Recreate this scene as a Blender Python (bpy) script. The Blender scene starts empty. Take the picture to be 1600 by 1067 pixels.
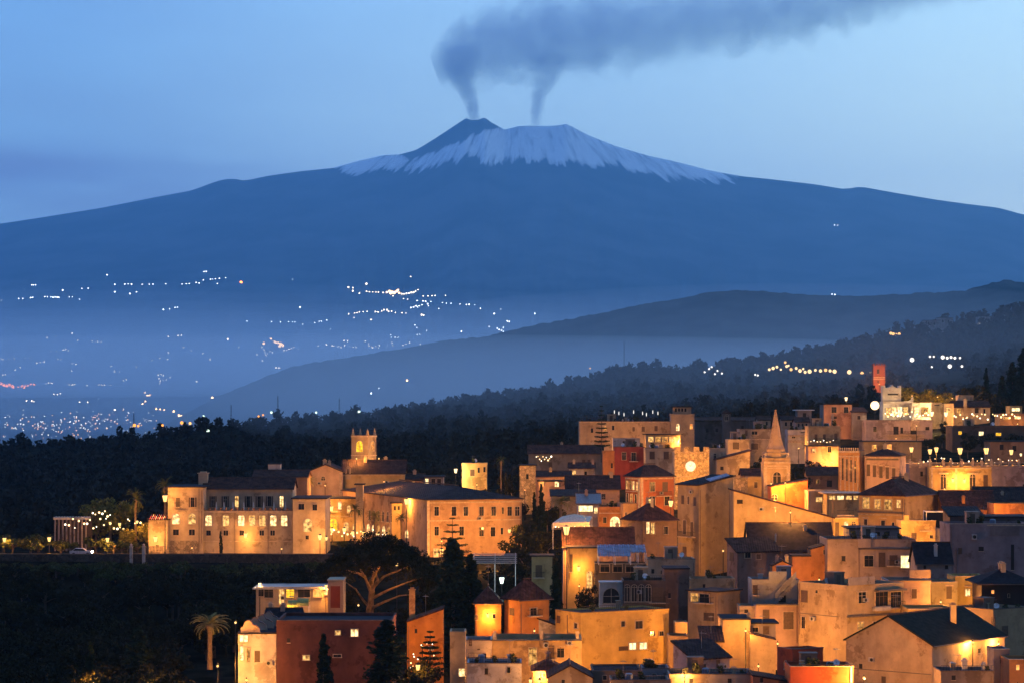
import bpy, math, random
import numpy as np
from mathutils import Vector, noise
R = math.radians
scene = bpy.context.scene
col = scene.collection

# ------------------------------------------------------------------ camera
F, CX, HY, CAMZ = 4000.0, 800.0, 628.0, 250.0        # focal length in photo pixels, centre column, horizon row, eye height
cd = bpy.data.cameras.new('camera'); cam = bpy.data.objects.new('camera', cd); col.objects.link(cam)
cam.location = (0, 0, CAMZ); cam.rotation_euler = (R(90), 0, 0)
cd.sensor_width = 36; cd.lens = 36 * F / 1600; cd.shift_y = (HY - 533.5) / 1600
cd.clip_start = 1; cd.clip_end = 200000
scene.camera = cam

# ------------------------------------------------------------------ dusk sky
w = bpy.data.worlds.new('World'); scene.world = w; w.use_nodes = True
nt = w.node_tree; nt.nodes.clear()
def nd(tree, kind, **kw):
    n = tree.nodes.new(kind)
    for k, v in kw.items(): setattr(n, k, v)
    return n
def ramp(tree, fac, stops, interp='LINEAR'):
    n = nd(tree, 'ShaderNodeValToRGB'); n.color_ramp.interpolation = interp
    e = n.color_ramp.elements
    while len(e) > 1: e.remove(e[-1])
    e[0].position = stops[0][0]; e[0].color = (*stops[0][1], 1)
    for p, c in stops[1:]:
        x = e.new(p); x.color = (*c, 1)
    tree.links.new(fac, n.inputs[0]); return n.outputs[0]
def mth(tree, op, a, b=None, c=None, clamp=False):
    n = nd(tree, 'ShaderNodeMath', operation=op, use_clamp=clamp)
    for i, v in enumerate((a, b, c)):
        if v is None: continue
        if isinstance(v, (int, float)): n.inputs[i].default_value = v
        else: tree.links.new(v, n.inputs[i])
    return n.outputs[0]
def mix(tree, fac, a, b, mode='MIX'):
    n = nd(tree, 'ShaderNodeMixRGB', blend_type=mode)
    for i, v in enumerate((fac, a, b)):
        if isinstance(v, (int, float)): n.inputs[i].default_value = v
        elif isinstance(v, tuple): n.inputs[i].default_value = (*v, 1)
        else: tree.links.new(v, n.inputs[i])
    return n.outputs[0]
SUN_EL, SUN_ROT = R(-3.0), R(62)                     # the sun has just set, to the right of the frame
sky = nd(nt, 'ShaderNodeTexSky', sky_type='NISHITA', sun_disc=False, sun_elevation=SUN_EL, sun_rotation=SUN_ROT)
tc = nd(nt, 'ShaderNodeTexCoord'); sp = nd(nt, 'ShaderNodeSeparateXYZ')
nt.links.new(tc.outputs['Generated'], sp.inputs[0])
el = mth(nt, 'MULTIPLY_ADD', sp.outputs['Z'], 1.0, 0.1)          # elevation + 0.1
dusk = ramp(nt, el, [(0.0, (.10, .17, .36)), (.10, (.42, .52, .66)), (.16, (.445, .57, .70)), (.21, (.40, .56, .73)),
                     (.25, (.34, .525, .76)), (.30, (.34, .57, 1.08)), (.45, (.28, .52, 1.22)), (1.0, (.19, .36, .78))])
side = mth(nt, 'MULTIPLY_ADD', sp.outputs['X'], 2.3, 0.46, clamp=True)  # brighter towards the sunset on the right
glow = ramp(nt, side, [(0, (.60, .80, .96)), (.45, (1.04, 1.15, 1.10)), (1.0, (1.68, 1.62, 1.26))], 'EASE')
behind = mth(nt, 'MULTIPLY_ADD', sp.outputs['Y'], 0.5, 0.5, clamp=True)
dusk = mix(nt, 1.0, dusk, glow, 'MULTIPLY')
dusk = mix(nt, 1.0, dusk, ramp(nt, behind, [(0, (.24, .22, .24)), (.35, (.30, .29, .32)), (.6, (.6, .6, .65)), (.9, (1, 1, 1))]), 'MULTIPLY')
# thin stretched cloud banks low on the left and high up
mp = nd(nt, 'ShaderNodeMapping'); mp.inputs['Scale'].default_value = (9, 9, 46)
nt.links.new(tc.outputs['Generated'], mp.inputs[0])
nz = nd(nt, 'ShaderNodeTexNoise'); nz.inputs['Scale'].default_value = 1.0; nz.inputs['Detail'].default_value = 4; nz.inputs['Roughness'].default_value = .45
nt.links.new(mp.outputs[0], nz.inputs[0])
bank = ramp(nt, el, [(.155, (0, 0, 0)), (.178, (1, 1, 1)), (.192, (1, 1, 1)), (.202, (.25, .25, .25)), (.235, (.2, .2, .2)), (.28, (.4, .4, .4))])
left = ramp(nt, sp.outputs['X'], [(0, (1, 1, 1)), (.04, (.25, .25, .25))])
leftm = mth(nt, 'MULTIPLY_ADD', sp.outputs['X'], -5.0, 0.15, clamp=True)
m = mth(nt, 'MULTIPLY', bank, leftm)
m = mth(nt, 'MULTIPLY', m, mth(nt, 'MULTIPLY_ADD', nz.outputs[0], 3.0, -0.85, clamp=True))
dusk = mix(nt, mth(nt, 'MULTIPLY', m, 0.8), dusk, (.155, .205, .39))
tint = mix(nt, 1.0, sky.outputs[0], (.30, .45, .75), 'MULTIPLY')
bg1 = nd(nt, 'ShaderNodeBackground'); nt.links.new(tint, bg1.inputs[0]); bg1.inputs[1].default_value = 0.05
bg2 = nd(nt, 'ShaderNodeBackground'); nt.links.new(dusk, bg2.inputs[0]); bg2.inputs[1].default_value = 1.0
ad = nd(nt, 'ShaderNodeAddShader'); out = nd(nt, 'ShaderNodeOutputWorld')
nt.links.new(bg1.outputs[0], ad.inputs[0]); nt.links.new(bg2.outputs[0], ad.inputs[1]); nt.links.new(ad.outputs[0], out.inputs[0])
w.cycles.sampling_method = 'MANUAL'; w.cycles.sample_map_resolution = 512

vs = scene.view_settings; vs.view_transform = 'Standard'; vs.look = 'None'; vs.gamma = 1; vs.use_curve_mapping = False; vs.exposure = 0.45
scene.render.engine = 'CYCLES'
cy = scene.cycles
cy.use_denoising = True; cy.use_adaptive_sampling = True; cy.adaptive_threshold = .015
cy.max_bounces = 5; cy.diffuse_bounces = 2; cy.glossy_bounces = 2; cy.transmission_bounces = 4; cy.volume_bounces = 3; cy.transparent_max_bounces = 8
cy.sample_clamp_indirect = 4; cy.caustics_reflective = False; cy.caustics_refractive = False
cy.volume_max_steps = 256

# ------------------------------------------------------------------ helpers
def K(px): return (px - CX) / F
def ZZ(py, d): return CAMZ + (HY - py) / F * d
def P(px, py, d): return Vector((K(px) * d, d, ZZ(py, d)))
def lerp_tab(tab, x):
    if x <= tab[0][0]: return tab[0][1]
    for (a, b), (c, e) in zip(tab, tab[1:]):
        if x <= c: return b + (e - b) * (x - a) / (c - a)
    return tab[-1][1]
def tag(o, label=None, cat=None, group=None, kind=None):
    if label: o['label'] = label
    if cat: o['category'] = cat
    if group: o['group'] = group
    if kind: o['kind'] = kind
    return o
def link(o, parent=None):
    col.objects.link(o)
    if parent is not None: o.parent = parent
    return o
def empty(name, loc, label, cat, group=None):
    o = bpy.data.objects.new(name, None); o.location = loc; o.empty_display_size = .5
    link(o); return tag(o, label, cat, group)

class MB:
    """collects faces, then links them as ONE mesh object"""
    def __init__(s): s.v, s.f = [], []
    def poly(s, pts):
        n = len(s.v); s.v += [tuple(p) for p in pts]; s.f.append(tuple(range(n, n + len(pts))))
    def quad(s, a, b, c, d): s.poly((a, b, c, d))
    def prism(s, low, high):
        n = len(low); b = len(s.v); s.v += [tuple(p) for p in low] + [tuple(p) for p in high]
        s.f.append(tuple(range(b + n - 1, b - 1, -1))); s.f.append(tuple(range(b + n, b + 2 * n)))
        for i in range(n):
            j = (i + 1) % n; s.f.append((b + i, b + j, b + n + j, b + n + i))
    def box(s, o, a, b, c):                            # corner + three edge vectors
        o, a, b, c = Vector(o), Vector(a), Vector(b), Vector(c)
        s.prism([o, o + a, o + a + b, o + b], [o + c, o + a + c, o + a + b + c, o + b + c])
    def cbox(s, x, y, z, sx, sy, sz): s.box((x - sx / 2, y - sy / 2, z), (sx, 0, 0), (0, sy, 0), (0, 0, sz))
    def tube(s, pts, rad, n=6, cap=True):
        pts = [Vector(p) for p in pts]; rings = []
        for i, p in enumerate(pts):
            t = (pts[min(i + 1, len(pts) - 1)] - pts[max(i - 1, 0)]).normalized()
            u = t.cross(Vector((0, 0, 1)));
            if u.length < 1e-3: u = Vector((1, 0, 0))
            u.normalize(); v = t.cross(u); r = rad[i] if hasattr(rad, '__len__') else rad
            b = len(s.v)
            for k in range(n):
                a = 2 * math.pi * k / n; s.v.append(tuple(p + u * (math.cos(a) * r) + v * (math.sin(a) * r)))
            rings.append(b)
        for a, b in zip(rings, rings[1:]):
            for k in range(n): s.f.append((a + k, a + (k + 1) % n, b + (k + 1) % n, b + k))
        if cap:
            s.f.append(tuple(range(rings[0], rings[0] + n))[::-1]); s.f.append(tuple(range(rings[-1], rings[-1] + n)))
    def lathe(s, c, prof, n=10):                       # prof: (r, z)
        c = Vector(c); rings = []
        for r, z in prof:
            b = len(s.v); rings.append(b)
            for k in range(n):
                a = 2 * math.pi * (k + .5) / n; s.v.append((c.x + r * math.cos(a), c.y + r * math.sin(a), c.z + z))
        for a, b in zip(rings, rings[1:]):
            for k in range(n): s.f.append((a + k, a + (k + 1) % n, b + (k + 1) % n, b + k))
        s.f.append(tuple(range(rings[0], rings[0] + n))[::-1]); s.f.append(tuple(range(rings[-1], rings[-1] + n)))
    def ball(s, c, r, n=8, m=6, sz=1.0):
        s.lathe(c, [(max(1e-3, r * math.sin(math.pi * i / m)), -r * sz * math.cos(math.pi * i / m)) for i in range(m + 1)], n)
    def mesh(s, name, mat, org=None, smooth=False):
        me = bpy.data.meshes.new(name)
        if org is not None: s.v = [(x - org[0], y - org[1], z - org[2]) for x, y, z in s.v]
        me.from_pydata(s.v, [], s.f); me.materials.append(mat)
        if smooth: me.polygons.foreach_set('use_smooth', [True] * len(me.polygons))
        me.update(); return me
    def build(s, name, mat, parent=None, org=None, smooth=False):
        o = bpy.data.objects.new(name, s.mesh(name, mat, org, smooth)); return link(o, parent)

# ------------------------------------------------------------------ materials
_mats = {}
def mat_new(name):
    m = bpy.data.materials.new(name); m.use_nodes = True; t = m.node_tree
    return m, t, t.nodes['Principled BSDF']
def plaster(c, dirt=.28, rough=.9):
    key = ('p', tuple(round(x, 3) for x in c), dirt)
    if key in _mats: return _mats[key]
    m, t, b = mat_new('plaster'); tc = nd(t, 'ShaderNodeTexCoord')
    oi = nd(t, 'ShaderNodeObjectInfo')
    n1 = nd(t, 'ShaderNodeTexNoise'); n1.inputs['Scale'].default_value = .35; n1.inputs['Detail'].default_value = 6; n1.inputs['Roughness'].default_value = .65
    mp = nd(t, 'ShaderNodeMapping'); mp.inputs['Scale'].default_value = (.6, .6, .12)
    n2 = nd(t, 'ShaderNodeTexNoise'); n2.inputs['Scale'].default_value = .9; n2.inputs['Detail'].default_value = 5
    va = nd(t, 'ShaderNodeVectorMath', operation='ADD'); t.links.new(tc.outputs['Object'], va.inputs[0]); t.links.new(oi.outputs['Random'], va.inputs[1])
    t.links.new(va.outputs[0], n1.inputs[0]); t.links.new(va.outputs[0], mp.inputs[0]); t.links.new(mp.outputs[0], n2.inputs[0])
    d1 = ramp(t, n1.outputs[0], [(.35, (1 - dirt,) * 3), (.6, (1, 1, 1)), (.8, (1.08, 1.06, 1.02))])
    d2 = ramp(t, n2.outputs[0], [(.34, (1 - dirt * .7, 1 - dirt * .72, 1 - dirt * .75)), (.6, (1, 1, 1))])
    cc = mix(t, 1, mix(t, 1, tuple(x * .8 for x in c), d1, 'MULTIPLY'), d2, 'MULTIPLY')
    n4 = nd(t, 'ShaderNodeTexNoise'); n4.inputs['Scale'].default_value = .22; n4.inputs['Detail'].default_value = 9; n4.inputs['Roughness'].default_value = .7; v4 = nd(t, 'ShaderNodeVectorMath', operation='ADD'); t.links.new(va.outputs[0], v4.inputs[0]); v4.inputs[1].default_value = (31, 7, 3); t.links.new(v4.outputs[0], n4.inputs[0])
    cc = mix(t, 1, cc, ramp(t, n4.outputs[0], [(.40, (.66, .62, .58)), (.44, (1, 1, 1)), (.60, (1, 1, 1)), (.63, (1.16, 1.14, 1.1))]), 'MULTIPLY')
    t.links.new(cc, b.inputs['Base Color']); b.inputs['Roughness'].default_value = rough; b.inputs['Specular IOR Level'].default_value = .12
    n3 = nd(t, 'ShaderNodeTexNoise'); n3.inputs['Scale'].default_value = 2.2; n3.inputs['Detail'].default_value = 8
    t.links.new(va.outputs[0], n3.inputs[0]); bp = nd(t, 'ShaderNodeBump'); bp.inputs['Strength'].default_value = .35; bp.inputs['Distance'].default_value = .08
    t.links.new(n3.outputs[0], bp.inputs['Height']); t.links.new(bp.outputs[0], b.inputs['Normal'])
    _mats[key] = m; return m
def stone(c, sc=1.6):
    key = ('s', tuple(c), sc)
    if key in _mats: return _mats[key]
    m, t, b = mat_new('rubble_stone'); tc = nd(t, 'ShaderNodeTexCoord')
    v = nd(t, 'ShaderNodeTexVoronoi'); v.inputs['Scale'].default_value = sc; t.links.new(tc.outputs['Object'], v.inputs[0])
    v2 = nd(t, 'ShaderNodeTexVoronoi', feature='DISTANCE_TO_EDGE'); v2.inputs['Scale'].default_value = sc; t.links.new(tc.outputs['Object'], v2.inputs[0])
    hs = nd(t, 'ShaderNodeSeparateColor'); t.links.new(v.outputs['Color'], hs.inputs[0])
    k = ramp(t, hs.outputs[0], [(0, (.5, .48, .45)), (1, (1.15, 1.1, 1.05))])
    g = ramp(t, v2.outputs['Distance'], [(0, (.45, .45, .45)), (.08, (1, 1, 1))])
    t.links.new(mix(t, 1, mix(t, 1, tuple(c), k, 'MULTIPLY'), g, 'MULTIPLY'), b.inputs['Base Color']); b.inputs['Roughness'].default_value = .95
    bp = nd(t, 'ShaderNodeBump'); bp.inputs['Strength'].default_value = .6; bp.inputs['Distance'].default_value = .1
    t.links.new(g, bp.inputs['Height']); t.links.new(bp.outputs[0], b.inputs['Normal'])
    _mats[key] = m; return m
def tiles(c=(.048, .024, .019)):
    key = ('t', tuple(c))
    if key in _mats: return _mats[key]
    m, t, b = mat_new('roof_tiles'); tc = nd(t, 'ShaderNodeTexCoord')
    n1 = nd(t, 'ShaderNodeTexNoise'); n1.inputs['Scale'].default_value = .8; n1.inputs['Detail'].default_value = 7; t.links.new(tc.outputs['Object'], n1.inputs[0])
    v = nd(t, 'ShaderNodeTexVoronoi'); v.inputs['Scale'].default_value = 2.6; t.links.new(tc.outputs['Object'], v.inputs[0])
    hs = nd(t, 'ShaderNodeSeparateColor'); t.links.new(v.outputs['Color'], hs.inputs[0])
    k = ramp(t, n1.outputs[0], [(.3, (.5, .5, .52)), (.7, (1.35, 1.25, 1.15))]); k2 = ramp(t, hs.outputs[0], [(0, (.7, .7, .7)), (1, (1.3, 1.3, 1.3))])
    t.links.new(mix(t, 1, mix(t, 1, tuple(x * 1.25 for x in c), k, 'MULTIPLY'), k2, 'MULTIPLY'), b.inputs['Base Color']); b.inputs['Roughness'].default_value = .95; b.inputs['Specular IOR Level'].default_value = .06
    wv = nd(t, 'ShaderNodeTexWave', wave_type='BANDS', bands_direction='X'); wv.inputs['Scale'].default_value = .75; wv.inputs['Distortion'].default_value = .6
    t.links.new(tc.outputs['Object'], wv.inputs[0]); bp = nd(t, 'ShaderNodeBump'); bp.inputs['Strength'].default_value = .8; bp.inputs['Distance'].default_value = .08
    t.links.new(wv.outputs[0], bp.inputs['Height']); t.links.new(bp.outputs[0], b.inputs['Normal'])
    _mats[key] = m; return m
def plain(name, c, rough=.7, metal=0., var=.25, sc=3.0, spec=.5):
    key = (name, tuple(c))
    if key in _mats: return _mats[key]
    m, t, b = mat_new(name); tc = nd(t, 'ShaderNodeTexCoord'); n1 = nd(t, 'ShaderNodeTexNoise'); n1.inputs['Scale'].default_value = sc; n1.inputs['Detail'].default_value = 4
    t.links.new(tc.outputs['Object'], n1.inputs[0]); k = ramp(t, n1.outputs[0], [(.3, (1 - var,) * 3), (.7, (1 + var,) * 3)])
    t.links.new(mix(t, 1, tuple(c), k, 'MULTIPLY'), b.inputs['Base Color'])
    b.inputs['Roughness'].default_value = rough; b.inputs['Metallic'].default_value = metal; b.inputs['Specular IOR Level'].default_value = spec
    _mats[key] = m; return m
def foliage(c, var=.5):
    key = ('f', tuple(c))
    if key in _mats: return _mats[key]
    m, t, b = mat_new('foliage'); tc = nd(t, 'ShaderNodeTexCoord'); n1 = nd(t, 'ShaderNodeTexNoise'); n1.inputs['Scale'].default_value = .9; n1.inputs['Detail'].default_value = 5
    t.links.new(tc.outputs['Object'], n1.inputs[0]); k = ramp(t, n1.outputs[0], [(.3, (1 - var, 1 - var, 1 - var)), (.7, (1 + var, 1 + var * .9, 1 + var * .5))])
    t.links.new(mix(t, 1, tuple(c), k, 'MULTIPLY'), b.inputs['Base Color']); b.inputs['Roughness'].default_value = .9; b.inputs['Specular IOR Level'].default_value = .04
    _mats[key] = m; return m
def emit(name, c, s, patt=0.0, sampling=None):
    key = (name, tuple(c), s)
    if key in _mats: return _mats[key]
    m = bpy.data.materials.new(name); m.use_nodes = True; t = m.node_tree; t.nodes.clear()
    e = nd(t, 'ShaderNodeEmission'); o = nd(t, 'ShaderNodeOutputMaterial'); t.links.new(e.outputs[0], o.inputs[0]); e.inputs[1].default_value = s
    e.inputs[0].default_value = (*c, 1)
    if patt:
        tc = nd(t, 'ShaderNodeTexCoord'); n1 = nd(t, 'ShaderNodeTexNoise'); n1.inputs['Scale'].default_value = 1.7; n1.inputs['Detail'].default_value = 3
        t.links.new(tc.outputs['Object'], n1.inputs[0]); k = ramp(t, n1.outputs[0], [(.36, (1 - patt, (1 - patt) * .8, (1 - patt) * .6)), (.62, (1, 1, 1))])
        t.links.new(mix(t, 1, tuple(c), k, 'MULTIPLY'), e.inputs[0])
    if sampling: m.cycles.emission_sampling = sampling
    _mats[key] = m; return m

# ------------------------------------------------------------------ far terrain: the volcano, the blue ridge, the town's own hill
SIL = [(-900, 470), (-400, 410), (-100, 362), (0, 350), (60, 341), (160, 325), (240, 309), (300, 298), (340, 283), (362, 279), (382, 283), (420, 275), (470, 268), (520, 263), (560, 252),
       (600, 243), (625, 242), (650, 236), (680, 220), (705, 206), (728, 192), (736, 195), (748, 194), (757, 190), (768, 197), (788, 206), (798, 203), (810, 199), (830, 197.5), (860, 197.5),
       (875, 196), (885, 194), (897, 200), (920, 212), (960, 228), (1010, 243), (1060, 254), (1110, 267), (1160, 276), (1200, 280), (1270, 288), (1320, 296), (1345, 292), (1372, 297), (1400, 302),
       (1460, 312), (1510, 319), (1560, 325), (1600, 336), (1800, 375), (2200, 450), (2600, 520)]
D0, D1 = 12000.0, 28000.0
def fbm(x, y, o=4):
    return noise.fractal(Vector((x, y, 3.7)), 1.0, 2.0, o)
def etna_z(px, d):
    top = ZZ(lerp_tab(SIL, px), D1); s = (d - D0) / (D1 - D0)
    if s > 1: return top - (d - D1) * .22
    s = max(0, s); g = .30 * s + .70 * s ** 2.3
    z = 30 + (top - 30) * g
    a = math.sin(math.pi * s) ** .8
    z += a * 55 * fbm(px / 130 + fbm(px / 300, d / 5000) * .6, d / 7000) + a * 34 * fbm(px / 24, d / 3200)
    dx = (px - 733) / 62; ds = (s - .93) / .085       # the dark fore-cone below the left summit
    return z + 95 * math.exp(-dx * dx - ds * ds)
def grid(name, cols, rows, zf, mat, kind='structure'):
    vs_ = [(K(px) * d, d, zf(px, d)) for d in rows for px in cols]; n = len(cols)
    fs = [(j * n + i, j * n + i + 1, (j + 1) * n + i + 1, (j + 1) * n + i) for j in range(len(rows) - 1) for i in range(n - 1)]
    me = bpy.data.meshes.new(name); me.from_pydata(vs_, [], fs); me.materials.append(mat)
    me.polygons.foreach_set('use_smooth', [True] * len(fs)); me.update()
    o = bpy.data.objects.new(name, me); link(o); tag(o, kind=kind); return o
ecols = list(range(-880, 500, 12)) + [x * 4 for x in range(125, 301)] + list(range(1208, 2580, 12))
erows = [D0 + (D1 - D0) * (i / 74) ** .9 for i in range(75)] + [29000, 31000, 34000]
me_, te, be = mat_new('lava_slope')
tce = nd(te, 'ShaderNodeTexCoord'); ge = nd(te, 'ShaderNodeNewGeometry')
ne = nd(te, 'ShaderNodeTexNoise'); ne.inputs['Scale'].default_value = .0016; ne.inputs['Detail'].default_value = 8; te.links.new(tce.outputs['Object'], ne.inputs[0])
rock = ramp(te, ne.outputs[0], [(.38, (.008, .014, .024)), (.62, (.055, .065, .075))])
at = nd(te, 'ShaderNodeAttribute', attribute_name='snow')
fan = nd(te, 'ShaderNodeAttribute', attribute_name='fan'); fall = nd(te, 'ShaderNodeAttribute', attribute_name='fall'); cmb = nd(te, 'ShaderNodeCombineXYZ')
te.links.new(fan.outputs['Fac'], cmb.inputs[0]); te.links.new(fall.outputs['Fac'], cmb.inputs[1])
ns = nd(te, 'ShaderNodeTexNoise'); ns.inputs['Scale'].default_value = 1.0; ns.inputs['Detail'].default_value = 7; ns.inputs['Roughness'].default_value = .66; te.links.new(cmb.outputs[0], ns.inputs[0])
sn = mth(te, 'MULTIPLY_ADD', ns.outputs[0], 2.6, -1.3); sn = mth(te, 'ADD', at.outputs['Fac'], sn)
snm = ramp(te, sn, [(.40, (0, 0, 0)), (.56, (.6, .6, .6)), (.85, (1, 1, 1))])
te.links.new(mix(te, snm, rock, (.97, .95, .91)), be.inputs['Base Color']); be.inputs['Roughness'].default_value = .95; be.inputs['Specular IOR Level'].default_value = .1
etna = grid('volcano', ecols, erows, etna_z, me_)
tag(etna, 'snow capped volcano with two smoking craters on the horizon', 'volcano')
SNOWLINE = [(480, 255), (520, 268), (560, 274), (600, 262), (630, 268), (660, 266), (690, 256), (720, 248), (735, 244), (752, 252), (768, 264), (782, 254), (800, 249), (850, 252), (880, 254), (920, 258), (960, 261),
            (1000, 268), (1030, 274), (1080, 280), (1130, 288), (1160, 291), (1200, 285), (1230, 280)]
def snow_at(px, py):
    if px < 480 or px > 1225: return -2
    s = (lerp_tab(SNOWLINE, px) - py) / 20 + .5
    if s < -.45: return -2
    s = min(.86, s)
    if px < 540: s -= (540 - px) / 45
    if px > 1120: s -= (px - 1120) / 80
    if 600 < px < 800:                                 # the bare dark cone
        lim = lerp_tab([(600, 225), (622, 240), (640, 249), (660, 243), (680, 235), (700, 227), (720, 221), (735, 214), (755, 206), (775, 201), (790, 196), (800, 190)], px)
        s = min(s, max(-.3, (py - lim) / 10 + .5))
    return s
sv = []
for v in etna.data.vertices:
    d = v.co.y
    sv.append(snow_at(CX + F * v.co.x / d, HY - F * (v.co.z - CAMZ) / d) if d <= D1 + 1 else -.3)
fa, fl_ = [], []
for v in etna.data.vertices:
    d = v.co.y; px_, py_ = CX + F * v.co.x / d, HY - F * (v.co.z - CAMZ) / d; q_ = max(40, py_ - 60); fa.append((px_ - 815) / q_ * 190 * .085); fl_.append(py_ * .022)
for n_, l_ in (('fan', fa), ('fall', fl_)): etna.data.attributes.new(n_, 'FLOAT', 'POINT').data.foreach_set('value', l_)
a_ = etna.data.attributes.new('snow', 'FLOAT', 'POINT'); a_.data.foreach_set('value', sv)
def etna_hit(px, py):
    """distance at which the volcano's slope shows at this pixel"""
    prev = D0
    for i in range(1, 161):
        d = D0 + (D1 - D0) * i / 160
        if HY - F * (etna_z(px, d) - CAMZ) / d < py: return prev
        prev = d
    return D1

RID = [(-900, 760), (0, 740), (150, 705), (250, 668), (330, 624), (400, 594), (456, 572), (600, 549), (700, 531), (760, 526), (800, 516), (860, 503), (900, 497), (950, 488), (1000, 476), (1060, 468), (1100, 458), (1130, 454), (1200, 456), (1270, 461),
       (1350, 463), (1400, 460), (1500, 455), (1540, 445), (1570, 437), (1600, 441), (1700, 452), (2200, 430), (2600, 430)]
def ridge_z(px, d):
    top = ZZ(lerp_tab(RID, px), 7000) ; s = (d - 4200) / 2800
    if s > 1: return top - (d - 7000) * .35
    z = -60 + (top + 60) * max(0, s) ** 1.3
    return z + 22 * fbm(px / 60, d / 700) * math.sin(math.pi * min(1, max(0, s))) + 4 * fbm(px / 9, d / 90)
mr, tr, br = mat_new('wooded_ridge'); tcr = nd(tr, 'ShaderNodeTexCoord'); nr = nd(tr, 'ShaderNodeTexNoise'); nr.inputs['Scale'].default_value = .012; nr.inputs['Detail'].default_value = 8
tr.links.new(tcr.outputs['Object'], nr.inputs[0]); tr.links.new(ramp(tr, nr.outputs[0], [(.35, (.010, .015, .012)), (.65, (.045, .05, .042))]), br.inputs['Base Color']); br.inputs['Roughness'].default_value = 1; br.inputs['Specular IOR Level'].default_value = .05
grid('far_ridge', list(range(-880, 2580, 6)), [4200 + 2800 * i / 30 for i in range(31)] + [7300, 8000, 9000], ridge_z, mr)
# low plain that closes the gap between the ridge and the volcano, and runs on past both sides
pl = MB(); pl.quad((-40000, -3000, -62), (40000, -3000, -62), (40000, 60000, -62), (-40000, 60000, -62))
tag(pl.build('ground', mr), kind='structure')

GROWS = [200, 260, 330, 380, 430, 474, 500, 540, 600, 660, 740, 900, 1100, 1500, 1900, 2600]
GCOLS = [-500, 0, 400, 800, 1200, 1600, 2100]
GTAB = [[1400, 1380, 1360, 1350, 1340, 1340, 1340], [1300, 1270, 1240, 1210, 1190, 1190, 1190], [1190, 1170, 1150, 1145, 1140, 1135, 1130], [1115, 1100, 1095, 1092, 1085, 1078, 1070],
        [1035, 1025, 1018, 1000, 990, 980, 975], [910, 905, 910, 918, 912, 905, 900], [862, 864, 866, 872, 858, 848, 840], [860, 855, 850, 836, 810, 800, 790], [845, 835, 822, 785, 755, 742, 730],
        [830, 818, 800, 748, 712, 700, 690], [810, 800, 770, 712, 675, 655, 640], [775, 755, 716, 676, 648, 606, 590], [735, 706, 668, 640, 604, 562, 520], [800, 775, 715, 626, 568, 484, 440],
        [930, 900, 800, 700, 660, 600, 560], [1000, 1000, 900, 850, 800, 760, 720]]
CREST = [(-500, 730), (0, 696), (60, 688), (120, 678), (180, 670), (240, 662), (300, 662), (380, 652), (470, 644), (540, 642), (600, 632), (700, 623), (800, 616), (850, 609), (868, 596), (960, 574), (1000, 573), (1060, 571), (1200, 562),
         (1260, 548), (1340, 530), (1400, 524), (1440, 512), (1500, 492), (1560, 478), (1600, 472), (2100, 420)]
def G(x, y):
    """ground height of the town's hillside"""
    d = max(200.0, min(2600.0, y)); px = CX + F * x / y
    i = max(j for j in range(len(GROWS) - 1) if GROWS[j] <= d); t = (d - GROWS[i]) / (GROWS[i + 1] - GROWS[i])
    px = max(-500, min(2100, px)); k = max(j for j in range(len(GCOLS) - 1) if GCOLS[j] <= px); u = (px - GCOLS[k]) / (GCOLS[k + 1] - GCOLS[k])
    A = GTAB[i][k] * (1 - u) + GTAB[i][k + 1] * u; B = GTAB[i + 1][k] * (1 - u) + GTAB[i + 1][k + 1] * u
    za, zb = ZZ(A, GROWS[i]), ZZ(B, GROWS[i + 1])
    return za + (zb - za) * t + 5.5 * math.exp(-((px - 985) / 80) ** 2 - ((d - 1500) / 250) ** 2)
def hill_z(px, d):
    x = K(px) * d; z = G(x, d)
    if d > 700: z += 3.0 * fbm(x / 60, d / 60)
    return z
me2, t2, b2 = mat_new('hillside_earth'); tc2 = nd(t2, 'ShaderNodeTexCoord'); n2_ = nd(t2, 'ShaderNodeTexNoise'); n2_.inputs['Scale'].default_value = .25; n2_.inputs['Detail'].default_value = 8
t2.links.new(tc2.outputs['Object'], n2_.inputs[0]); t2.links.new(ramp(t2, n2_.outputs[0], [(.35, (.006, .007, .005)), (.65, (.022, .020, .014))]), b2.inputs['Base Color']); b2.inputs['Roughness'].default_value = 1; b2.inputs['Specular IOR Level'].default_value = 0
hrows = sorted(set(GROWS + list(range(200, 760, 12)) + list(range(760, 1900, 30)) + [2000, 2200, 2400]))
grid('hillside', list(range(-500, 2110, 12)), hrows, hill_z, me2)
# ------------------------------------------------------------------ buildings
CR, WH, PK, OR, RD, TN, GY, BR, MA, YE = (.60, .47, .31), (.66, .60, .53), (.56, .38, .28), (.60, .27, .10), (.42, .09, .05), (.50, .38, .24), (.34, .29, .27), (.27, .18, .13), (.20, .07, .06), (.66, .47, .20)
ROOF = tiles(); ROOF2 = tiles((.030, .021, .021)); DECK = plain('roof_felt', (.024, .023, .028), .95, 0, .3, 1.2, .06)
GLASS = plain('dark_glass', (.012, .014, .018), .12, 0, .1, 1, .3); SHUT = plain('shutter_wood', (.075, .042, .022), .6); SHUTG = plain('green_shutter', (.05, .065, .045), .6)
TRIM = plain('pale_trim', (.42, .33, .23), .85, 0, .3, 2, .1); WOODF = plain('window_wood', (.11, .07, .045), .7, 0, .3, 2, .2); SILVER = plain('dull_metal', (.16, .16, .17), .5, .3); ACM = plain('air_con_grey', (.30, .28, .26), .6); DARKM = plain('dark_metal', (.02, .02, .022), .45, .6); WHITEM = plain('white_metal', (.66, .66, .66), .5, .1); HOLE_SHADE = plain('opening_shade', (.014, .011, .009), .9)  # last one: near-black sheet colour imitating the shade inside openings
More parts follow.
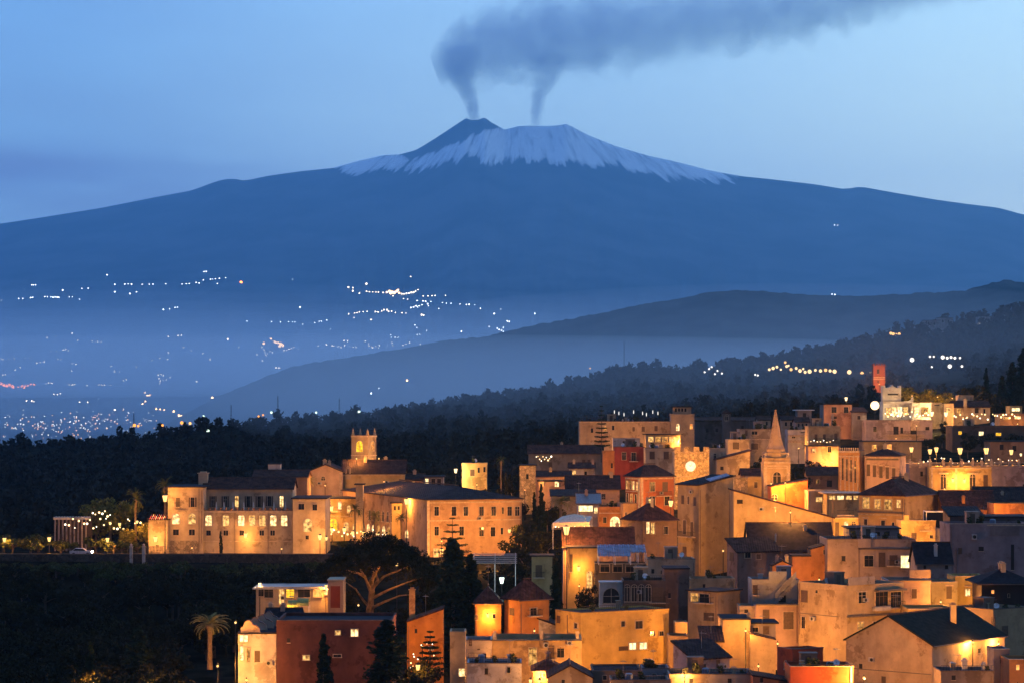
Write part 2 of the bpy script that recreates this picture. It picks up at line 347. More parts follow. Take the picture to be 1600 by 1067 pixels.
LIT = [emit('lit_window', (1.0, .55, .17), 1.3, .8), emit('lit_window', (1.0, .48, .12), .8, .85), emit('lit_window', (1.0, .66, .28), 2.0, .75)]
LITW = emit('bright_window', (1.0, .78, .40), 1.9, .45); LITY = emit('yellow_window', (1.0, .52, .03), 1.5, .55); LITO = emit('orange_window', (1.0, .36, .08), 1.6, .5)
COP = plain('dark_coping', (.12, .085, .065), .9, 0, .3, 2, .1); RIDGE = plain('ridge_tile', (.07, .042, .03), .9, 0, .3, 3, .1); GUT = plain('gutter', (.10, .06, .04), .6); PIPE = plain('drainpipe', (.16, .10, .07))
TERR = []
rng = random.Random(11); VOLS = []

class Face:
    def __init__(s, C, d, n, L): s.C, s.d, s.n, s.L = C, d, n, L
    def t(s, px):
        k = K(px); return (k * s.C.y - s.C.x) / (s.d.x - k * s.d.y)
    def z(s, py, t): return ZZ(py, s.C.y + t * s.d.y)
    def at(s, t, z, out=0): return Vector((s.C.x + t * s.d.x + out * s.n.x, s.C.y + t * s.d.y + out * s.n.y, z))
    def box(s, mb, t0, t1, z0, z1, o0, o1):
        if t1 < t0: t0, t1 = t1, t0
        a = s.at(t0, z0, o0); mb.box(a, s.d * (t1 - t0), s.n * (o1 - o0), Vector((0, 0, z1 - z0)))

def arch_pts(f, t0, t1, z0, z1, out, n=10, grow=0.0):
    r = (t1 - t0) / 2; zc = z1 - r; c = (t0 + t1) / 2; r += grow
    pts = [f.at(c - r, z0 - 0, out), f.at(c + r, z0 - 0, out)]
    return pts + [f.at(c + r * math.cos(math.pi * i / n), zc + r * math.sin(math.pi * i / n), out) for i in range(n + 1)]

def window(root, f, px, py, w, h, kind):
    """one window, door or opening on face f at a photo position; a part of its house with a pane below it"""
    o = root.location; t0, t1 = sorted((f.t(px - w / 2), f.t(px + w / 2))); tm = (t0 + t1) / 2
    t0, t1 = max(t0, .06), min(t1, f.L - .06)
    if t1 - t0 < .15: return None
    zb, zt = f.z(py + h / 2, tm), f.z(py - h / 2, tm); W, Hh = t1 - t0, zt - zb
    fr, pn, mu = MB(), MB(), MB(); b = min(.10, W * .10); nm = 'window'
    pane_m = {'l': rng.choice(LIT), 'al': rng.choice(LIT), 'ld': rng.choice(LIT), 'lw': LITW, 'ly': LITY, 'aly': LITY, 'lo': LITO}.get(kind, GLASS); frm = TRIM
    if kind in ('a', 'al', 'aly'):
        outer, inner = arch_pts(f, t0, t1, zb, zt, .10, grow=b), arch_pts(f, t0, t1, zb, zt, .10)
        ob, ib = arch_pts(f, t0, t1, zb, zt, .0, grow=b), arch_pts(f, t0, t1, zb, zt, .0)
        n = len(outer)
        for i in range(1, n):
            j = (i + 1) % n
            if i == 0: continue
            if j == 0: fr.prism([ob[n - 1], ob[0], ib[0], ib[n - 1]], [outer[n - 1], outer[0], inner[0], inner[n - 1]])
            else: fr.prism([ob[i], ob[j], ib[j], ib[i]], [outer[i], outer[j], inner[j], inner[i]])
        f.box(fr, t0 - b * 1.6, t1 + b * 1.6, zb - .14, zb, 0, .16)
        if W > .7:
            f.box(fr, tm - .04, tm + .04, zb, zt - b, .035, .08); f.box(fr, t0, t1, zt - W / 2 - .04, zt - W / 2 + .04, .036, .075)
        pn.poly(arch_pts(f, t0, t1, zb, zt, .03))
        if kind == 'a': pane_m = HOLE_SHADE  # dark sheet, painted as the shade within the arch
    elif kind == 'o':
        f.box(fr, t0 - .05, t1 + .05, zb - .08, zb, 0, .10); f.box(pn, t0, t1, zb, zt, 0.0, .02); pane_m = HOLE_SHADE; nm = 'opening'; frm = rng.choice((TRIM, WOODF))  # no real recess: flat near-black sheet stands in for the shade inside
    elif kind in ('s', 'sg', 'd'):
        frm = SHUT if kind != 'sg' else SHUTG; pane_m = frm; nm = 'door' if kind == 'd' else 'shuttered_window'
        f.box(fr, t0 - .07, t0, zb, zt, 0, .09); f.box(fr, t1, t1 + .07, zb, zt, 0, .09); f.box(fr, t0 - .07, t1 + .07, zt, zt + .08, 0, .10); f.box(fr, t0 - .1, t1 + .1, zb - .08, zb, 0, .14)
        k = max(3, int(Hh / .22))
        for i in range(k): f.box(pn, t0, tm - .015, zb + Hh * i / k, zb + Hh * (i + .72) / k, 0.0, .06); f.box(pn, tm + .015, t1, zb + Hh * i / k, zb + Hh * (i + .72) / k, 0.0, .06)
        f.box(pn, t0, t1, zb, zt, 0, .022); frm = rng.choice((TRIM, WOODF, SHUT)) if kind != 'd' else SHUT
    else:
        f.box(fr, t0 - b, t0, zb, zt, 0, .17); f.box(fr, t1, t1 + b, zb, zt, 0, .17); f.box(fr, t0 - b, t1 + b, zt, zt + b, 0, .20); f.box(fr, t0 - b * 1.6, t1 + b * 1.6, zb - b * .8, zb, 0, .30)
        f.box(pn, t0, t1, zb, zt, 0, .03)
        if W > .6:
            k = max(1, round(W / .9))
            for i in range(1, k + 1 if k > 1 else 2):
                x = t0 + W * i / (k if k > 1 else 2)
                if x < t1 - .05: f.box(fr, x - .035, x + .035, zb, zt, .032, .07) if False else f.box(mu, x - .03, x + .03, zb, zt, .032, .07)
            if Hh > 1.2: f.box(mu, t0, t1, zb + Hh * .66, zb + Hh * .66 + .05, .033, .066)
        if kind == 'so':
            sh = MB(); f.box(sh, t0 - W * .5 - .02, t0 - .03, zb, zt, 0, .11); f.box(sh, t1 + .03, t1 + W * .5 + .02, zb, zt, 0, .11)
            ss = True
        if kind == 'ld': nm = 'lit_door'
    wo = fr.build(nm, frm, root, o); pn.build('pane' if nm != 'shuttered_window' else 'shutter', pane_m, wo, o)
    if mu.f: mu.build('glazing_bars', WOODF if rng.random() < .75 else TRIM, wo, o)
    if kind == 'so': sh.build('shutter', SHUT, wo, o)
    return wo

def H(label, xl, xc, xr, yt, yb, d, th=0, c=CR, roof='flat', rise=0, wins=(), dep=None, cat='house', name=None, root=None, mat=None, rmat=None, ph=.55, over=.35, deep=1.5, ex=(), clut=True, stories=True):
    """a building volume: nearest corner at column xc and distance d; its right face runs to column xr, its left face to column xl"""
    a = R(th); k = K(xc); C = Vector((k * d, d, 0)); dR = Vector((math.cos(a), math.sin(a), 0)); dL = Vector((-math.sin(a), math.cos(a), 0))
    tl = (C.x - K(xl) * d) / (math.sin(a) + K(xl) * math.cos(a)) if xl < xc - .5 else (dep or 9.0)
    if dep and xl < xc - .5 and not 0 < tl < 60: tl = dep
    tr = (K(xr) * d - C.x) / (math.cos(a) - K(xr) * math.sin(a)) if xr > xc + .5 else (dep or 9.0)
    z1 = ZZ(yt, d); g = min(G(*(C + dR * u * tr + dL * v * tl).xy) for u in (0, 1) for v in (0, 1)); z0 = min(ZZ(yb, d), g) - deep
    q = [C, C + dR * tr, C + dR * tr + dL * tl, C + dL * tl]
    new = root is None
    if new:
        root = empty(name or cat.replace(' ', '_'), (C.x, C.y, z0), label, cat)
    o = root.location; m = mat or plaster(c); VOLS.append((C, dR, dL, tr, tl, z0, z1 + rise))
    fR, fL = Face(C, dR, Vector((dR.y, -dR.x, 0)), tr), Face(C, dL, Vector((-dL.y, dL.x, 0)), tl)
    up = Vector((0, 0, 1)); top = [z1] * 4; ridge = None; wall = MB(); rf = MB(); rm = rmat or (ROOF if rng.random() < .6 else ROOF2)
    cs = math.cos(a)
    if roof == 'flat':
        zt = z1 - ph
        wall.prism([p + up * z0 for p in q], [p + up * zt for p in q])
        t = .24
        wl = MB(); e = .035
        F2 = [(-e, tr + e, -e, t - e), (-e, tr + e, tl - t + e, tl + e)]
        for (x0, x1, y0, y1) in F2: wl.box(C + dR * x0 + dL * y0 + up * zt, dR * (x1 - x0), dL * (y1 - y0), up * ph)
        for (x0, x1) in ((-e, t - e), (tr - t + e, tr + e)): wl.box(C + dR * x0 + dL * (t - e) + up * zt, dR * (x1 - x0), dL * (tl - 2 * t + 2 * e), up * ph)
        if ph > .06: wl.build('parapet', m, root, o)
        if ph > .2 and rng.random() < .75:
            cp = MB(); cp.box(C + dR * -.09 + dL * -.09 + up * (z1 + .003), dR * (tr + .18), dL * .4, up * .08)
            if xl < xc - .5: cp.box(C + dR * -.09 + dL * .312 + up * (z1 + .003), dR * .4, dL * (tl - .22), up * .08)
            cp.build('coping', rng.choice((TRIM, COP, COP)), root, o)
        rf.box(C + dR * (t + .01) + dL * (t + .01) + up * (zt + .004), dR * (tr - 2 * t - .02), dL * (tl - 2 * t - .02), up * .05); rm = rmat or DECK
    elif roof in ('slab', 'shr', 'shd', 'shb', 'shf'):
        zz = [z1] * 4
        if roof == 'shr': zz = [z1, z1 + rise, z1 + rise, z1]
        if roof == 'shd': zz = [z1, z1 - rise, z1 - rise, z1]
        if roof == 'shb': zz = [z1, z1, z1 + rise, z1 + rise]
        if roof == 'shf': zz = [z1, z1, z1 - rise, z1 - rise]
        wall.prism([p + up * z0 for p in q], [p + up * z for p, z in zip(q, zz)])
        cen = sum(q, Vector()) / 4
        def ext(p, z):
            v = p - cen; n = v + dR * (over if v.dot(dR) > 0 else -over) + dL * (over if v.dot(dL) > 0 else -over)
            gx = (zz[1] - zz[0]) / tr; gy = (zz[3] - zz[0]) / tl
            return cen + n + up * (z + gx * (over if v.dot(dR) > 0 else -over) + gy * (over if v.dot(dL) > 0 else -over))
        lo = [ext(p, z) + up * .01 for p, z in zip(q, zz)]; rf.prism(lo, [p + up * .22 for p in lo]); rm = rmat or (DECK if roof == 'slab' else rm)
    else:
        e = over
        if roof == 'gr':                                # ridge runs along the right face
            A, B = C + dL * tl / 2 + up * (z1 + rise), C + dR * tr + dL * tl / 2 + up * (z1 + rise)
            wall.prism([p + up * z0 for p in q], [p + up * z1 for p in q])
            wall.prism([q[3] + up * z1, q[0] + up * z1, A - up * .02], [q[2] + up * z1, q[1] + up * z1, B - up * .02])
            s = rise / (tl / 2); A = A - dR * e; B = B + dR * e
            for sg, base in ((-1, C), (1, C + dL * tl)):
                lo = base + dL * sg * e + up * (z1 - s * e); l0, l1 = lo - dR * e, lo + dR * (tr + e)
                rf.prism([l0, l1, B, A] if sg < 0 else [l1, l0, A, B], [x + up * .2 for x in ([l0, l1, B, A] if sg < 0 else [l1, l0, A, B])])
        elif roof == 'gl':                              # ridge runs along the left face (gable towards the viewer)
            A, B = C + dR * tr / 2 + up * (z1 + rise), C + dR * tr / 2 + dL * tl + up * (z1 + rise)
            wall.prism([p + up * z0 for p in q], [p + up * z1 for p in q])
            wall.prism([q[0] + up * z1, q[1] + up * z1, A - up * .02], [q[3] + up * z1, q[2] + up * z1, B - up * .02])
            s = rise / (tr / 2); A = A - dL * e; B = B + dL * e
            for sg, base in ((-1, C), (1, C + dR * tr)):
                lo = base + dR * sg * e + up * (z1 - s * e); l0, l1 = lo - dL * e, lo + dL * (tl + e)
                rf.prism([l0, l1, B, A], [x + up * .2 for x in (l0, l1, B, A)])
        else:                                           # hip
            wall.prism([p + up * z0 for p in q], [p + up * z1 for p in q])
            E = [C - dR * e - dL * e, C + dR * (tr + e) - dL * e, C + dR * (tr + e) + dL * (tl + e), C - dR * e + dL * (tl + e)]
            E = [p + up * (z1 + .01) for p in E]; mn = min(tr, tl) / 2
            if tr >= tl: A, B = C + dR * mn + dL * tl / 2, C + dR * (tr - mn) + dL * tl / 2
            else: A, B = C + dR * tr / 2 + dL * mn, C + dR * tr / 2 + dL * (tl - mn)
            A, B = A + up * (z1 + rise), B + up * (z1 + rise + .001); E2 = [p + up * .16 for p in E]
            rf.poly(E[::-1])
            for i in range(4): rf.quad(E[i], E[(i + 1) % 4], E2[(i + 1) % 4], E2[i])
            if tr >= tl: rf.quad(E2[0], E2[1], B, A); rf.poly((E2[1], E2[2], B)); rf.quad(E2[2], E2[3], A, B); rf.poly((E2[3], E2[0], A))
            else: rf.poly((E2[0], E2[1], A)); rf.quad(E2[1], E2[2], B, A); rf.poly((E2[2], E2[3], B)); rf.quad(E2[3], E2[0], A, B)
    wall.build('wall', m, root, o)
    rfo = rf.build('roof', rm, root, o)
    if roof in ('gr', 'gl', 'hip'):
        mb = MB(); mb.tube([A + up * .2, B + up * .2], .13, 6); mb.build('ridge_tiles', RIDGE, rfo, o)
        if clut and d < 640 and not any(e_[0] == 'chimney' for e_ in ex):
            for k in range(rng.choice((0, 1, 1, 2))):
                p = A.lerp(B, rng.uniform(.1, .9)) + (dL if roof != 'gl' else dR) * rng.choice((-1, 1)) * rng.uniform(.5, 1.2); s_ = rng.uniform(.5, .8); mb = MB(); mb.cbox(p.x, p.y, p.z - 1.0, s_, s_, 1.7); mb.cbox(p.x, p.y, p.z + .7, s_ * 1.3, s_ * 1.3, .1); mb.cbox(p.x, p.y, p.z + .8, s_ * .6, s_ * .6, .25); mb.build('chimney', plaster(rng.choice((CR, TN, PK))), rfo, o)
        if clut and d < 640 and rng.random() < .6: aerial(root, A.lerp(B, rng.uniform(.1, .9)) + up * .1, dR, dL)
        if roof != 'gl' and d < 640 and over > .2:
            mb = MB(); zz_ = z1 - (over * rise / (tl / 2) if roof == 'gr' else 0) + .02; p = C - dL * (over + .08) - dR * over + up * zz_; mb.tube([p, p + dR * (tr + 2 * over)], .09, 6); mb.build('gutter', GUT, rfo, o)
    elif roof.startswith('sh') and clut and d < 640 and rng.random() < .5: aerial(root, C + dR * tr * .5 + dL * tl * .5 + up * (z1 + rise * .5), dR, dL)
    if clut and d < 600:
        for f_ in (fR, fL):
            if f_ is fL and xl >= xc - .5: continue
            if f_.L > 4 and rng.random() < .55:
                mb = MB(); t_ = rng.choice((.25, f_.L - .3)); f_.box(mb, t_ - .05, t_ + .05, max(z0, z1 - 11), z1 - ph, .02, .12); mb.build('drainpipe', PIPE, root, o)
            if f_.L > 5 and rng.random() < .28:
                mb = MB(); t_ = rng.uniform(.15, .8) * f_.L; z_ = z1 - rng.uniform(1.5, 4.5); f_.box(mb, t_, t_ + .85, z_, z_ + .6, .12, .5); u = mb.build('air_conditioner', ACM, root, o); g_ = MB(); c_ = f_.at(t_ + .3, z_ + .3, .503); g_.poly([c_ + f_.d * .24 * math.cos(i * .628) + Vector((0, 0, .24 * math.sin(i * .628))) for i in range(10)]); g_.build('fan_grille', DARKM, u, o)
    for wn in wins:
        px = wn[0]; f = fR if px >= xc - .3 else fL
        window(root, f, *wn)
        if wn[4] in ('s', 'd', 'w', 'so') and wn[3] >= 13 and d < 625 and cat in ('house', 'palazzo') and rng.random() < .42 and not any(e_[0] == 'balcony' for e_ in ex): extra(root, fR, fL, xc, d, z1, None, 'balcony', wn[0], wn[1], wn[2] * 1.9, wn[3])
    for e_ in ex: extra(root, fR, fL, xc, d, z1, rfo, *e_)
    if clut and roof == 'flat' and tr > 3.5 and tl > 3.5: clutter(root, C, dR, dL, tr, tl, z1 - ph + .05)
    return root, fR, fL, z1

def extra(root, fR, fL, xc, d, z1, rfo, kind, px, py, w=4, h=6, *r):
    """small fittings at a photo position: chimney, ac, balcony, string_course, awning"""
    o = root.location; f = fR if px >= xc - .3 else fL; mb = MB()
    if kind == 'chimney':
        dd = d + (r[0] if r else 2.5); p = P(px, py + h, dd); s = w / F * dd; hh = h / F * dd
        mb.cbox(p.x, p.y, p.z - 1.2, s, s, hh + 1.2); mb.cbox(p.x, p.y, p.z + hh, s * 1.25, s * 1.25, .12); mb.cbox(p.x, p.y, p.z + hh + .12, s * .7, s * .7, .25)
        mb.build('chimney', plaster(r[1] if len(r) > 1 else CR), rfo, o); return
    t0, t1 = sorted((f.t(px - w / 2), f.t(px + w / 2))); tm = (t0 + t1) / 2; zb, zt = f.z(py + h / 2, tm), f.z(py - h / 2, tm)
    t0, t1 = max(0.0, t0), min(f.L, t1)
    if kind == 'ac':
        f.box(mb, t0, t1, zb, zt, .12, .5); u = mb.build('air_conditioner', ACM, root, o)
        g = MB(); c = f.at((t0 + t1) / 2, (zb + zt) / 2, .503); rr = min(t1 - t0, zt - zb) * .36
        g.poly([c + f.d * rr * math.cos(i * .628) + Vector((0, 0, rr * math.sin(i * .628))) for i in range(10)]); g.build('fan_grille', DARKM, u, o)
    elif kind == 'balcony':
        f.box(mb, t0, t1, zb, zb + .16, 0, 1.0); u = mb.build('balcony', TRIM, root, o); g = MB()
        n = max(3, int((t1 - t0) / .22))
        for i in range(n + 1): f.box(g, t0 + .03 + (t1 - t0 - .1) * i / n, t0 + .065 + (t1 - t0 - .1) * i / n, zb + .16, zb + 1.05, .92, .955)
        f.box(g, t0, t1, zb + 1.05, zb + 1.1, .90, .97)
        for tt in (t0 + .02, t1 - .06): f.box(g, tt, tt + .04, zb + 1.05, zb + 1.1, 0, .90)
        g.build('railing', DARKM, u, o)
    elif kind == 'band':
        f.box(mb, t0, t1, zb, zt, 0, r[0] if r else .14); mb.build('string_course', TRIM, root, o)
    elif kind == 'slab':
        f.box(mb, t0, t1, zb, zt, 0, r[0] if r else .5); mb.build('ledge', plain('dark_ledge', (.09, .07, .06)), root, o)
    elif kind == 'pipe':
        f.box(mb, (t0 + t1) / 2 - .05, (t0 + t1) / 2 + .05, zb, zt, .02, .12); mb.build('drainpipe', plain('drainpipe', (.16, .10, .07)), root, o)
    elif kind == 'wallup':                              # a low terrace wall standing proud of the face
        f.box(mb, t0, t1, zb, zt, .02, r[0] if r else .25); mb.build('terrace_wall', plaster(r[1]) if len(r) > 1 else TRIM, root, o)
    elif kind == 'hood':
        f.box(mb, t0, t1, zb, zt, 0, .3); mb.build('window_hood', TRIM, root, o)
    elif kind == 'plinth':
        f.box(mb, t0, t1, zb, zt, 0, .12); mb.build('stone_plinth', stone((.30, .24, .17)), root, o)
    elif kind == 'pilaster':
        f.box(mb, t0, t1, zb, zt, 0, .16); mb.build('pilaster', TRIM, root, o)

def aerial(root, p, dR, dL):
    mb = MB(); up = Vector((0, 0, 1)); h = rng.uniform(1.8, 3.4); mb.tube([p, p + up * h], .025, 5); w_ = dR if rng.random() < .5 else (dR + dL).normalized(); q_ = Vector((-w_.y, w_.x, 0))
    mb.box(p + up * (h - .3) - q_ * .7, q_ * 1.4, w_ * .03, up * .03)
    for i in range(6): b = p + up * (h - .3) + q_ * (-.65 + i * .26); l = .5 - .05 * i; mb.box(b - w_ * l, w_ * 2 * l, q_ * .025, up * .025)
    mb.build('aerial', SILVER, root, root.location)
def clutter(root, C, dR, dL, tr, tl, z):
    """what stands on a flat roof: aerial, dish, tank, stair hut"""
    o = root.location; up = Vector((0, 0, 1))
    def spot(): return C + dR * rng.uniform(.18, .82) * tr + dL * rng.uniform(.25, .8) * tl + up * z
    for k in range(rng.choice((1, 1, 2))): aerial(root, spot(), dR, dL)
    for k in range(rng.choice((0, 1, 2))):
        p = spot(); s_ = rng.uniform(.5, .8); mb = MB(); h_ = rng.uniform(.9, 1.6); mb.cbox(p.x, p.y, p.z, s_, s_, h_); mb.cbox(p.x, p.y, p.z + h_, s_ * 1.3, s_ * 1.3, .1); mb.build('chimney', plaster(rng.choice((CR, TN, WH))), root, o)
    for k in range(rng.choice((1, 2, 3, 4))): TERR.append(C + dR * rng.uniform(.1, .9) * tr + dL * .75 + up * z)
    if rng.random() < .5:
        p = spot(); mb = MB(); mb.tube([p, p + up * .9], .04, 5); c = p + up * 1.0; n = Vector((rng.uniform(-.5, .8), -1, .45)).normalized(); u = n.cross(up).normalized(); v = u.cross(n)
        for s0, s1, e0, e1 in ((.05, .3, 0, .03), (.3, .45, .03, .10)):
            for i in range(12):
                a0, a1 = i * math.pi / 6, (i + 1) * math.pi / 6; q = lambda r, a, e: c + (u * math.cos(a) + v * math.sin(a)) * r + n * e
                mb.quad(q(s0, a0, e0), q(s0, a1, e0), q(s1, a1, e1), q(s1, a0, e1)); mb.quad(q(s0, a1, e0 - .02), q(s0, a0, e0 - .02), q(s1, a0, e1 - .02), q(s1, a1, e1 - .02))
        mb.build('satellite_dish', WHITEM, root, o)
    if rng.random() < .4:
        p = spot(); mb = MB(); mb.lathe(p, [(.5, 0), (.52, .1), (.52, .95), (.4, 1.12), (.12, 1.16)], 12); mb.build('water_tank', plain('tank', (.12, .16, .22), .5), root, o)
    if rng.random() < .7 and tr > 5 and tl > 5:
        p = C + dR * tr * rng.uniform(.2, .6) + dL * tl * .6 + up * z; mb = MB(); mb.box(p, dR * 2.2, dL * 2, up * 2.2); mb.box(p + up * 2.2 - dR * .1 - dL * .1, dR * 2.4, dL * 2.2, up * .15); u = mb.build('stair_hut', plaster(rng.choice((GY, TN, PK, BR))), root, o); g_ = MB(); g_.box(p + dR * .6 - dL * .03, dR * .8, dL * .025, up * 1.95); g_.build('door', SHUT, u, o)
    if rng.random() < .4:
        mb = MB(); n_ = int(tr / .35)
        for i in range(n_ + 1): mb.box(C + dR * (tr * i / n_ - .015) - dL * .02 + up * (z + .35), dR * .03, dL * .03, up * .85)
        mb.box(C - dL * .025 + up * (z + 1.2), dR * tr, dL * .04, up * .05); mb.build('railing', DARKM, root, o)

def inside(p, m=.7):
    for C, dR, dL, tr, tl, z0, z1 in VOLS:
        v = p - C; a, b = v.dot(dR), v.dot(dL)
        if -m < a < tr + m and -m < b < tl + m and z0 < p.z < z1 + .2: return True
    return False
def block(root, name, mat, mb): return mb.build(name, mat, root, root.location)
def merlons(root, fR, fL, z1, w, gap, h, mat, sides='RL', th=.3):
    mb = MB()
    for f, s in ((fR, 'R'), (fL, 'L')):
        if s not in sides: continue
        n = max(2, round((f.L + gap) / (w + gap))); st = (f.L - w) / (n - 1)
        for i in range(n): mb = MB(); f.box(mb, i * st, i * st + w, z1, z1 + h, -th, .05); block(root, 'merlon', mat, mb)
# ------------------------------------------------------------------ the old hotel on the left
hotel, hf, _, hz1 = H('long cream hotel with lit arched windows and roof terrace left of the umbrella pine', 312, 312, 457, 797, 866, 505, 0, CR, 'flat', 0,
    [(x, 812, 9.5, 18, 'al') for x in (326, 353, 377, 394, 410, 427, 444)] + [(x, 832, 7, 8, 'w') for x in (326, 353, 378, 409, 426)], dep=5, cat='hotel', ph=1.0, clut=False,
    ex=[('band', 384, 799, 144, 2.5), ('pipe', 367, 832, 2, 66), ('pipe', 419, 832, 2, 66), ('band', 384, 845, 144, 1.5, .1)])
H('', 318, 318, 457, 763, 800, 510.2, 0, CR, 'gr', 1.9, [(x, 783, 5.5, 17, k) for x, k in ((333, 'so'), (352, 'so'), (370, 'l'), (388, 'so'), (405, 'so'), (421, 'so'), (440, 'l'))], dep=9, root=hotel, ex=[('chimney', 318, 739, 14, 12, 3)])
H('', 262, 262, 317.5, 761, 866, 504, 0, CR, 'slab', 0, [(278, 785, 5, 15, 's'), (301, 784, 6, 15, 'so'), (275, 810, 11, 16, 'al'), (300, 810, 11, 16, 'al'), (275, 831, 9, 9, 'w'), (300, 831, 9, 9, 'w')], dep=12, root=hotel,
    ex=[('band', 290, 796, 56, 1.6), ('plinth', 288, 855, 44, 22), ('pipe', 311, 812, 2, 100)], over=.45)
H('', 457.5, 457.5, 508, 779, 866, 502.5, 0, CR, 'slab', 0, [(471, 791, 9, 9, 'w'), (492, 792, 7, 9, 'w'), (481, 820, 13, 20, 'al'), (480, 839, 5, 6, 'w')], dep=14, root=hotel, ex=[('band', 482, 780.5, 50, 2)])
H('', 232, 232, 261.5, 812, 868, 502, 0, CR, 'slab', 0, [(246, 856, 5, 10, 'w')], dep=8, root=hotel, ex=[('plinth', 247, 859, 28, 13)])
mb = MB()
for i in range(16): mb.lathe(hf.at(.8 + i * 1.1, hz1), [(.12, 0), (.2, .35), (.22, .5), (.1, .52)], 7); block(hotel, 'flower_pot', plain('pot_clay', (.22, .10, .05)), mb); mb = MB()

court, cR, cL, cz = H('orange washed hotel wing with two rows of white windows above the cypress', 535, 667, 815, 781, 872, 500, 20, (.56, .36, .20), 'hip', 2.3,
    [(x, 798, 7, 14, 'w') for x in (682, 709, 727.5, 752, 771, 796, 808)] + [(785.5, 797, 3, 10, 'w'), (682, 829, 7, 14, 'w'), (721, 829, 7, 14, 'w'), (752, 830, 7, 14, 'w'), (770, 830, 7, 14, 'w'), (784, 829, 3.5, 10, 'w'), (681, 863, 7, 13, 'ld'), (806, 830, 6, 13, 'w')]
    + [(x, 805 + (x - 590) * .10, 3.2, 16, 'a') for x in (578, 585, 592, 599, 606, 613, 620)] + [(x, 826 + (x - 590) * .16, 5, 12, 'al') for x in (568, 576, 584, 592, 600, 608, 617, 626, 636)], cat='hotel wing',
    ex=[('band', 740, 812, 146, 1.6), ('band', 740, 784, 146, 2), ('pipe', 672, 826, 2, 90), ('pilaster', 669, 826, 4, 90)])
H('', 703, 703, 728, 767, 779, 510, 0, CR, 'slab', 0, [(x, 771, 5, 4, 'l') for x in (706.5, 715.5, 724.5)], dep=4, root=court, deep=0)
H('yellow lit courtyard front with small balcony and arched doorway between hotel wings', 506, 506, 569, 779, 845, 541, 0, YE, 'slab', 0,
    [(521, 819, 12, 18, 'aly'), (514, 789, 5, 12, 'w'), (531, 789, 5, 12, 'al'), (545, 795, 5, 12, 'al'), (541, 822, 7, 13, 'al'), (555, 824, 7, 13, 'al')], dep=10, cat='house', ex=[('balcony', 520, 793, 28, 12), ('band', 537, 806, 62, 1.5)])
H('tall narrow tan stair tower between palm and hotel roof', 556, 556, 567, 757, 845, 530, 0, TN, 'slab', 0, [(561, 800, 3, 8, 'o')], dep=3.5, cat='tower')
H('small lit stair block beside the second courtyard palm', 612, 612, 628, 786, 850, 515, 0, YE, 'slab', 0, [(617, 793, 3.5, 6, 'o'), (623, 793, 3.5, 6, 'o')], dep=2.6, cat='stair block')

# the church with its square belfry
ch, c1, _, _ = H('pink gabled church with long dark roof behind the hotel', 481, 481, 535, 737, 772, 560, 0, (.60, .42, .28), 'gl', 1.55, [(505, 747, 6, 6, 'a')], dep=16, cat='church', over=.25, ex=[('pilaster', 532, 755, 4, 34)])
H('', 535.5, 535.5, 632, 739, 762, 563, 0, YE, 'gr', 2.6, [], dep=10, root=ch, ex=[('band', 584, 741, 95, 2.2, .3)])
mb = MB(); t0 = c1.t(546) if False else 0
p0 = P(539, 748, 562.6); s_ = 562.6 / F
mb.box(p0, (9 * s_, 0, 0), (0, .5, 0), (0, 0, 7 * s_)); p1 = p0 + Vector((0, 0, 7 * s_))
for a_ in (0, 6.6): mb.box(p1 + Vector((a_ * s_, 0, 0)), (2.4 * s_, 0, 0), (0, .5, 0), (0, 0, 9 * s_))
p2 = p1 + Vector((0, 0, 9 * s_)); mb.prism([p2, p2 + Vector((9 * s_, 0, 0)), p2 + Vector((4.5 * s_, 0, 4.5 * s_))], [p2 + Vector((0, .5, 0)), p2 + Vector((9 * s_, .5, 0)), p2 + Vector((4.5 * s_, .5, 4.5 * s_))])
block(ch, 'bell_gable', plaster(CR), mb)
bt, bR, bL, bz = H('square church belfry with yellow lit arch and four corner pinnacles', 549, 575, 588, 680, 745, 575, 63, TN, 'flat', 0,
    [(562, 697, 10, 17, 'aly'), (562, 722, 6.5, 8, 'aly'), (582, 696, 5, 15, 'al'), (582, 720, 4.5, 8, 'al')], cat='bell tower', ph=.5, clut=False,
    ex=[('band', 562, 681, 26, 2.5, .22), ('band', 582, 681, 13, 2.5, .22), ('band', 562, 711, 26, 1.6, .14), ('band', 582, 711, 13, 1.6, .14)])
mb = MB()
for a_ in (.28, bR.L - .28):
    for b_ in (.28, bL.L - .28):
        p = bR.C + bR.d * a_ + bL.d * b_ + Vector((0, 0, bz)); mb = MB(); mb.lathe(p, [(.36, 0), (.40, .25), (.30, .5), (.22, 1.0), (.05, 1.6)], 8); block(bt, 'pinnacle', plaster(TN), mb)
H('little white roof hut above the dark low roof near the hotel palms', 419, 419, 438, 725, 752, 545, 0, WH, 'slab', 0, [], dep=3, cat='hut', over=.08)
H('long low dark roofed house behind the hotel palms', 396, 396, 480, 745, 775, 540, 0, BR, 'gr', 1.2, [(460, 757, 5, 6, 'w')], dep=9)
H('small flat roofed kiosk house with one lit pane right of the church', 663, 663, 693, 745, 765, 560, 0, GY, 'slab', 0, [(667, 752, 5, 9, 'lw'), (677, 752, 6, 9, 'w'), (686, 752, 6, 9, 'w')], dep=6)
H('low dark roofed house strung between church and lamp post', 634, 634, 662, 748, 770, 566, 0, BR, 'gr', 1.0, [(646, 754, 4, 4, 'l')], dep=7)
H('amber lit cube house beside the tall post lamp', 722, 722, 761, 723, 756, 600, 0, YE, 'flat', 0, [(748, 734, 3.4, 8, 'w'), (757, 733, 3.4, 8, 'w'), (738, 738, 7, 10, 's')], dep=8)

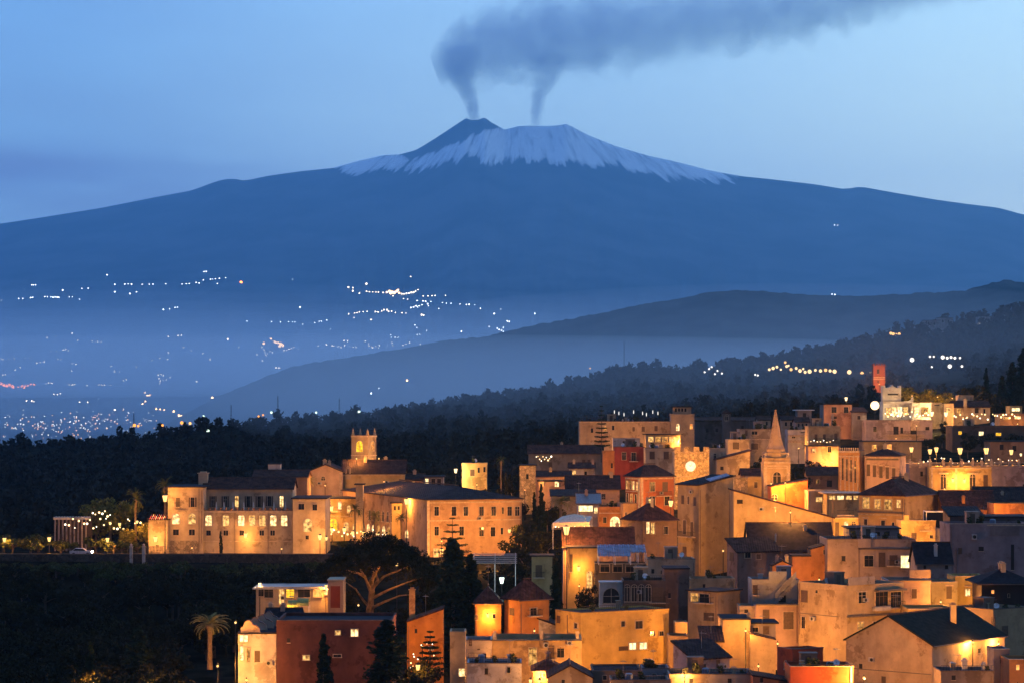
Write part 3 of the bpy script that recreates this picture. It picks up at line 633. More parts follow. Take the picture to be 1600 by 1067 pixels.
# ------------------------------------------------------------------ middle of the town
H('long low taupe house with two small shutters below the big palace', 826, 826, 942, 708, 745, 630, 0, (.33, .27, .2), 'gr', 1.8, [(912, 722, 4, 8, 's'), (920, 722, 4, 8, 's'), (860, 726, 5, 8, 's')], dep=8)
H('bright orange gable wall house with flat roof', 942, 942, 960, 704, 750, 612, 0, OR, 'flat', 0, [(956, 727, 3, 8, 'o')], dep=7, clut=False)  # lit face of the red house; orange wall colour stands in for lamp light
H('dark red flat roofed house beside its orange lit end', 960.5, 960.5, 1008, 698, 750, 611, 0, (.30, .06, .05), 'flat', 0, [(990, 713, 7, 13, 'w'), (975, 712, 6, 12, 'w')], dep=9, ex=[('balcony', 990, 716, 14, 10)])
H('pale flat house left of the clock tower with two shuttered windows', 1008.5, 1008.5, 1053, 700, 745, 600, 0, CR, 'flat', 0, [(1019, 711, 7, 11, 's'), (1041, 711, 7, 11, 's')], dep=8)
H('low pink cottage among brown roofs', 838, 838, 892, 744, 765, 580, 0, PK, 'gr', 1.0, [(846, 754, 5, 10, 'l'), (870, 754, 6, 10, 'w')], dep=7)
H('pale cottage with one bright arched window', 890, 890, 929, 731, 752, 592, 0, WH, 'gr', 1.0, [(897, 739, 6, 9, 'al'), (915, 739, 4, 6, 'w')], dep=6)
H('broad brown tiled house with rosy end wall', 885, 885, 968, 763, 800, 560, 0, PK, 'gr', 2.6, [(943, 775, 6, 8, 'o')], dep=9)
H('taupe house with square dark opening below brown roofs', 862, 862, 930, 775, 805, 545, 0, (.36, .29, .22), 'shb', 1.0, [(884, 778, 13, 9, 'o')], dep=8)
H('amber lit stone cottage beside the tall cypress', 812, 812, 837, 727, 762, 575, 0, YE, 'slab', 0, [(824, 744, 4, 8, 'w')], dep=6, mat=stone((.5, .4, .24)))
H('small lit terrace house with twin windows right of the amber cottage', 842, 842, 884, 752, 770, 568, 0, PK, 'slab', 0, [(847, 755, 5, 8, 'lo'), (870, 756, 6, 8, 'l')], dep=5)
ct, tR, tL, tz = H('floodlit stone clock tower with battlements and a round glowing clock', 1054, 1054, 1108, 706, 760, 565, 0, YE, 'flat', 0, [(1081, 764, 8, 12, 'a')], dep=7, cat='clock tower', mat=stone((.56, .43, .22), 2.2), ph=.3, clut=False, ex=[('band', 1081, 744, 54, 1.5)])
merlons(ct, tR, tL, tz, 1.25, .95, 1.2, stone((.56, .43, .22), 2.2), 'R', .5)
mb = MB(); cc_ = tR.at(tR.t(1079), ZZ(728, 565), .06); rr_ = 8 / F * 565
mb.poly([cc_ + Vector((rr_ * math.cos(i * math.pi / 16), 0, rr_ * math.sin(i * math.pi / 16))) for i in range(32)]); ck = block(ct, 'clock_face', emit('clock_glow', (1, .78, .42), 1.5, .2), mb)
mb = MB()
for i in range(32):
    a0, a1 = i * math.pi / 16, (i + 1) * math.pi / 16; q_ = lambda r, a, e: cc_ + Vector((r * math.cos(a), e, r * math.sin(a)))
    mb.prism([q_(rr_, a0, 0), q_(rr_, a1, 0), q_(rr_ * 1.14, a1, 0), q_(rr_ * 1.14, a0, 0)], [q_(rr_, a0, -.12), q_(rr_, a1, -.12), q_(rr_ * 1.14, a1, -.12), q_(rr_ * 1.14, a0, -.12)])
ro_ = mb.build('clock_rim', TRIM, ck, ct.location)
mb = MB()
for a_, l_ in ((1.1, .62), (2.5, .45)):
    v_ = Vector((math.cos(a_), 0, math.sin(a_))); u_ = Vector((-v_.z, 0, v_.x)) * .05; b_ = cc_ + Vector((0, -.05, 0)); mb.prism([b_ - u_, b_ + u_, b_ + v_ * rr_ * l_], [p - Vector((0, .04, 0)) for p in (b_ - u_, b_ + u_, b_ + v_ * rr_ * l_)])
mb.build('clock_hand', DARKM, ck, ct.location)
H('red orange palazzo with hipped roof and white windows below the clock tower', 977, 1001, 1053, 745, 800, 540, 32, (.52, .17, .06), 'hip', 2.5,
    [(980.5, 757, 2.6, 13, 'l'), (985.5, 757.5, 2.6, 13, 'w'), (990.5, 758, 2.6, 13, 'l'), (996, 759, 2.8, 13, 'l'), (981, 777, 2.8, 14, 'w'), (987, 778, 2.8, 14, 'l'), (994, 779, 2.8, 14, 'w'), (1019, 760, 7.5, 14, 'w'), (1039, 760, 7.5, 14, 's'), (1019, 782, 8, 14, 'w'), (1042, 782, 8, 14, 'w')], cat='palazzo',
    ex=[('band', 1026, 747, 50, 2), ('band', 989, 767, 22, 1.5), ('balcony', 1034, 771, 24, 8), ('band', 989, 747, 23, 2.2), ('pilaster', 999, 770, 3, 48), ('pilaster', 1003, 770, 3, 48)])
pal, pR, pL, _ = H('long tan medieval palace with square lookout tower and lit gothic windows', 905, 905, 1048, 658, 712, 660, 0, TN, 'flat', 0, [(945, 669, 4.5, 8, 'al'), (925, 672, 4, 7, 'w'), (958, 668, 3.5, 7, 'w'), (990, 670, 4, 7, 's'), (1005, 670, 4, 7, 's'), (1025, 669, 4, 7, 's')], dep=9, cat='palace',
    ex=[('band', 976, 659, 142, 1.2), ('chimney', 973, 656, 2.4, 8, 1, WH), ('chimney', 982, 656, 2.4, 8, 1, WH), ('chimney', 989, 656, 2.4, 8, 1, WH), ('chimney', 998, 656, 2.4, 8, 1, WH)])
_, vR, vL, vz = H('', 1048.5, 1048.5, 1085, 646, 690, 657, 0, TN, 'flat', 0, [(1059, 667, 5, 11, 'al'), (1080, 666, 4, 8, 'lo')], dep=6, root=pal, clut=False)
H('', 1052, 1052, 1080, 636, 648, 659.6, 0, TN, 'slab', 0, [(1056, 640, 3, 5, 'o'), (1061, 640, 3, 5, 'o'), (1066, 640, 3, 5, 'o'), (1071, 640, 3, 5, 'o')], dep=2.6, root=pal, deep=0)
H('low white wall house under the palace', 958, 958, 1000, 684, 705, 640, 0, WH, 'flat', 0, [(975, 692, 4, 7, 'w')], dep=6, clut=False)
H('rooftop restaurant with a row of lit panes below the lookout tower', 1010, 1010, 1063, 679, 700, 640, 0, CR, 'slab', 0, [(1017, 686, 8, 8, 'l'), (1028, 686, 8, 8, 'l'), (1039, 686, 8, 8, 'l'), (1050, 686, 8, 8, 'l'), (1058.5, 686, 5, 8, 'w')], dep=7, cat='restaurant', over=.6)
H('long dark ridge roofed convent left of the steeple', 1086, 1086, 1186, 657, 700, 700, 0, (.16, .14, .13), 'gr', .8, [(1105, 672, 4, 6, 'o'), (1120, 672, 4, 6, 'o'), (1160, 668, 4, 6, 'o')], dep=9, cat='convent')
H('small unlit belfry rising from the dark convent roof', 1129, 1129, 1142, 646, 690, 695, 0, (.2, .17, .15), 'hip', 1.3, [(1135.5, 652, 5, 9, 'a')], dep=2.4, cat='bell tower', over=.2)
H('cream two storey house with broad upper terrace left of the steeple', 1156, 1156, 1204, 670, 730, 640, 0, (.5, .4, .28), 'flat', 0, [(1179, 675, 9, 7, 'w'), (1179, 697, 11, 10, 's'), (1166, 676, 3, 8, 'd')], dep=8, ex=[('band', 1180, 686, 48, 1.5)])
H('cream house with one big dark window stepped below the terrace house', 1137, 1137, 1171, 686, 730, 632, 0, CR, 'flat', 0, [(1150, 696, 10, 11, 's')], dep=7)
H('blank sloping plaster wall house between clock tower and steeple', 1120, 1120, 1172, 718, 755, 596, 0, TN, 'shr', 2.0, [(1128, 731, 5, 5, 'o')], dep=8)
H('small pale house just behind the clock tower battlements', 1108, 1108, 1135, 700, 735, 602, 0, CR, 'flat', 0, [(1117, 712, 4, 8, 'w')], dep=7)
H('brown roofed annex behind the steeple base', 1160, 1160, 1197, 742, 760, 562, 0, BR, 'gr', 1.2, [], dep=6)
H('golden plaster wall house at the foot of the steeple', 1168.5, 1168.5, 1200, 745, 790, 552, 0, YE, 'flat', 0, [(1181, 757, 5, 9, 's')], dep=6, clut=False)
H('rough stone ruin wall beside the tall tan house', 1147, 1147, 1168, 746, 790, 550, 0, TN, 'flat', 0, [], dep=5, mat=stone((.36, .28, .18)), clut=False)

# the baroque steeple
st, sR, sL, sz = H('floodlit baroque church steeple with pointed octagonal spire and open bell arch', 1193, 1193, 1235, 722, 790, 548, 0, (.60, .43, .24), 'flat', 0, [(1214, 748, 12, 22, 'a')], dep=5.6, cat='steeple', ph=.1, clut=False,
    ex=[('band', 1214, 722, 47, 3, .35), ('band', 1214, 727.5, 43, 2, .2), ('pilaster', 1196.5, 750, 4.5, 44), ('pilaster', 1231.5, 750, 4.5, 44), ('band', 1214, 731, 42, 1.2, .14)])
cx_ = sR.at(sR.L / 2, 0).x; cy_ = 548 + 2.8; mb = MB(); u_ = 548 / F
mb.cbox(cx_, cy_, sz, 40 * u_, 5.2, 6 * u_); mb.cbox(cx_, cy_, sz + 6 * u_, 43 * u_, 5.5, 1.6 * u_); mb.lathe((cx_, cy_, sz + 7.6 * u_), [(17 * u_, 0), (16.5 * u_, 6 * u_), (18 * u_, 6.5 * u_), (18 * u_, 7.6 * u_), (15.5 * u_, 8 * u_), (15 * u_, 13 * u_)], 8)
block(st, 'drum', plaster((.60, .43, .24)), mb); mb = MB()
mb.lathe((cx_, cy_, sz + 20.6 * u_), [(16.8 * u_, 0), (14.5 * u_, 1.6 * u_), (12 * u_, 6 * u_), (10 * u_, 14 * u_), (2.0 * u_, 57 * u_), (1.2 * u_, 60 * u_)], 8); mb.ball((cx_, cy_, sz + 81 * u_), 1.7 * u_)
block(st, 'spire', plaster((.60, .42, .25)), mb); mb = MB()
for sx_ in (-1, 1):
    for sy_ in (-1, 1): mb.lathe((cx_ + sx_ * 17.5 * u_, cy_ + sy_ * 2.2, sz + 7.6 * u_), [(.28, 0), (.34, .2), (.2, .4), (.3, .75), (.06, 1.2)], 7); block(st, 'urn', TRIM, mb); mb = MB()

# ------------------------------------------------------------------ upper right
H('small cream loggia house left behind the spire', 1185, 1185, 1204, 656, 690, 670, 0, CR, 'gr', .9, [(1191, 661, 3, 6, 'a'), (1198, 661, 3, 6, 'a')], dep=6)
H('little cream house right behind the spire', 1222, 1222, 1243, 656, 690, 668, 0, CR, 'gr', .9, [(1228, 662, 3.5, 6, 'w'), (1236, 662, 3.5, 6, 'w')], dep=6)
H('pink house with a row of arched loggia openings', 1243.5, 1243.5, 1264, 659, 690, 655, 0, PK, 'gr', 1.0, [(1248, 664, 3, 6, 'a'), (1254, 664, 3, 6, 'a'), (1260, 664, 3, 6, 'a')], dep=6)
H('bright cream house with stacked white balconies right of the spire', 1231, 1231, 1263, 671, 720, 640, 0, WH, 'flat', 0, [(1256, 674, 9, 4, 'o'), (1240, 682, 5, 4, 'w')], dep=7, ex=[('band', 1247, 680, 32, 3, .5), ('band', 1247, 689, 32, 4, .6)])
H('pale villa seen under a white canopy roof on the skyline', 1246, 1246, 1268, 641, 668, 690, 0, GY, 'slab', 0, [(1257, 648, 5, 6, 'o')], dep=5, over=.7, rmat=WHITEM)
H('tan house with two tall dark doors right of the spire', 1263.5, 1263.5, 1313, 665, 720, 622, 0, (.46, .35, .2), 'flat', 0, [(1275, 684, 3.4, 11, 'd'), (1288, 684, 3.4, 11, 'd'), (1306, 682, 4, 9, 'd')], dep=8, ex=[('chimney', 1301, 648, 3.4, 17, 2), ('balcony', 1282, 688, 22, 6)])
H('cream cottage with arched lit porch below the tan house', 1263, 1263, 1310, 697, 725, 606, 0, PK, 'slab', 0, [(1272, 704, 5, 7, 'l'), (1296, 702, 6, 9, 'w')], dep=6)
H('dark roofed house under the black trees by the orange palace', 1262, 1262, 1312, 742, 770, 580, 0, BR, 'gr', 1.6, [(1278, 752, 5, 6, 'w'), (1296, 755, 8, 10, 'o')], dep=7)
H('pink square house with two windows near the floodlight', 1287, 1287, 1331, 632, 680, 700, 0, (.55, .32, .22), 'slab', 0, [(1303, 640, 8, 9, 'w'), (1322, 640, 7, 9, 'w'), (1303, 652, 9, 4, 'o')], dep=9, over=.25, rmat=ROOF2)
H('grey shed roofed house between pink house and floodlight', 1331.5, 1331.5, 1354, 644, 680, 698, 0, GY, 'shb', 1.2, [(1342, 652, 5, 6, 'w')], dep=7)
H('white villa with dark doors and long balcony below the floodlit restaurant', 1353, 1353, 1457, 656, 700, 690, 0, (.58, .46, .40), 'flat', 0, [(1367, 670, 5, 8, 'w'), (1400, 672, 8, 12, 'o'), (1409, 672, 4, 9, 'o'), (1427, 672, 9, 12, 'o'), (1449, 669, 6, 5, 'o')], dep=8, cat='villa', clut=False, ex=[('balcony', 1415, 675, 60, 9), ('pilaster', 1430, 664, 14, 16)])
rs, rR, rL, rz = H('white restaurant with shaped gable and glowing terrace on the upper right hill', 1380, 1380, 1424, 627, 656, 704, 0, WH, 'flat', 0, [(1388, 643, 7, 12, 'l'), (1397, 642, 7, 13, 'l'), (1406, 642, 7, 13, 'lw'), (1415, 642, 7, 13, 'l')], dep=7, cat='restaurant', clut=False)
H('', 1424.5, 1424.5, 1455, 629, 656, 702, 0, WH, 'flat', 0, [(1432, 643, 7, 14, 'l'), (1445, 643, 11, 14, 'l')], dep=7, root=rs, clut=False)
mb = MB(); g0 = P(1379, 627, 704.6); u_ = 704.6 / F
out_ = [(0, 0), (29, 0), (29, 25), (26, 25), (25, 21), (21, 22), (17, 24), (15, 26.5), (13, 24), (9, 22), (5, 21), (4, 25), (0, 25)]
lo_ = [g0 + Vector((a * u_, 0, b * u_)) for a, b in out_]; mb.prism(lo_, [p + Vector((0, 3.4, 0)) for p in lo_]); gb_ = block(rs, 'shaped_gable', plaster(WH), mb)
mb = MB(); mb.box(P(1387, 617, 704.5), (16 * u_, 0, 0), (0, .08, 0), (0, 0, 2.4 * u_)); mb.build('slot_window', HOLE_SHADE, gb_, rs.location)
mb = MB(); g0 = P(1410, 624.5, 701); out_ = [(0, 0), (17, 0), (17, 9), (15, 9), (13, 4), (9, 2), (0, 1.6)]; u_ = 701 / F
lo_ = [g0 + Vector((a * u_, 0, b * u_ - 3.8 * u_)) for a, b in out_]; mb.prism(lo_, [p + Vector((0, .3, 0)) for p in lo_]); block(rs, 'curved_parapet', plaster(WH), mb)
kt, kR, kL, kz = H('slim red floodlit battlemented tower on the skyline', 1364.5, 1364.5, 1383, 571, 640, 880, 0, (.40, .13, .085), 'flat', 0, [(1372, 580, 4, 7, 'o'), (1372, 596, 2, 3, 'o')], dep=4, cat='tower', ph=.2, clut=False, ex=[('band', 1373.7, 589.5, 18, 1.4, .15), ('band', 1373.7, 592, 18, 1, .12)])
merlons(kt, kR, kL, kz, .45, .38, .7, plaster((.40, .13, .085)), 'RL', .3)
H('white rooftop hut house with tiny awning beside the dark cypresses', 1498, 1498, 1521, 617, 640, 722, 0, CR, 'flat', 0, [(1507, 624, 3, 6, 'w')], dep=5, clut=False)
H('red roofed cottage with pale porch below the rooftop hut', 1490, 1490, 1547, 636, 668, 716, 0, CR, 'gr', 1.6, [(1498, 642, 6, 8, 'l'), (1526, 641, 6, 8, 'o'), (1538, 642, 3, 7, 'w')], dep=8, ex=[('chimney', 1508, 624, 5, 10, 0)])
H('small tan house with eyebrow window under the lit trees', 1455.5, 1455.5, 1475, 629, 660, 712, 0, TN, 'flat', 0, [(1464, 632, 8, 3, 'o')], dep=6, clut=False)
H('cream terrace house with lit garden doors under the lit trees', 1475.5, 1475.5, 1490, 630, 660, 710, 0, CR, 'slab', 0, [(1482, 640, 8, 7, 'l')], dep=6)
H('yellow lit cube house at the far right edge of the hill', 1578, 1578, 1597, 634, 660, 705, 0, YE, 'flat', 0, [(1587, 639, 12, 6, 'lw')], dep=6, clut=False)
H('reddish wall house with glowing roof terrace at the right edge', 1562, 1562, 1612, 646, 690, 695, 0, BR, 'flat', 0, [(1572, 643 + 10, 9, 3, 'l'), (1590, 652, 9, 4, 'l')], dep=7, clut=False)
H('dark brown hillside house with three small bright windows', 1488, 1488, 1612, 665, 720, 655, 0, (.16, .11, .08), 'flat', 0, [(1500, 676, 5, 5, 'ly'), (1533, 677, 7, 6, 'lw'), (1560, 678, 8, 4.5, 'ly')], dep=10)
H('orange tan house behind the lamp lit belvedere', 1547, 1547, 1612, 690, 730, 625, 0, (.45, .27, .15), 'slab', 0, [(1565, 698, 6, 8, 'o'), (1585, 700, 6, 8, 'o')], dep=8)
H('low rendered wall house right of the white villa', 1350, 1350, 1440, 690, 715, 610, 0, (.3, .24, .17), 'slab', 0, [(1366, 699, 7, 9, 'w'), (1388, 700, 10, 12, 'lo')], dep=9)

opal, oR, oL, oz = H('ornate orange palace with tall pilastered windows and roof balustrade', 1310, 1343, 1351, 704, 780, 560, 68, (.62, .34, .13), 'flat', 0, [(x, 732 + (x - 1316) * .22, 2.2, 34, 'w') for x in (1317, 1323.5, 1330, 1336.5)], cat='palace', ph=.9, clut=False,
    ex=[('band', 1327, 705, 33, 3, .3), ('band', 1327, 712.5, 33, 2, .2)] + [('pilaster', x, 742, 1.6, 62) for x in (1313.5, 1320.5, 1327, 1333.5, 1340.5)])
mb = MB()
for i in range(9): mb.lathe(oL.at(.4 + i * (oL.L - .8) / 8, oz, -.1), [(.2, 0), (.1, .2), (.18, .45), (.1, .7)], 6); block(opal, 'roof_urn', TRIM, mb); mb = MB()
H('rosy palace with five tall hooded windows and carved frieze', 1351.5, 1351.5, 1406, 712, 775, 559, -18, PK, 'hip', 1.7, [(x, 734 + (x - 1357) * .15, 4, 17, 'd') for x in (1357, 1366.5, 1376.5, 1386.5, 1396.5)], dep=8, cat='palace', over=.4,
    ex=[('hood', x, 724 + (x - 1357) * .15, 6.5, 1.6) for x in (1357, 1366.5, 1376.5, 1386.5, 1396.5)] + [('slab', 1379, 717, 50, 3, .16), ('band', 1379, 714.5, 53, 2, .3)])
H('grey plaster terrace wall house below the leftmost belvedere lamp', 1421, 1421, 1451, 724, 790, 578, 0, (.42, .32, .26), 'flat', 0, [(1440, 740, 4, 8, 'o')], dep=8, clut=False)
ar, aR, aL, az = H('glowing yellow terrace front with two pedimented arched doors and wall lanterns', 1451.5, 1451.5, 1550, 729, 785, 575, 0, YE, 'flat', 0, [(1474, 752, 8, 24, 'a'), (1519.5, 753, 9, 26, 'a'), (1540, 752, 6, 20, 's')], dep=11, cat='house', clut=False, ph=.4,
    ex=[('hood', 1474, 739, 15, 2.5), ('hood', 1519.5, 739.5, 16, 2.5), ('band', 1501, 731, 98, 2, .2), ('pilaster', 1494, 752, 3, 40), ('pilaster', 1456, 752, 3, 40)])
mb = MB()
for x in (1422, 1438, 1453, 1474, 1486, 1503, 1520, 1534, 1549, 1563, 1578, 1592):
    p = P(x, 728, 576); mb = MB(); mb.cbox(p.x, p.y, p.z - .3, .5, .5, 1.4); mb.cbox(p.x, p.y, p.z + 1.1, .65, .65, .12); mb.lathe((p.x, p.y, p.z + 1.22), [(.12, 0), (.24, .18), (.2, .35), (.05, .5)], 8); block(ar, 'balustrade_post', TRIM, mb)
mb = MB()
for i in range(90):
    x = 1423 + i * 1.9; p = P(x, 728, 576.3); mb.cbox(p.x, p.y, p.z, .09, .12, .75)
p = P(1422, 728, 576.2); mb.box(p + Vector((0, 0, .75)), (26, 0, 0), (0, .25, 0), (0, 0, .12)); block(ar, 'balustrade', TRIM, mb)
H('blank violet grey wall house right of the yellow terrace front', 1550.5, 1550.5, 1612, 728, 800, 574, 0, (.30, .25, .28), 'flat', 0, [(1600, 760, 4, 8, 'o')], dep=10, clut=False)

gl, gR, gL, gz = H('golden house with a row of big lit windows under a dark hipped roof', 1342, 1412, 1466, 775, 860, 498, 56, (.58, .38, .16), 'hip', 3.3,
    [(1353.5, 785, 10.5, 17, 'l'), (1371.5, 787, 9, 15, 'l'), (1388, 788, 11, 16, 'l'), (1404.5, 786.5, 6, 12, 'l'), (1353, 815, 5, 9, 'w'), (1380, 817, 6, 9, 'w'), (1396, 820, 4, 9, 'w')], cat='house', over=.5,
    ex=[('slab', 1377, 799.5, 70, 3, .7), ('band', 1377, 803.5, 70, 2, .3), ('hood', 1353, 808, 9, 1.6), ('hood', 1380, 809, 11, 1.6)])
H('small gold cottage with arched doors left of the golden house', 1301, 1301, 1341, 808, 850, 490, 0, YE, 'flat', 0, [(1308, 826, 5, 20, 's'), (1322, 825, 6, 22, 'al'), (1334, 824, 6, 20, 'a')], dep=6, ex=[('band', 1321, 809, 40, 2, .2), ('balcony', 1320, 801, 26, 8)], clut=False)
H('lit sun terrace pavilion with pale awning roofs behind the gold cottage', 1292, 1292, 1342, 771, 800, 520, 0, YE, 'slab', 0, [(1300, 777, 10, 6, 'l'), (1313, 777, 10, 6, 'l'), (1326, 777, 9, 6, 'l'), (1337, 777, 7, 6, 'l')], dep=8, over=.8, rmat=TRIM)
H('bright yellow house below the golden house with small hatch and terrace', 1408, 1408, 1462, 813, 870, 487, 0, YE, 'flat', 0, [(1428, 837, 7, 9, 's'), (1455, 838, 5, 5, 'w')], dep=6, ex=[('band', 1446, 829, 18, 2, .6), ('wallup', 1416, 809, 8, 9, .2, YE)], clut=False)
gz_ = empty('glass_pavilion', P(1447, 826, 488), 'white framed glass pavilion on the yellow house terrace', 'pavilion'); mb = MB(); pn = MB(); o_ = P(1447, 826, 488); sx, sy, sz_ = 5.0, 3.4, 3.2
for a_ in (0, sx - .12):
    for b_ in (0, sy - .12): mb.box(o_ + Vector((a_, b_, 0)), (.12, 0, 0), (0, .12, 0), (0, 0, sz_))
for b_ in (0, sy / 2, sy - .12): mb.box(o_ + Vector((0, b_, sz_)), (sx, 0, 0), (0, .12, 0), (0, 0, .14))
for a_ in (0, sx - .12): mb.box(o_ + Vector((a_, .13, sz_ + .142)), (.12, 0, 0), (0, sy - .26, 0), (0, 0, .1))
pn.box(o_ + Vector((.13, sy - .06, 0)), (sx - .26, 0, 0), (0, .04, 0), (0, 0, sz_)); mb.build('frame', WHITEM, gz_, o_); pn.build('glass', GLASS, gz_, o_); mb = MB(); mb.box(o_ + Vector((-.1, -.1, -3)), (sx + .2, 0, 0), (0, sy + .2, 0), (0, 0, 2.99)); mb.build('base', plaster(GY), gz_, o_)
H('long dark roofed house with orange front and chimney on the right', 1475, 1475, 1556, 794, 830, 505, 0, OR, 'gr', 3.2, [(1497, 803, 7, 12, 'o'), (1484, 803, 5, 8, 'w')], dep=10, ex=[('chimney', 1505, 776, 5, 11, 1.5, OR)])
H('orange plaster cube at the right edge above grey house', 1553, 1553, 1612, 786, 830, 498, 0, OR, 'flat', 0, [], dep=7, clut=False)
H('broad dark tiled roof house at the right edge', 1530, 1530, 1612, 786, 800, 520, 0, BR, 'gr', 3.0, [], dep=12, ex=[('chimney', 1566, 769, 4, 8, 3)])
H('stone shed leaning on the golden house', 1466, 1466, 1500, 770, 800, 512, 0, TN, 'shd', 1.6, [], dep=6, mat=stone((.36, .28, .18)))
# ------------------------------------------------------------------ centre
H('tall blank tan house with sloping dark roof and blue skylight in the town centre', 1059, 1092, 1146, 758, 930, 480, 32, (.50, .36, .19), 'shr', 1.55,
    [(1067, 780, 3, 12, 's'), (1076, 781, 3, 12, 's'), (1086, 783, 3, 12, 's'), (1070, 823, 5, 22, 's'), (1081.5, 826, 5, 22, 's'), (1070, 862, 5, 16, 's')], rmat=ROOF2, ex=[('balcony', 1076, 832, 22, 14), ('pipe', 1094, 830, 1.5, 130)])
sk = MB(); a_ = P(1103, 751.5, 481.5); b_ = P(1135, 742.8, 484.5); c_ = P(1140, 746, 481.8 + 3); d_ = P(1110, 754.5, 481.2)
tall = [o for o in bpy.data.objects if o.get('label', '').startswith('tall blank tan')][0]
def up_(p, h): return p + Vector((0, 0, h))
sk.prism([up_(p, .35) for p in (d_, c_, b_, a_)], [up_(p, .5) for p in (d_, c_, b_, a_)]); sk.build('skylight', plain('blue_glass', (.16, .24, .42), .25), [o for o in tall.children if o.name.startswith('roof')][0], tall.location)
H('wide plain tan house with long descending roofline right of the tall tan house', 1146.5, 1146.5, 1303, 767, 870, 472, 0, (.58, .43, .22), 'shd', 5.0, [(1156, 773 + 10, 9, 6, 'o')], dep=10, over=.2)
H('low brick red annex by the steeple', 1205, 1205, 1262, 760, 800, 535, 0, (.55, .18, .06), 'shr', 1.3, [(1210, 776, 9, 9, 'a')], dep=7, over=.15)
H('long cream terrace wall house with glowing strip right of the red annex', 1263, 1263, 1311, 766, 800, 528, 0, CR, 'flat', 0, [(1290, 780, 30, 7, 'l')], dep=7, clut=False, ex=[('band', 1287, 767, 46, 2.2, .3)])
H('dark hipped roof house with bright double door below the two street lamps', 972, 1004, 1058, 814, 870, 470, 30, (.26, .17, .12), 'hip', 3.2, [(1012, 824, 5, 18, 'ld'), (1019.5, 825, 5.5, 17, 'ld'), (1040, 828, 6, 12, 'w'), (984, 826, 4, 14, 's')])
H('orange house with arched dining opening left of the dark hipped roof', 936, 936, 973, 791, 850, 490, 0, OR, 'flat', 0, [(961, 815, 15, 17, 'al'), (945, 812, 5, 9, 'w')], dep=9, ex=[('band', 954, 801, 36, 1.4)])
H('narrow lit house front with tall brown shutters beside the dining opening', 973.5, 973.5, 995, 786, 850, 487, 8, (.62, .38, .18), 'flat', 0, [(978, 810, 3, 20, 's'), (984, 811, 3, 20, 's'), (990, 813, 3, 20, 's')], dep=6, clut=False)
H('grey roofed restaurant with a glowing white strip window', 903, 903, 937, 786, 830, 503, 0, WH, 'gr', 1.7, [(915, 794, 22, 9, 'lw'), (931, 797, 5, 9, 'l')], dep=7, cat='restaurant', rmat=plain('zinc_roof', (.16, .16, .17), .5))
aw = empty('dining_tent', P(863, 826, 486), 'pale scalloped dining tent below the glowing restaurant window', 'tent'); o_ = aw.location; mb = MB()
A_, B_, C_, D_ = P(864, 816, 482), P(921, 815, 481), P(925, 806, 488), P(878, 806, 489); T_ = P(897, 802.5, 485)
for x, y in ((A_, B_), (B_, C_), (C_, D_), (D_, A_)): mb.poly((x, y, T_)); mb.poly((y - Vector((0, 0, .06)), x - Vector((0, 0, .06)), T_ - Vector((0, 0, .06))))
mb.build('canopy', plain('canvas', (.62, .50, .36), .9), aw, o_); mb = MB()
for i in range(26):
    p, q = A_.lerp(B_, i / 26), A_.lerp(B_, (i + 1) / 26); mb.prism([p, q, q - Vector((0, 0, .7)), (p + q) / 2 - Vector((0, 0, 1.0)), p - Vector((0, 0, .7))], [v + Vector((0, .05, 0)) for v in (p, q, q - Vector((0, 0, .7)), (p + q) / 2 - Vector((0, 0, 1.0)), p - Vector((0, 0, .7)))])
mb.build('valance', plain('canvas', (.62, .50, .36), .9), aw, o_); mb = MB()
for p in (A_, B_, C_, D_): mb.tube([p, p - Vector((0, 0, 5))], .05, 6)
mb.build('pole', WHITEM, aw, o_)
mid = H('long dark maroon roofed house behind the brightest street lamp', 880, 880, 991, 853, 925, 455, 0, PK, 'gr', 3.0, [(895, 880, 5, 14, 'w')], dep=8.5, over=.25, rmat=ROOF)
H('small cream lean to with dark door below the terrace pines', 831, 831, 863, 869, 915, 430, 0, (.50, .38, .20), 'slab', 0, [(842, 893, 9, 20, 'd')], dep=5)
H('lamp lit yellow wall house with iron gate arch', 887, 887, 935, 856, 925, 446, 0, YE, 'slab', 0, [(892, 880, 4, 28, 's'), (921, 905, 8, 26, 'al')], dep=5, ex=[('pipe', 890, 880, 2, 50)])
H('cream terrace house with little square windows above the arched doorway', 1012, 1012, 1086, 873, 915, 436, 0, (.48, .38, .27), 'flat', 0, [(1020, 892, 4.5, 7, 'o'), (1034, 893, 3, 5, 'o'), (1060, 892, 5, 7, 'o')], dep=7)
H('dark terrace house with shaded veranda under the blue roof sheets', 930, 930, 1012, 880, 915, 440, 0, (.16, .13, .10), 'flat', 0, [(x, 887, 14, 12, 'w') for x in (945, 965, 985, 1002)], dep=6, clut=False)
H('white rounded doorway block with dark bench opening', 937, 937, 973, 911, 960, 415, 0, WH, 'slab', 0, [(955, 930, 25, 23, 'a')], dep=4, over=.08, rmat=plaster(WH))
H('dark arcade house with slim white window frames behind the golden house', 973.5, 973.5, 1040, 906, 970, 414, 0, (.15, .11, .09), 'flat', 0, [(x, 926, 8, 26, 'a') for x in (980, 991, 1002, 1013)] + [(1028, 930, 15, 24, 's')], dep=7)
H('narrow dark brown tower house beside the golden house', 1038, 1038, 1077, 889, 1000, 418, 0, (.25, .16, .12), 'slab', 0, [(1046, 930, 4, 8, 'o')], dep=7, over=.12)
H('tan wall house with parapet behind the flat dark roofed house', 1078, 1078, 1148, 903, 940, 428, 0, (.48, .37, .22), 'flat', 0, [(1100, 915, 4, 6, 'o')], dep=6)
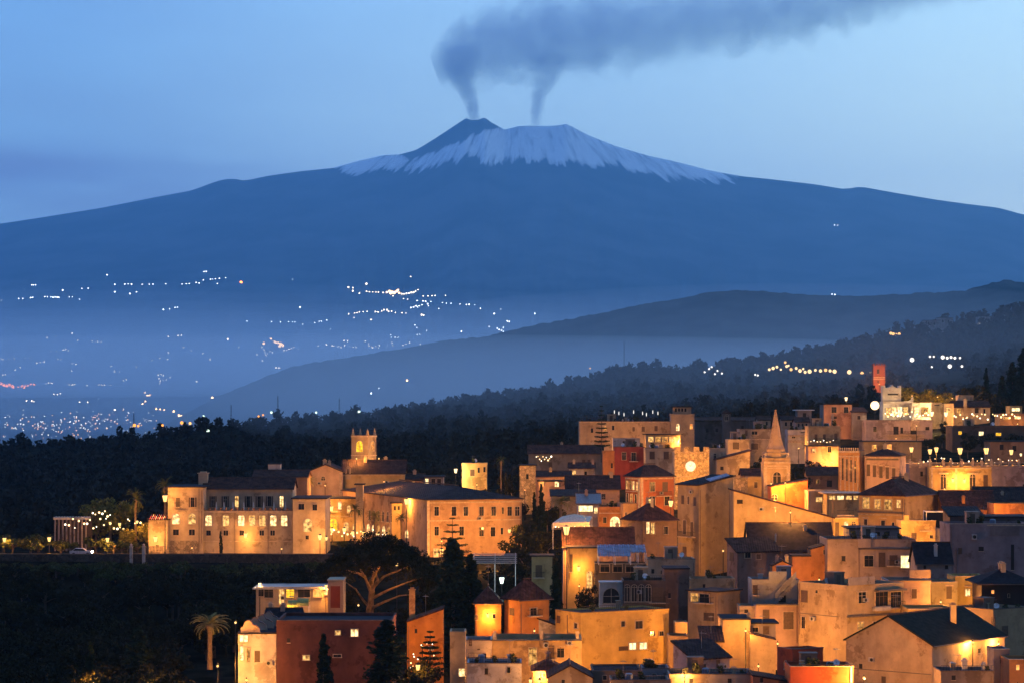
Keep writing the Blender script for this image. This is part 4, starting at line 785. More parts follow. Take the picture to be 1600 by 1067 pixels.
H('tan house with flat dark slab roof and two wide upper windows', 1075, 1121, 1157, 925, 1010, 405, 50, (.46, .33, .2), 'slab', 0, [(1086, 933, 12, 13, 'l'), (1101, 935, 15, 15, 'w'), (1108, 963, 15, 11, 's')], over=.3, rmat=plain('slab_roof', (.025, .022, .026), .95, 0, .3, 1.2, .06))
H('small pink house with dark lean roof and shuttered window under the tan wall', 1136, 1152, 1216, 862, 915, 440, 24, (.34, .24, .19), 'shb', 1.9, [(1143.5, 869, 5, 12, 's'), (1168, 867, 9, 8, 'w'), (1185, 869, 7, 8, 's')], rmat=ROOF2, dep=7)
H('big dark blue roofed house with round chimney pipe below the wide tan house', 1172, 1172, 1302, 858, 905, 450, 0, (.24, .2, .2), 'gr', 4.3, [(1200, 868, 7, 8, 'o')], dep=11, rmat=plain('night_tiles', (.020, .018, .022), .95, 0, .4, 1.5, .05), ex=[('chimney', 1258, 822, 5, 13, 4, CR), ('chimney', 1212, 836, 2, 26, 1.5, WH)])
H('orange stepped gable cottage lit from below', 1267, 1267, 1294, 858, 900, 434, 0, OR, 'shr', .8, [(1288, 862, 3, 7, 'w')], dep=5, over=.1)
H('low orange annex of the stepped gable cottage', 1238, 1238, 1267, 869, 900, 433, 0, OR, 'slab', 0, [], dep=5, over=.1)
H('little amber gable hut with dark square door', 1207, 1207, 1238, 884, 910, 428, 0, OR, 'gl', .8, [(1224, 890, 15, 7, 'd')], dep=4, over=.1)
H('grey rooftop cabin house above the pink terrace house', 1327, 1327, 1405, 826, 850, 446, 0, (.24, .22, .22), 'slab', 0, [(1345, 834, 4, 10, 'w'), (1370, 835, 10, 9, 'o'), (1387, 834, 6, 9, 'o')], dep=8, rmat=DECK)
ph_, pR_, pL_, pz_ = H('pink grey terrace house with one bright yellow window and row of shutters', 1293, 1293, 1431, 842, 920, 430, 0, (.42, .31, .24), 'flat', 0,
    [(1357.5, 876, 14, 17, 'w'), (1378, 874, 9, 21, 'd'), (1396, 876, 11, 17, 's'), (1414, 877, 13, 19, 'lw'), (1425, 879, 5, 14, 'lw'), (1318, 872, 6, 8, 'o')], dep=11,
    ex=[('slab', 1386, 857, 90, 1.6, .4), ('wallup', 1350, 848, 20, 14, .5, (.4, .3, .24)), ('pipe', 1342, 880, 1.5, 60)])
H('dark gable roofed cottage with pale chimney between terrace house and grey house', 1433, 1433, 1487, 879, 920, 416, 0, GY, 'gr', 3.0, [(1479, 884, 5, 8, 'o'), (1445, 884, 4, 8, 'o')], dep=7, rmat=plain('night_tiles', (.020, .018, .022), .95, 0, .4, 1.5, .05), ex=[('chimney', 1462, 852, 5, 16, 1.2, WH)])
H('large blank violet grey house at the right edge with one thin dark window', 1484, 1484, 1612, 818, 930, 432, 0, (.30, .25, .26), 'flat', 0, [(1533, 857, 8, 7, 'o'), (1582, 870, 5, 40, 'o'), (1500, 860, 5, 8, 's')], dep=10, ex=[('ac', 1522, 838, 8, 9), ('band', 1572, 820, 60, 2), ('wallup', 1570, 828, 46, 16, .1, (.24, .2, .19)), ('pipe', 1494, 880, 1.5, 50)])
H('dark upper storey house with white lit panes at the right edge', 1484, 1484, 1535, 806, 830, 446, 0, (.15, .11, .1), 'shb', 1.2, [(1489, 822, 4, 9, 'l'), (1508, 822, 4, 14, 'lw'), (1513.5, 823, 3.5, 13, 'lw')], dep=7, rmat=ROOF2)
H('dark flat roofed block behind the violet grey house', 1535, 1535, 1612, 808, 830, 446, 0, (.17, .13, .12), 'slab', 0, [], dep=9, rmat=DECK)
H('cream corner house with hooded dark window at the right', 1455, 1455, 1496, 909, 960, 404, 0, (.50, .42, .24), 'flat', 0, [(1483, 925, 7, 18, 's')], dep=7, clut=False, ex=[('hood', 1483, 914, 13, 2.2)])
H('bright mustard house with low lit porch at the right', 1492, 1492, 1541, 900, 955, 406, 0, (.68, .50, .16), 'flat', 0, [(1512, 925, 7, 11, 'ld'), (1525, 924, 11, 9, 'l')], dep=7, clut=False, ex=[('band', 1521, 915, 28, 1.6, .5)])
H('almost black canopy house at the right edge with tiny lit specks', 1534, 1534, 1612, 912, 965, 394, 0, (.05, .04, .04), 'hip', 2.2, [(1551, 924, 4, 5, 'lo'), (1576, 930, 3, 6, 'w')], dep=8, over=1.0, rmat=plain('night_tiles', (.020, .018, .022), .95, 0, .4, 1.5, .05))
H('pink house front with little shutter and planted balcony in the lower right', 1388, 1388, 1454, 906, 980, 399, 0, PK, 'flat', 0, [(1428.5, 927, 8, 15, 's'), (1399, 930, 8, 22, 'w')], dep=8, ex=[('wallup', 1438, 896, 34, 13, .3, (.48, .34, .24)), ('slab', 1421, 947, 64, 1.6, .9), ('slab', 1421, 906, 66, 1.6, .3)], clut=False)
H('bright yellow ground floor house glowing in a lane at the lower right', 1418, 1418, 1486, 950, 1000, 387, 0, (.66, .45, .16), 'flat', 0, [(1430, 966, 9, 8, 'o'), (1443, 965, 7, 9, 'w'), (1463, 954, 20, 10, 's')], dep=7, clut=False, ex=[('band', 1452, 951, 66, 1.8, .3)])
bg, bR_, bL_, _ = H('big tan corner house with long shaded side wall and veranda', 1248, 1323, 1412, 914, 1060, 388, 36, (.52, .38, .22), 'flat', 0,
    [(1257, 931, 9, 17, 's'), (1276, 924, 3, 5, 'o'), (1256, 972, 6, 18, 'w'), (1346.5, 933, 12, 17, 'w'), (1377, 935, 20, 22, 'w'), (1399, 937, 17, 26, 'w'), (1344, 978, 9, 13, 'l'), (1367, 975, 7, 9, 'w'), (1399, 975, 7, 10, 'w')], ph=.9,
    ex=[('slab', 1367, 960, 88, 2.5, .6), ('band', 1346, 923.5, 17, 1.5, .16), ('slab', 1388, 921, 44, 3, 1.1), ('wallup', 1375, 950, 24, 6, .7, WH), ('wallup', 1345, 907, 40, 12, .3, (.38, .33, .32)), ('balcony', 1398, 945, 20, 9), ('ac', 1272, 966, 7, 7), ('pipe', 1250, 950, 1.5, 80), ('slab', 1280, 960, 60, 1, .06)])
st_ = H('pale upper terrace house with outside stair beside the big tan house', 1175, 1175, 1249, 905, 955, 404, 0, (.46, .44, .38), 'flat', 0, [(1180, 922, 6, 16, 's'), (1222, 930, 12, 20, 'o')], dep=7, ex=[('wallup', 1215, 899, 28, 14, .25, (.46, .44, .38))])[0]
H('', 1181, 1181, 1248, 946, 1010, 399, 0, PK, 'flat', 0, [(1197, 961, 9, 17, 's'), (1232, 969, 16, 27, 's')], dep=5, root=st_, ph=.25, clut=False, ex=[('slab', 1214, 944, 68, 2.2, .35), ('pipe', 1245, 975, 1.6, 58)])
mb = MB(); a_, b_ = P(1210, 937, 403.3), P(1243, 903, 403.3)
for i in range(12):
    p = a_.lerp(b_, i / 12); q = a_.lerp(b_, (i + 1) / 12); mb.box((p.x, p.y - 1, p.z - .6), (q.x - p.x, 0, 0), (0, 1, 0), (0, 0, .6 + (q.z - p.z)))
block(st_, 'outside_stair', plaster((.46, .44, .38)), mb); mb = MB(); mb.prism([a_ + Vector((0, -1.12, .2)), b_ + Vector((0, -1.12, .2)), b_ + Vector((0, -1.12, 1.2)), a_ + Vector((0, -1.12, 1.2))], [a_ + Vector((0, -1.02, .2)), b_ + Vector((0, -1.02, .2)), b_ + Vector((0, -1.02, 1.2)), a_ + Vector((0, -1.02, 1.2))]); block(st_, 'stair_parapet', plaster((.46, .44, .38)), mb)
H('small cream link house between the flat dark roof and the stair terrace', 1156, 1156, 1182, 946, 1000, 401, 0, CR, 'flat', 0, [(1166, 938 + 15, 6, 8, 'o')], dep=5, clut=False)
cb = H('tan cube house with slab roof, dormer box and wide parapet in the lower centre', 1129, 1129, 1172, 968, 1070, 381, 0, (.50, .36, .2), 'slab', 0, [], dep=8, over=.15, rmat=DECK, ex=[('chimney', 1170, 960, 6, 8, 2, CR)])[0]
H('', 1172, 1172, 1212, 974, 1040, 384, 0, GY, 'slab', 0, [(1180, 983, 9, 7, 'w'), (1197, 984, 8, 11, 'd')], dep=6, root=cb, rmat=DECK, over=.45)
H('', 1172, 1172, 1212, 990, 1070, 378, 0, (.52, .38, .22), 'shd', .9, [], dep=2.5, root=cb, over=.05)
H('low tan house with white roof edge beside the cube house', 1097, 1097, 1129, 1002, 1040, 378, 0, (.52, .36, .18), 'shb', 1.6, [(1109, 1012, 5, 8, 's'), (1123, 1011, 5, 7, 'w')], dep=5, over=.3, rmat=ROOF2)
H('small tan rooftop box house right of the golden house', 1055, 1055, 1074, 972, 1005, 396, 0, (.5, .35, .18), 'flat', 0, [], dep=4, clut=False)
H('low brown wall house tucked against the golden house', 1045, 1045, 1075, 993, 1040, 388, 0, (.45, .3, .16), 'flat', 0, [(1060, 1003, 4, 6, 'o')], dep=5, clut=False)
H('dark roofed cottage with blue grey front and white wall box', 1052, 1083, 1140, 1030, 1080, 360, 32, (.40, .34, .34), 'shb', 2.0, [(1122, 1037, 4, 14, 'lw') if False else (1122, 1037, 4, 12, 's'), (1100, 1042, 6, 10, 'o')], over=.3, rmat=ROOF2, ex=[('ac', 1130, 1040, 5, 6)])
H('long low weathered wall house along the bottom edge', 1046, 1046, 1177, 1053, 1090, 346, 0, (.44, .36, .28), 'flat', 0, [(1080, 1063, 6, 7, 'o'), (1140, 1063, 6, 7, 'o')], dep=8)
H('low blue grey flat house at the bottom edge left of the wall house', 1004, 1004, 1046, 1044, 1090, 352, 0, (.34, .3, .3), 'flat', 0, [(1022, 1056, 6, 8, 'w')], dep=6)
red = H('brick red cubic house with dark terrace in the lower right', 1215, 1238, 1286, 1014, 1090, 347, 28, (.48, .10, .04), 'flat', 0, [(1228, 1038, 4, 13, 'a')], clut=False, ph=.35)[0]
H('', 1235, 1235, 1333, 1041, 1090, 338, 0, (.50, .11, .05), 'flat', 0, [], dep=7, root=red, ph=1.0, ex=[('pilaster', 1330, 1055, 3, 30)])
H('low reddish shed house left of the brick red house', 1177, 1177, 1233, 1056, 1090, 342, 0, (.38, .16, .09), 'shd', .8, [(1190, 1062, 5, 7, 'o')], dep=6, over=.2)
H('broad gabled house with long olive dark roof at the bottom right', 1322, 1457, 1570, 1008, 1100, 350, 50, (.52, .38, .24), 'gr', 3.6, [(1381, 1062, 5, 10, 's'), (1345, 1040, 5, 7, 'o'), (1530, 1016, 4, 7, 'o')], over=.3, rmat=plain('olive_tiles', (.020, .019, .014), .95, 0, .35, 1.5, .05), ex=[('chimney', 1489, 945, 9, 26, 12, (.4, .3, .2)), ('slab', 1390, 1048, 130, 1.2, .08)])
H('tan terrace house with dark entrance below the black canopy', 1487, 1552, 1615, 952, 1040, 380, 36, (.48, .35, .2), 'flat', 0, [(1541, 984, 8, 17, 'd'), (1570, 985, 8, 14, 's')], ph=1.1, ex=[('pipe', 1554, 985, 2, 50)])
H('weathered terrace house with two white chimneys in the bottom right corner', 1470, 1470, 1553, 1048, 1090, 334, 0, (.26, .2, .17), 'flat', 0, [(1490, 1058, 6, 8, 'o')], dep=6, ex=[('chimney', 1507, 1032, 8, 16, 1, WH), ('chimney', 1537, 1038, 6, 14, 1, WH)])
H('amber lit corner house with roof pipes at the bottom right edge', 1577, 1577, 1615, 1030, 1090, 337, 0, OR, 'flat', 0, [(1590, 1042, 5, 8, 'lo')], dep=6)
H('grey shed house between gabled house and amber corner house', 1553, 1553, 1577, 1014, 1060, 343, 0, (.26, .22, .22), 'flat', 0, [(1565, 1030, 5, 10, 'o')], dep=5, clut=False)

# ------------------------------------------------------------------ lower middle
H('big golden orange flat house with two bright square windows in the foreground', 868, 908, 1045, 957, 1090, 390, 30, (.64, .42, .12), 'flat', 0,
    [(973, 974, 6, 8, 'w'), (998, 975.5, 11, 12, 'w'), (1019, 989, 7, 7, 'w'), (1033, 989, 7, 7, 'w'), (988, 1009, 10.5, 10, 'lw'), (1004.5, 1008.5, 11, 10, 'lw'), (974, 1012.5, 13, 5, 's'), (873, 967, 4, 10, 's'), (889, 966, 4, 12, 'pipe') if False else (901, 977, 5, 8, 'w')], ph=.3, deep=2, ex=[('pipe', 887, 985, 1.5, 50)])
H('cream terrace house with tall lit door and brown parapet left of the golden house', 769, 769, 909, 998, 1080, 376, 0, (.58, .40, .2), 'flat', 0, [(832.5, 1025, 12, 27, 'ld'), (861, 1019, 9, 22, 's'), (876, 1018, 11, 17, 'w')], dep=9, ph=1.35, clut=False,
    ex=[('slab', 839, 999.5, 140, 1.6, .35), ('pilaster', 773, 992, 5, 14), ('pilaster', 846, 992, 5, 14), ('pilaster', 902, 992, 5, 14), ('ac', 853, 1007, 8, 8), ('ac', 890, 1004, 8, 7)])
H('white gable end house with dark sloping roof behind the cream terrace house', 815, 815, 872, 958, 1000, 398, 0, (.5, .46, .44), 'shd', 2.0, [(826, 969, 5, 12, 'w')], dep=8, over=.2, rmat=ROOF2)
wh_ = H('white stepped terrace house with curved wall in the bottom centre', 727, 727, 768, 1000, 1085, 372, 0, (.52, .44, .38), 'flat', 0, [(735, 1003, 3, 9, 's'), (748, 1010, 4, 8, 'o'), (757, 1025, 6, 10, 'w')], dep=7, clut=False, ph=1.2, ex=[('balcony', 742, 1025, 20, 10)])[0]
H('', 730, 730, 815, 1036, 1085, 357, 0, (.48, .45, .46), 'flat', 0, [(760, 1048, 5, 9, 'o'), (795, 1046, 5, 9, 'w')], dep=7, root=wh_, ph=.4)
H('narrow tan tower house edge beside the dark pines at the bottom', 703, 703, 727, 986, 1085, 365, 0, TN, 'flat', 0, [(722, 1050, 10, 12, 'l')], dep=5, clut=False)
H('beige gable wall house at the bottom edge below the lit door', 856, 856, 926, 1059, 1095, 349, 0, (.58, .42, .24), 'gl', 1.65, [(880, 1064, 5, 6, 'w')], dep=8, over=.2)
H('dark roofed low cottage between lit door and beige gable', 833, 833, 880, 1048, 1080, 362, 0, BR, 'hip', 1.5, [(850, 1054, 5, 6, 'w')], dep=6)
tr_ = H('roof terrace house with iron railing and small reddish roof in the bottom centre', 926, 926, 1002, 1047, 1090, 354, 0, BR, 'flat', 0, [(945, 1058, 6, 7, 'w')], dep=9, clut=False, ph=.3)[0]
mb = MB(); p0, p1 = P(926, 1044, 354.6), P(1000, 1044, 354.6)
for i in range(40):
    p = p0.lerp(p1, i / 39); mb.cbox(p.x, p.y, p.z - .5, .04, .04, 1.1)
for h in (.0, .58): mb.box(p0 + Vector((0, -.03, h)), (p1.x - p0.x, 0, 0), (0, .06, 0), (0, 0, .06))
block(tr_, 'railing', DARKM, mb)
H('low dark flat house with parapet at the bottom edge under the railing terrace', 955, 955, 1046, 1062, 1095, 340, 0, (.3, .22, .17), 'flat', 0, [(985, 1068, 6, 6, 'w')], dep=6)
H('orange cottage with dark window and broad hipped roof above the golden house', 788, 812, 858, 938, 985, 396, 34, (.58, .26, .08), 'hip', 3.0, [(833, 956, 10, 13, 'w'), (800, 955, 6, 10, 's')], over=.5)
H('little orange cottage with glowing wall lamp beside the black cypress', 742, 742, 783, 943, 985, 398, 0, (.62, .28, .08), 'hip', 2.6, [(744.5, 964, 4, 8, 'w'), (772, 962, 5, 7, 'w')], dep=6, over=.3)
H('orange lane wall house with sloping top and tall square chimney', 636, 636, 692, 972, 1020, 386, 0, (.62, .25, .05), 'shr', 1.9, [(650, 985, 4, 6, 'o')], dep=6, over=.1, ex=[('chimney', 644, 921, 9, 48, 2, (.6, .33, .14))])

# ------------------------------------------------------------------ the maroon house and the villa, lower left
ma = H('large maroon house with four small lit windows in the foreground', 432, 432, 612, 969, 1090, 366, 0, (.15, .062, .052), 'flat', 0,
    [(528, 988, 8, 7, 'l'), (554, 988, 11, 11, 'l'), (478.5, 1027, 10, 7, 'l'), (527, 1024, 12, 4, 'w'), (451, 1000, 5, 7, 'o')], dep=14, ph=.5, clut=False)[0]
mo = H('white front house with a row of curly gables beside the maroon house', 372, 372, 431.5, 990, 1085, 366.5, 0, WH, 'slab', 0, [(381, 997, 12, 10, 'lw'), (378, 1020, 5, 22, 'ld'), (388, 1022, 5, 22, 'ld'), (402, 1025, 7, 16, 's')], dep=14, rmat=DECK, over=.1)[0]
prof = [(0, 0), (0, 6), (3, 8), (5, 13), (8, 15.5), (12, 16), (14, 13.5), (16, 10), (20, 9), (24, 6), (26, 0)]
for i in range(4):
    d_ = 366.8 + i * 3.3; g0 = P(376 + i * 10.5, 988 - i * 4.5, d_); u_ = d_ / F * 1.2; mb = MB(); mb.box(g0 - Vector((0, 0, 1.6)), (26 * u_, 0, 0), (0, .35, 0), (0, 0, 1.598))
    lo_ = [g0 + Vector((a * u_, 0, b * u_)) for a, b in prof]; mb.prism(lo_, [p + Vector((0, .35, 0)) for p in lo_]); gg = block(mo, 'curly_gable', plaster((.66, .50, .36)), mb)
    mb = MB()
    for (a, b), (c, e) in zip(prof[1:-2], prof[2:-1]): mb.prism([g0 + Vector((a * u_, -.08, b * u_)), g0 + Vector((c * u_, -.08, e * u_)), g0 + Vector((c * u_, -.08, e * u_ + .12)), g0 + Vector((a * u_, -.08, b * u_ + .12))], [g0 + Vector((a * u_, .43, b * u_)), g0 + Vector((c * u_, .43, e * u_)), g0 + Vector((c * u_, .43, e * u_ + .12)), g0 + Vector((a * u_, .43, b * u_ + .12))])
    mb.build('coping', plain('coping', (.12, .05, .04)), gg, mo.location)
H('dark slate roofed wing between curly gables and villa', 414, 414, 466, 978, 1005, 384, 0, (.2, .1, .08), 'gr', 2.2, [(420, 975, 4, 6, 'o')], dep=9, rmat=plain('night_tiles', (.020, .018, .022), .95, 0, .4, 1.5, .05))
vi = H('villa with flat white roof edge, lit panes and red corner pier', 400, 400, 512, 920, 990, 402, 0, CR, 'slab', 0, [(408, 925, 8, 12, 'w'), (420, 926, 14, 14, 'w'), (440, 932, 8, 25, 'ld'), (453.5, 926, 12, 14, 'ly'), (475, 926, 19, 13, 'w'), (496, 926, 13, 12, 'lo'), (509.5, 924, 4, 9, 'l')], dep=9, cat='villa', rmat=plaster(WH), over=.5, ex=[('band', 456, 917, 112, 2, .4)])[0]
H('', 512.5, 512.5, 536, 907, 990, 399, 0, (.58, .36, .22), 'slab', 0, [], dep=6, root=vi, over=.12, rmat=plaster(CR), ex=[('wallup', 524, 932, 15, 34, .06, (.34, .07, .03))])
for j, (px, py) in enumerate(((459, 948), (474, 945))):
    gw = empty('green_awning', P(px, py + 6, 396), ('olive green barrel awning, the lower left one on the villa terrace', 'olive green barrel awning, the upper right one on the villa terrace')[j], 'awning', 'barrel awnings on the villa terrace'); o_ = gw.location; mb = MB(); r_ = 1.25
    for i in range(7):
        a0, a1 = R(10 + i * 20), R(30 + i * 20); q_ = lambda a, y: o_ + Vector((y * .9, -math.cos(a) * r_, .4 + math.sin(a) * r_))
        mb.prism([q_(a0, -1), q_(a1, -1), q_(a1, 1), q_(a0, 1)], [q_(a0, -1) * 1 + Vector((0, 0, .04)), q_(a1, -1) + Vector((0, 0, .04)), q_(a1, 1) + Vector((0, 0, .04)), q_(a0, 1) + Vector((0, 0, .04))])
    mb.build('cover', plain('green_canvas', (.22, .26, .07), .8), gw, o_); mb = MB()
    for s in (-.9, .9):
        for y in (-1.15, 1.15): mb = MB(); mb.cbox(o_.x + s, o_.y + y, o_.z - 5, .06, .06, 5.6); mb.build('post', WHITEM, gw, o_)

# ------------------------------------------------------------------ garden terrace in front of the hotel, pergolas, gate
def pergola(label, px0, px1, py, d, dep, ground, matc, slats, tilt=0, name='pergola', sheet=False):
    a, b = P(px0, py, d), P(px1, py, d); root = empty(name, (a.x, d, ground), label, name.replace('_', ' ')); o = root.location; W = b.x - a.x; mb = MB(); up = Vector((0, 0, 1))
    for x in (0, W / 2, W - .12):
        for y in (0, dep - .12): mb.box((a.x + x, d + y, ground), (.12, 0, 0), (0, .12, 0), (0, 0, a.z + tilt * y / dep - ground))
    mb.build('post', WHITEM, root, o); mb = MB()
    if sheet:
        n = slats
        for i in range(n):
            x = W * i / n; mb.box((a.x + x, d - .2, a.z + .05 + (.06 if i % 2 else 0)), (W / n * .86, 0, 0), (0, dep + .4, tilt), (0, 0, .04))
    else:
        for i in range(slats):
            y = dep * i / slats; mb.box((a.x - .2, d + y, a.z + .02 + tilt * y / dep), (W + .4, 0, 0), (0, dep / slats * .5, 0), (0, 0, .12))
    mb.build('roof', matc, root, o); return root
pergola('striped slat pergola beside the two black cypresses', 739, 806, 880, 428, 8.5, G(K(770) * 428, 430) - 1, plain('slat_wood', (.42, .33, .26), .8), 6, 1.3)
bs_ = plain('blue_sheet', (.13, .16, .23), .6, 0, .5, .8, .2)
pergola('blue corrugated terrace roof right of the lamp lit yellow wall', 935, 986, 869, 437, 6.5, ZZ(882, 437), bs_, 14, 1.6, 'terrace_roof', True)
pergola('smaller blue terrace roof with raised edge near the dark hipped house', 983, 1010, 863, 440, 5, ZZ(880, 440), bs_, 8, 1.0, 'terrace_roof', True)
gd = 492
wl = empty('garden_wall', (K(260) * gd, gd, ZZ(868, gd) - 4), 'long low parapet wall along the dark garden edge below the hotel', 'garden wall'); o_ = wl.location; mb = MB()
x0, x1 = K(-60) * gd, K(520) * gd; mb.box((x0, gd, o_.z), (x1 - x0, 0, 0), (0, .5, 0), (0, 0, 4.3)); mb.build('wall', stone((.07, .055, .04)), wl, o_); mb = MB(); mb.box((x0, gd - .08, o_.z + 4.302), (x1 - x0, 0, 0), (0, .66, 0), (0, 0, .14)); mb.build('coping', plaster((.2, .16, .11)), wl, o_)
for px, lab in ((205, 'white gate pillar, the left of the pair before the hotel steps'), (224.5, 'white gate pillar, the right of the pair before the hotel steps')):
    p = P(px, 866, 491); e = empty('gate_pillar', (p.x, p.y, G(p.x, p.y) - .4), lab, 'gate pillar', 'white gate pillars'); mb = MB(); h_ = ZZ(854, 491) - e.location.z
    mb.cbox(p.x, p.y, e.location.z, .55, .55, h_); mb.cbox(p.x, p.y, e.location.z + h_, .72, .72, .12); mb.build('shaft', plaster(WH), e, e.location); mb = MB(); mb.ball((p.x, p.y, e.location.z + h_ + .38), .26); mb.build('finial', plaster(WH), e, e.location)
pv = empty('arcade_pergola', P(84, 830, 515), 'lamp lit white column pergola in the hotel garden', 'pergola'); o_ = Vector((pv.location.x, 515, G(pv.location.x, 515) - 1)); pv.location = o_; mb = MB()
for i in range(9):
    p = P(86 + i * 6, 830, 515)
    mb.lathe((p.x, 515, o_.z), [(.24, 0), (.2, .3), (.17, ZZ(811, 515) - o_.z - .1), (.28, ZZ(811, 515) - o_.z)], 8)
mb.build('column', plaster(GY), pv, o_); mb = MB(); p = P(84, 811, 515)
mb.box((p.x, 514.7, p.z), (7.0, 0, 0), (0, .4, 0), (0, 0, .35)); mb.box((p.x, 517.6, p.z), (7.0, 0, 0), (0, .4, 0), (0, 0, .35))
for i in range(13): mb.box((p.x + i * .56, 514.5, p.z + .352), (.14, 0, 0), (0, 3.7, 0), (0, 0, .16))
mb.build('beams', plaster(WH), pv, o_); mb = MB(); mb.box((p.x, 519, o_.z), (7.0, 0, 0), (0, .4, 0), (0, 0, p.z - o_.z - .3)); mb.build('back_wall', plaster((.12, .09, .07)), pv, o_)
re = empty('red_awning', P(234, 812, 503.5), 'red and white striped awning above the hotel annex door', 'awning'); o_ = re.location; mb = MB()
for i in range(9):
    a, b = P(234 + i * 3, 811, 500.5), P(237 + i * 3, 803.5, 503.8); 
    if i % 2 == 0: mb.prism([(a.x, a.y, a.z), (b.x, a.y, a.z), (b.x, b.y, b.z), (a.x, b.y, b.z)], [(a.x, a.y, a.z + .05), (b.x, a.y, a.z + .05), (b.x, b.y, b.z + .05), (a.x, b.y, b.z + .05)])
mb.build('red_stripes', plain('red_canvas', (.5, .06, .03), .8), re, o_); mb = MB()
for i in range(9):
    a, b = P(234 + i * 3, 811, 500.5), P(237 + i * 3, 803.5, 503.8)
    if i % 2: mb.prism([(a.x, a.y, a.z), (b.x, a.y, a.z), (b.x, b.y, b.z), (a.x, b.y, b.z)], [(a.x, a.y, a.z + .05), (b.x, a.y, a.z + .05), (b.x, b.y, b.z + .05), (a.x, b.y, b.z + .05)])
mb.build('white_stripes', plain('white_canvas', (.6, .5, .4), .8), re, o_)
# a parked car with its headlights on, on the garden drive
cp = P(127, 866, 495); cgz = ZZ(867.5, 495); car = empty('car', (cp.x, cp.y, cgz), 'pale car with bright headlights on the garden drive', 'car'); mb = MB(); X = cp.x; Y = cp.y
body = [(-2.1, .35), (2.1, .35), (2.15, .75), (1.9, .9), (1.05, .98), (.5, 1.42), (-1.1, 1.45), (-1.75, 1.0), (-2.15, .9)]
mb.prism([(X + a, Y - .8, cgz + b) for a, b in body], [(X + a, Y + .8, cgz + b) for a, b in body]); mb.build('body', plain('car_paint', (.4, .4, .42), .3), car, car.location); mb = MB()
gl_ = [(.95, 1.0), (.47, 1.36), (-1.0, 1.38), (-1.5, 1.02)]; mb.prism([(X + a, Y - .82, cgz + b) for a, b in gl_], [(X + a, Y - .80, cgz + b) for a, b in gl_]); mb.build('window', GLASS, car, car.location)
for a in (-1.35, 1.35):
    for y in (-.72, .72):
        mb = MB(); mb.tube([(X + a, Y + y - .1, cgz + .33), (X + a, Y + y + .1, cgz + .33)], .33, 12); mb.build('wheel', plain('tyre', (.02, .02, .02)), car, car.location)
for y in (-.55, .55):
    mb = MB(); mb.ball((X + 2.08, Y + y, cgz + .72), .17); mb.build('headlight', emit('headlight', (1, .93, .82), 40, 0, 'NONE'), car, car.location)
for px, py, lab in ((1456, 506, 'grey villa among trees on the right hill crest, the leftmost one'), (1478, 502, 'pale villa in the middle of the right hill crest'), (1568, 497, 'tall pale villa highest on the right hill crest'), (1540, 500, 'long grey villa left of the tall pale crest villa')):
    H(lab, px - 11, px - 11, px + 11, py - 5, py + 8, 1440, 0, GY, 'slab', 0, [(px - 5, py, 3, 4, 'w'), (px + 4, py, 3, 4, 'w')], dep=9, cat='villa')
# ------------------------------------------------------------------ trees
nr_ = np.random.default_rng(5)
def leafmesh(name, centers, radii, n_each, size, mat, squash=.75, core=True):
    """leaf-sized quads spread through clumps"""
    V = []; 
    for c, r, n in zip(centers, radii, n_each):
        d = nr_.normal(size=(n, 3)); d /= np.linalg.norm(d, axis=1)[:, None]; p = np.array(c) + d * (r * nr_.uniform(.35, 1, n) ** .5)[:, None] * np.array([1, 1, squash])
        u = nr_.normal(size=(n, 3)); u /= np.linalg.norm(u, axis=1)[:, None]; w_ = np.cross(u, nr_.normal(size=(n, 3))); w_ /= np.linalg.norm(w_, axis=1)[:, None]
        s = (size * nr_.uniform(.6, 1.3, n))[:, None]
        V.append(np.stack([p - u * s, p + w_ * s * .6, p + u * s, p - w_ * s * .6], 1))
    V = np.concatenate(V).reshape(-1, 3); n = len(V) // 4
    me = bpy.data.meshes.new(name); me.vertices.add(len(V)); me.vertices.foreach_set('co', V.ravel()); me.loops.add(4 * n); me.loops.foreach_set('vertex_index', np.arange(4 * n)); me.polygons.add(n)
    me.polygons.foreach_set('loop_start', np.arange(n) * 4); me.polygons.foreach_set('loop_total', np.full(n, 4)); me.materials.append(mat); me.update(); me.validate(); return me
BARK = plain('bark', (.10, .07, .045), .9)
def branchy(rnd, h, r, spread, n, up=.55):
    mb = MB(); mb.tube([(0, 0, -1), (0, 0, h * .35), (rnd.uniform(-.2, .2), rnd.uniform(-.2, .2), h * .6)], [r, r * .8, r * .55], 7); ends = []
    for i in range(n):
        a = 2 * math.pi * i / n + rnd.uniform(-.4, .4); l = spread * rnd.uniform(.6, 1); z = h * rnd.uniform(.32, .6)
        e = (math.cos(a) * l, math.sin(a) * l, z + l * up * rnd.uniform(.7, 1.5)); m_ = (e[0] * .45, e[1] * .45, z + (e[2] - z) * .6)
        mb.tube([(0, 0, z), m_, e], [r * .5, r * .3, r * .12], 5); ends.append(e)
    return mb, ends
class Kind:
    def __init__(s, name, parts): s.name, s.parts = name, parts   # parts: (part name, mesh)
    def put(s, x, y, z, sc, rot, label, cat, group=None, szz=None):
        o = empty(s.name, (x, y, z), label, cat, group); o.scale = (sc, sc, szz or sc); o.rotation_euler = (0, 0, rot)
        for n, me in s.parts: link(bpy.data.objects.new(n, me), o)
        return o
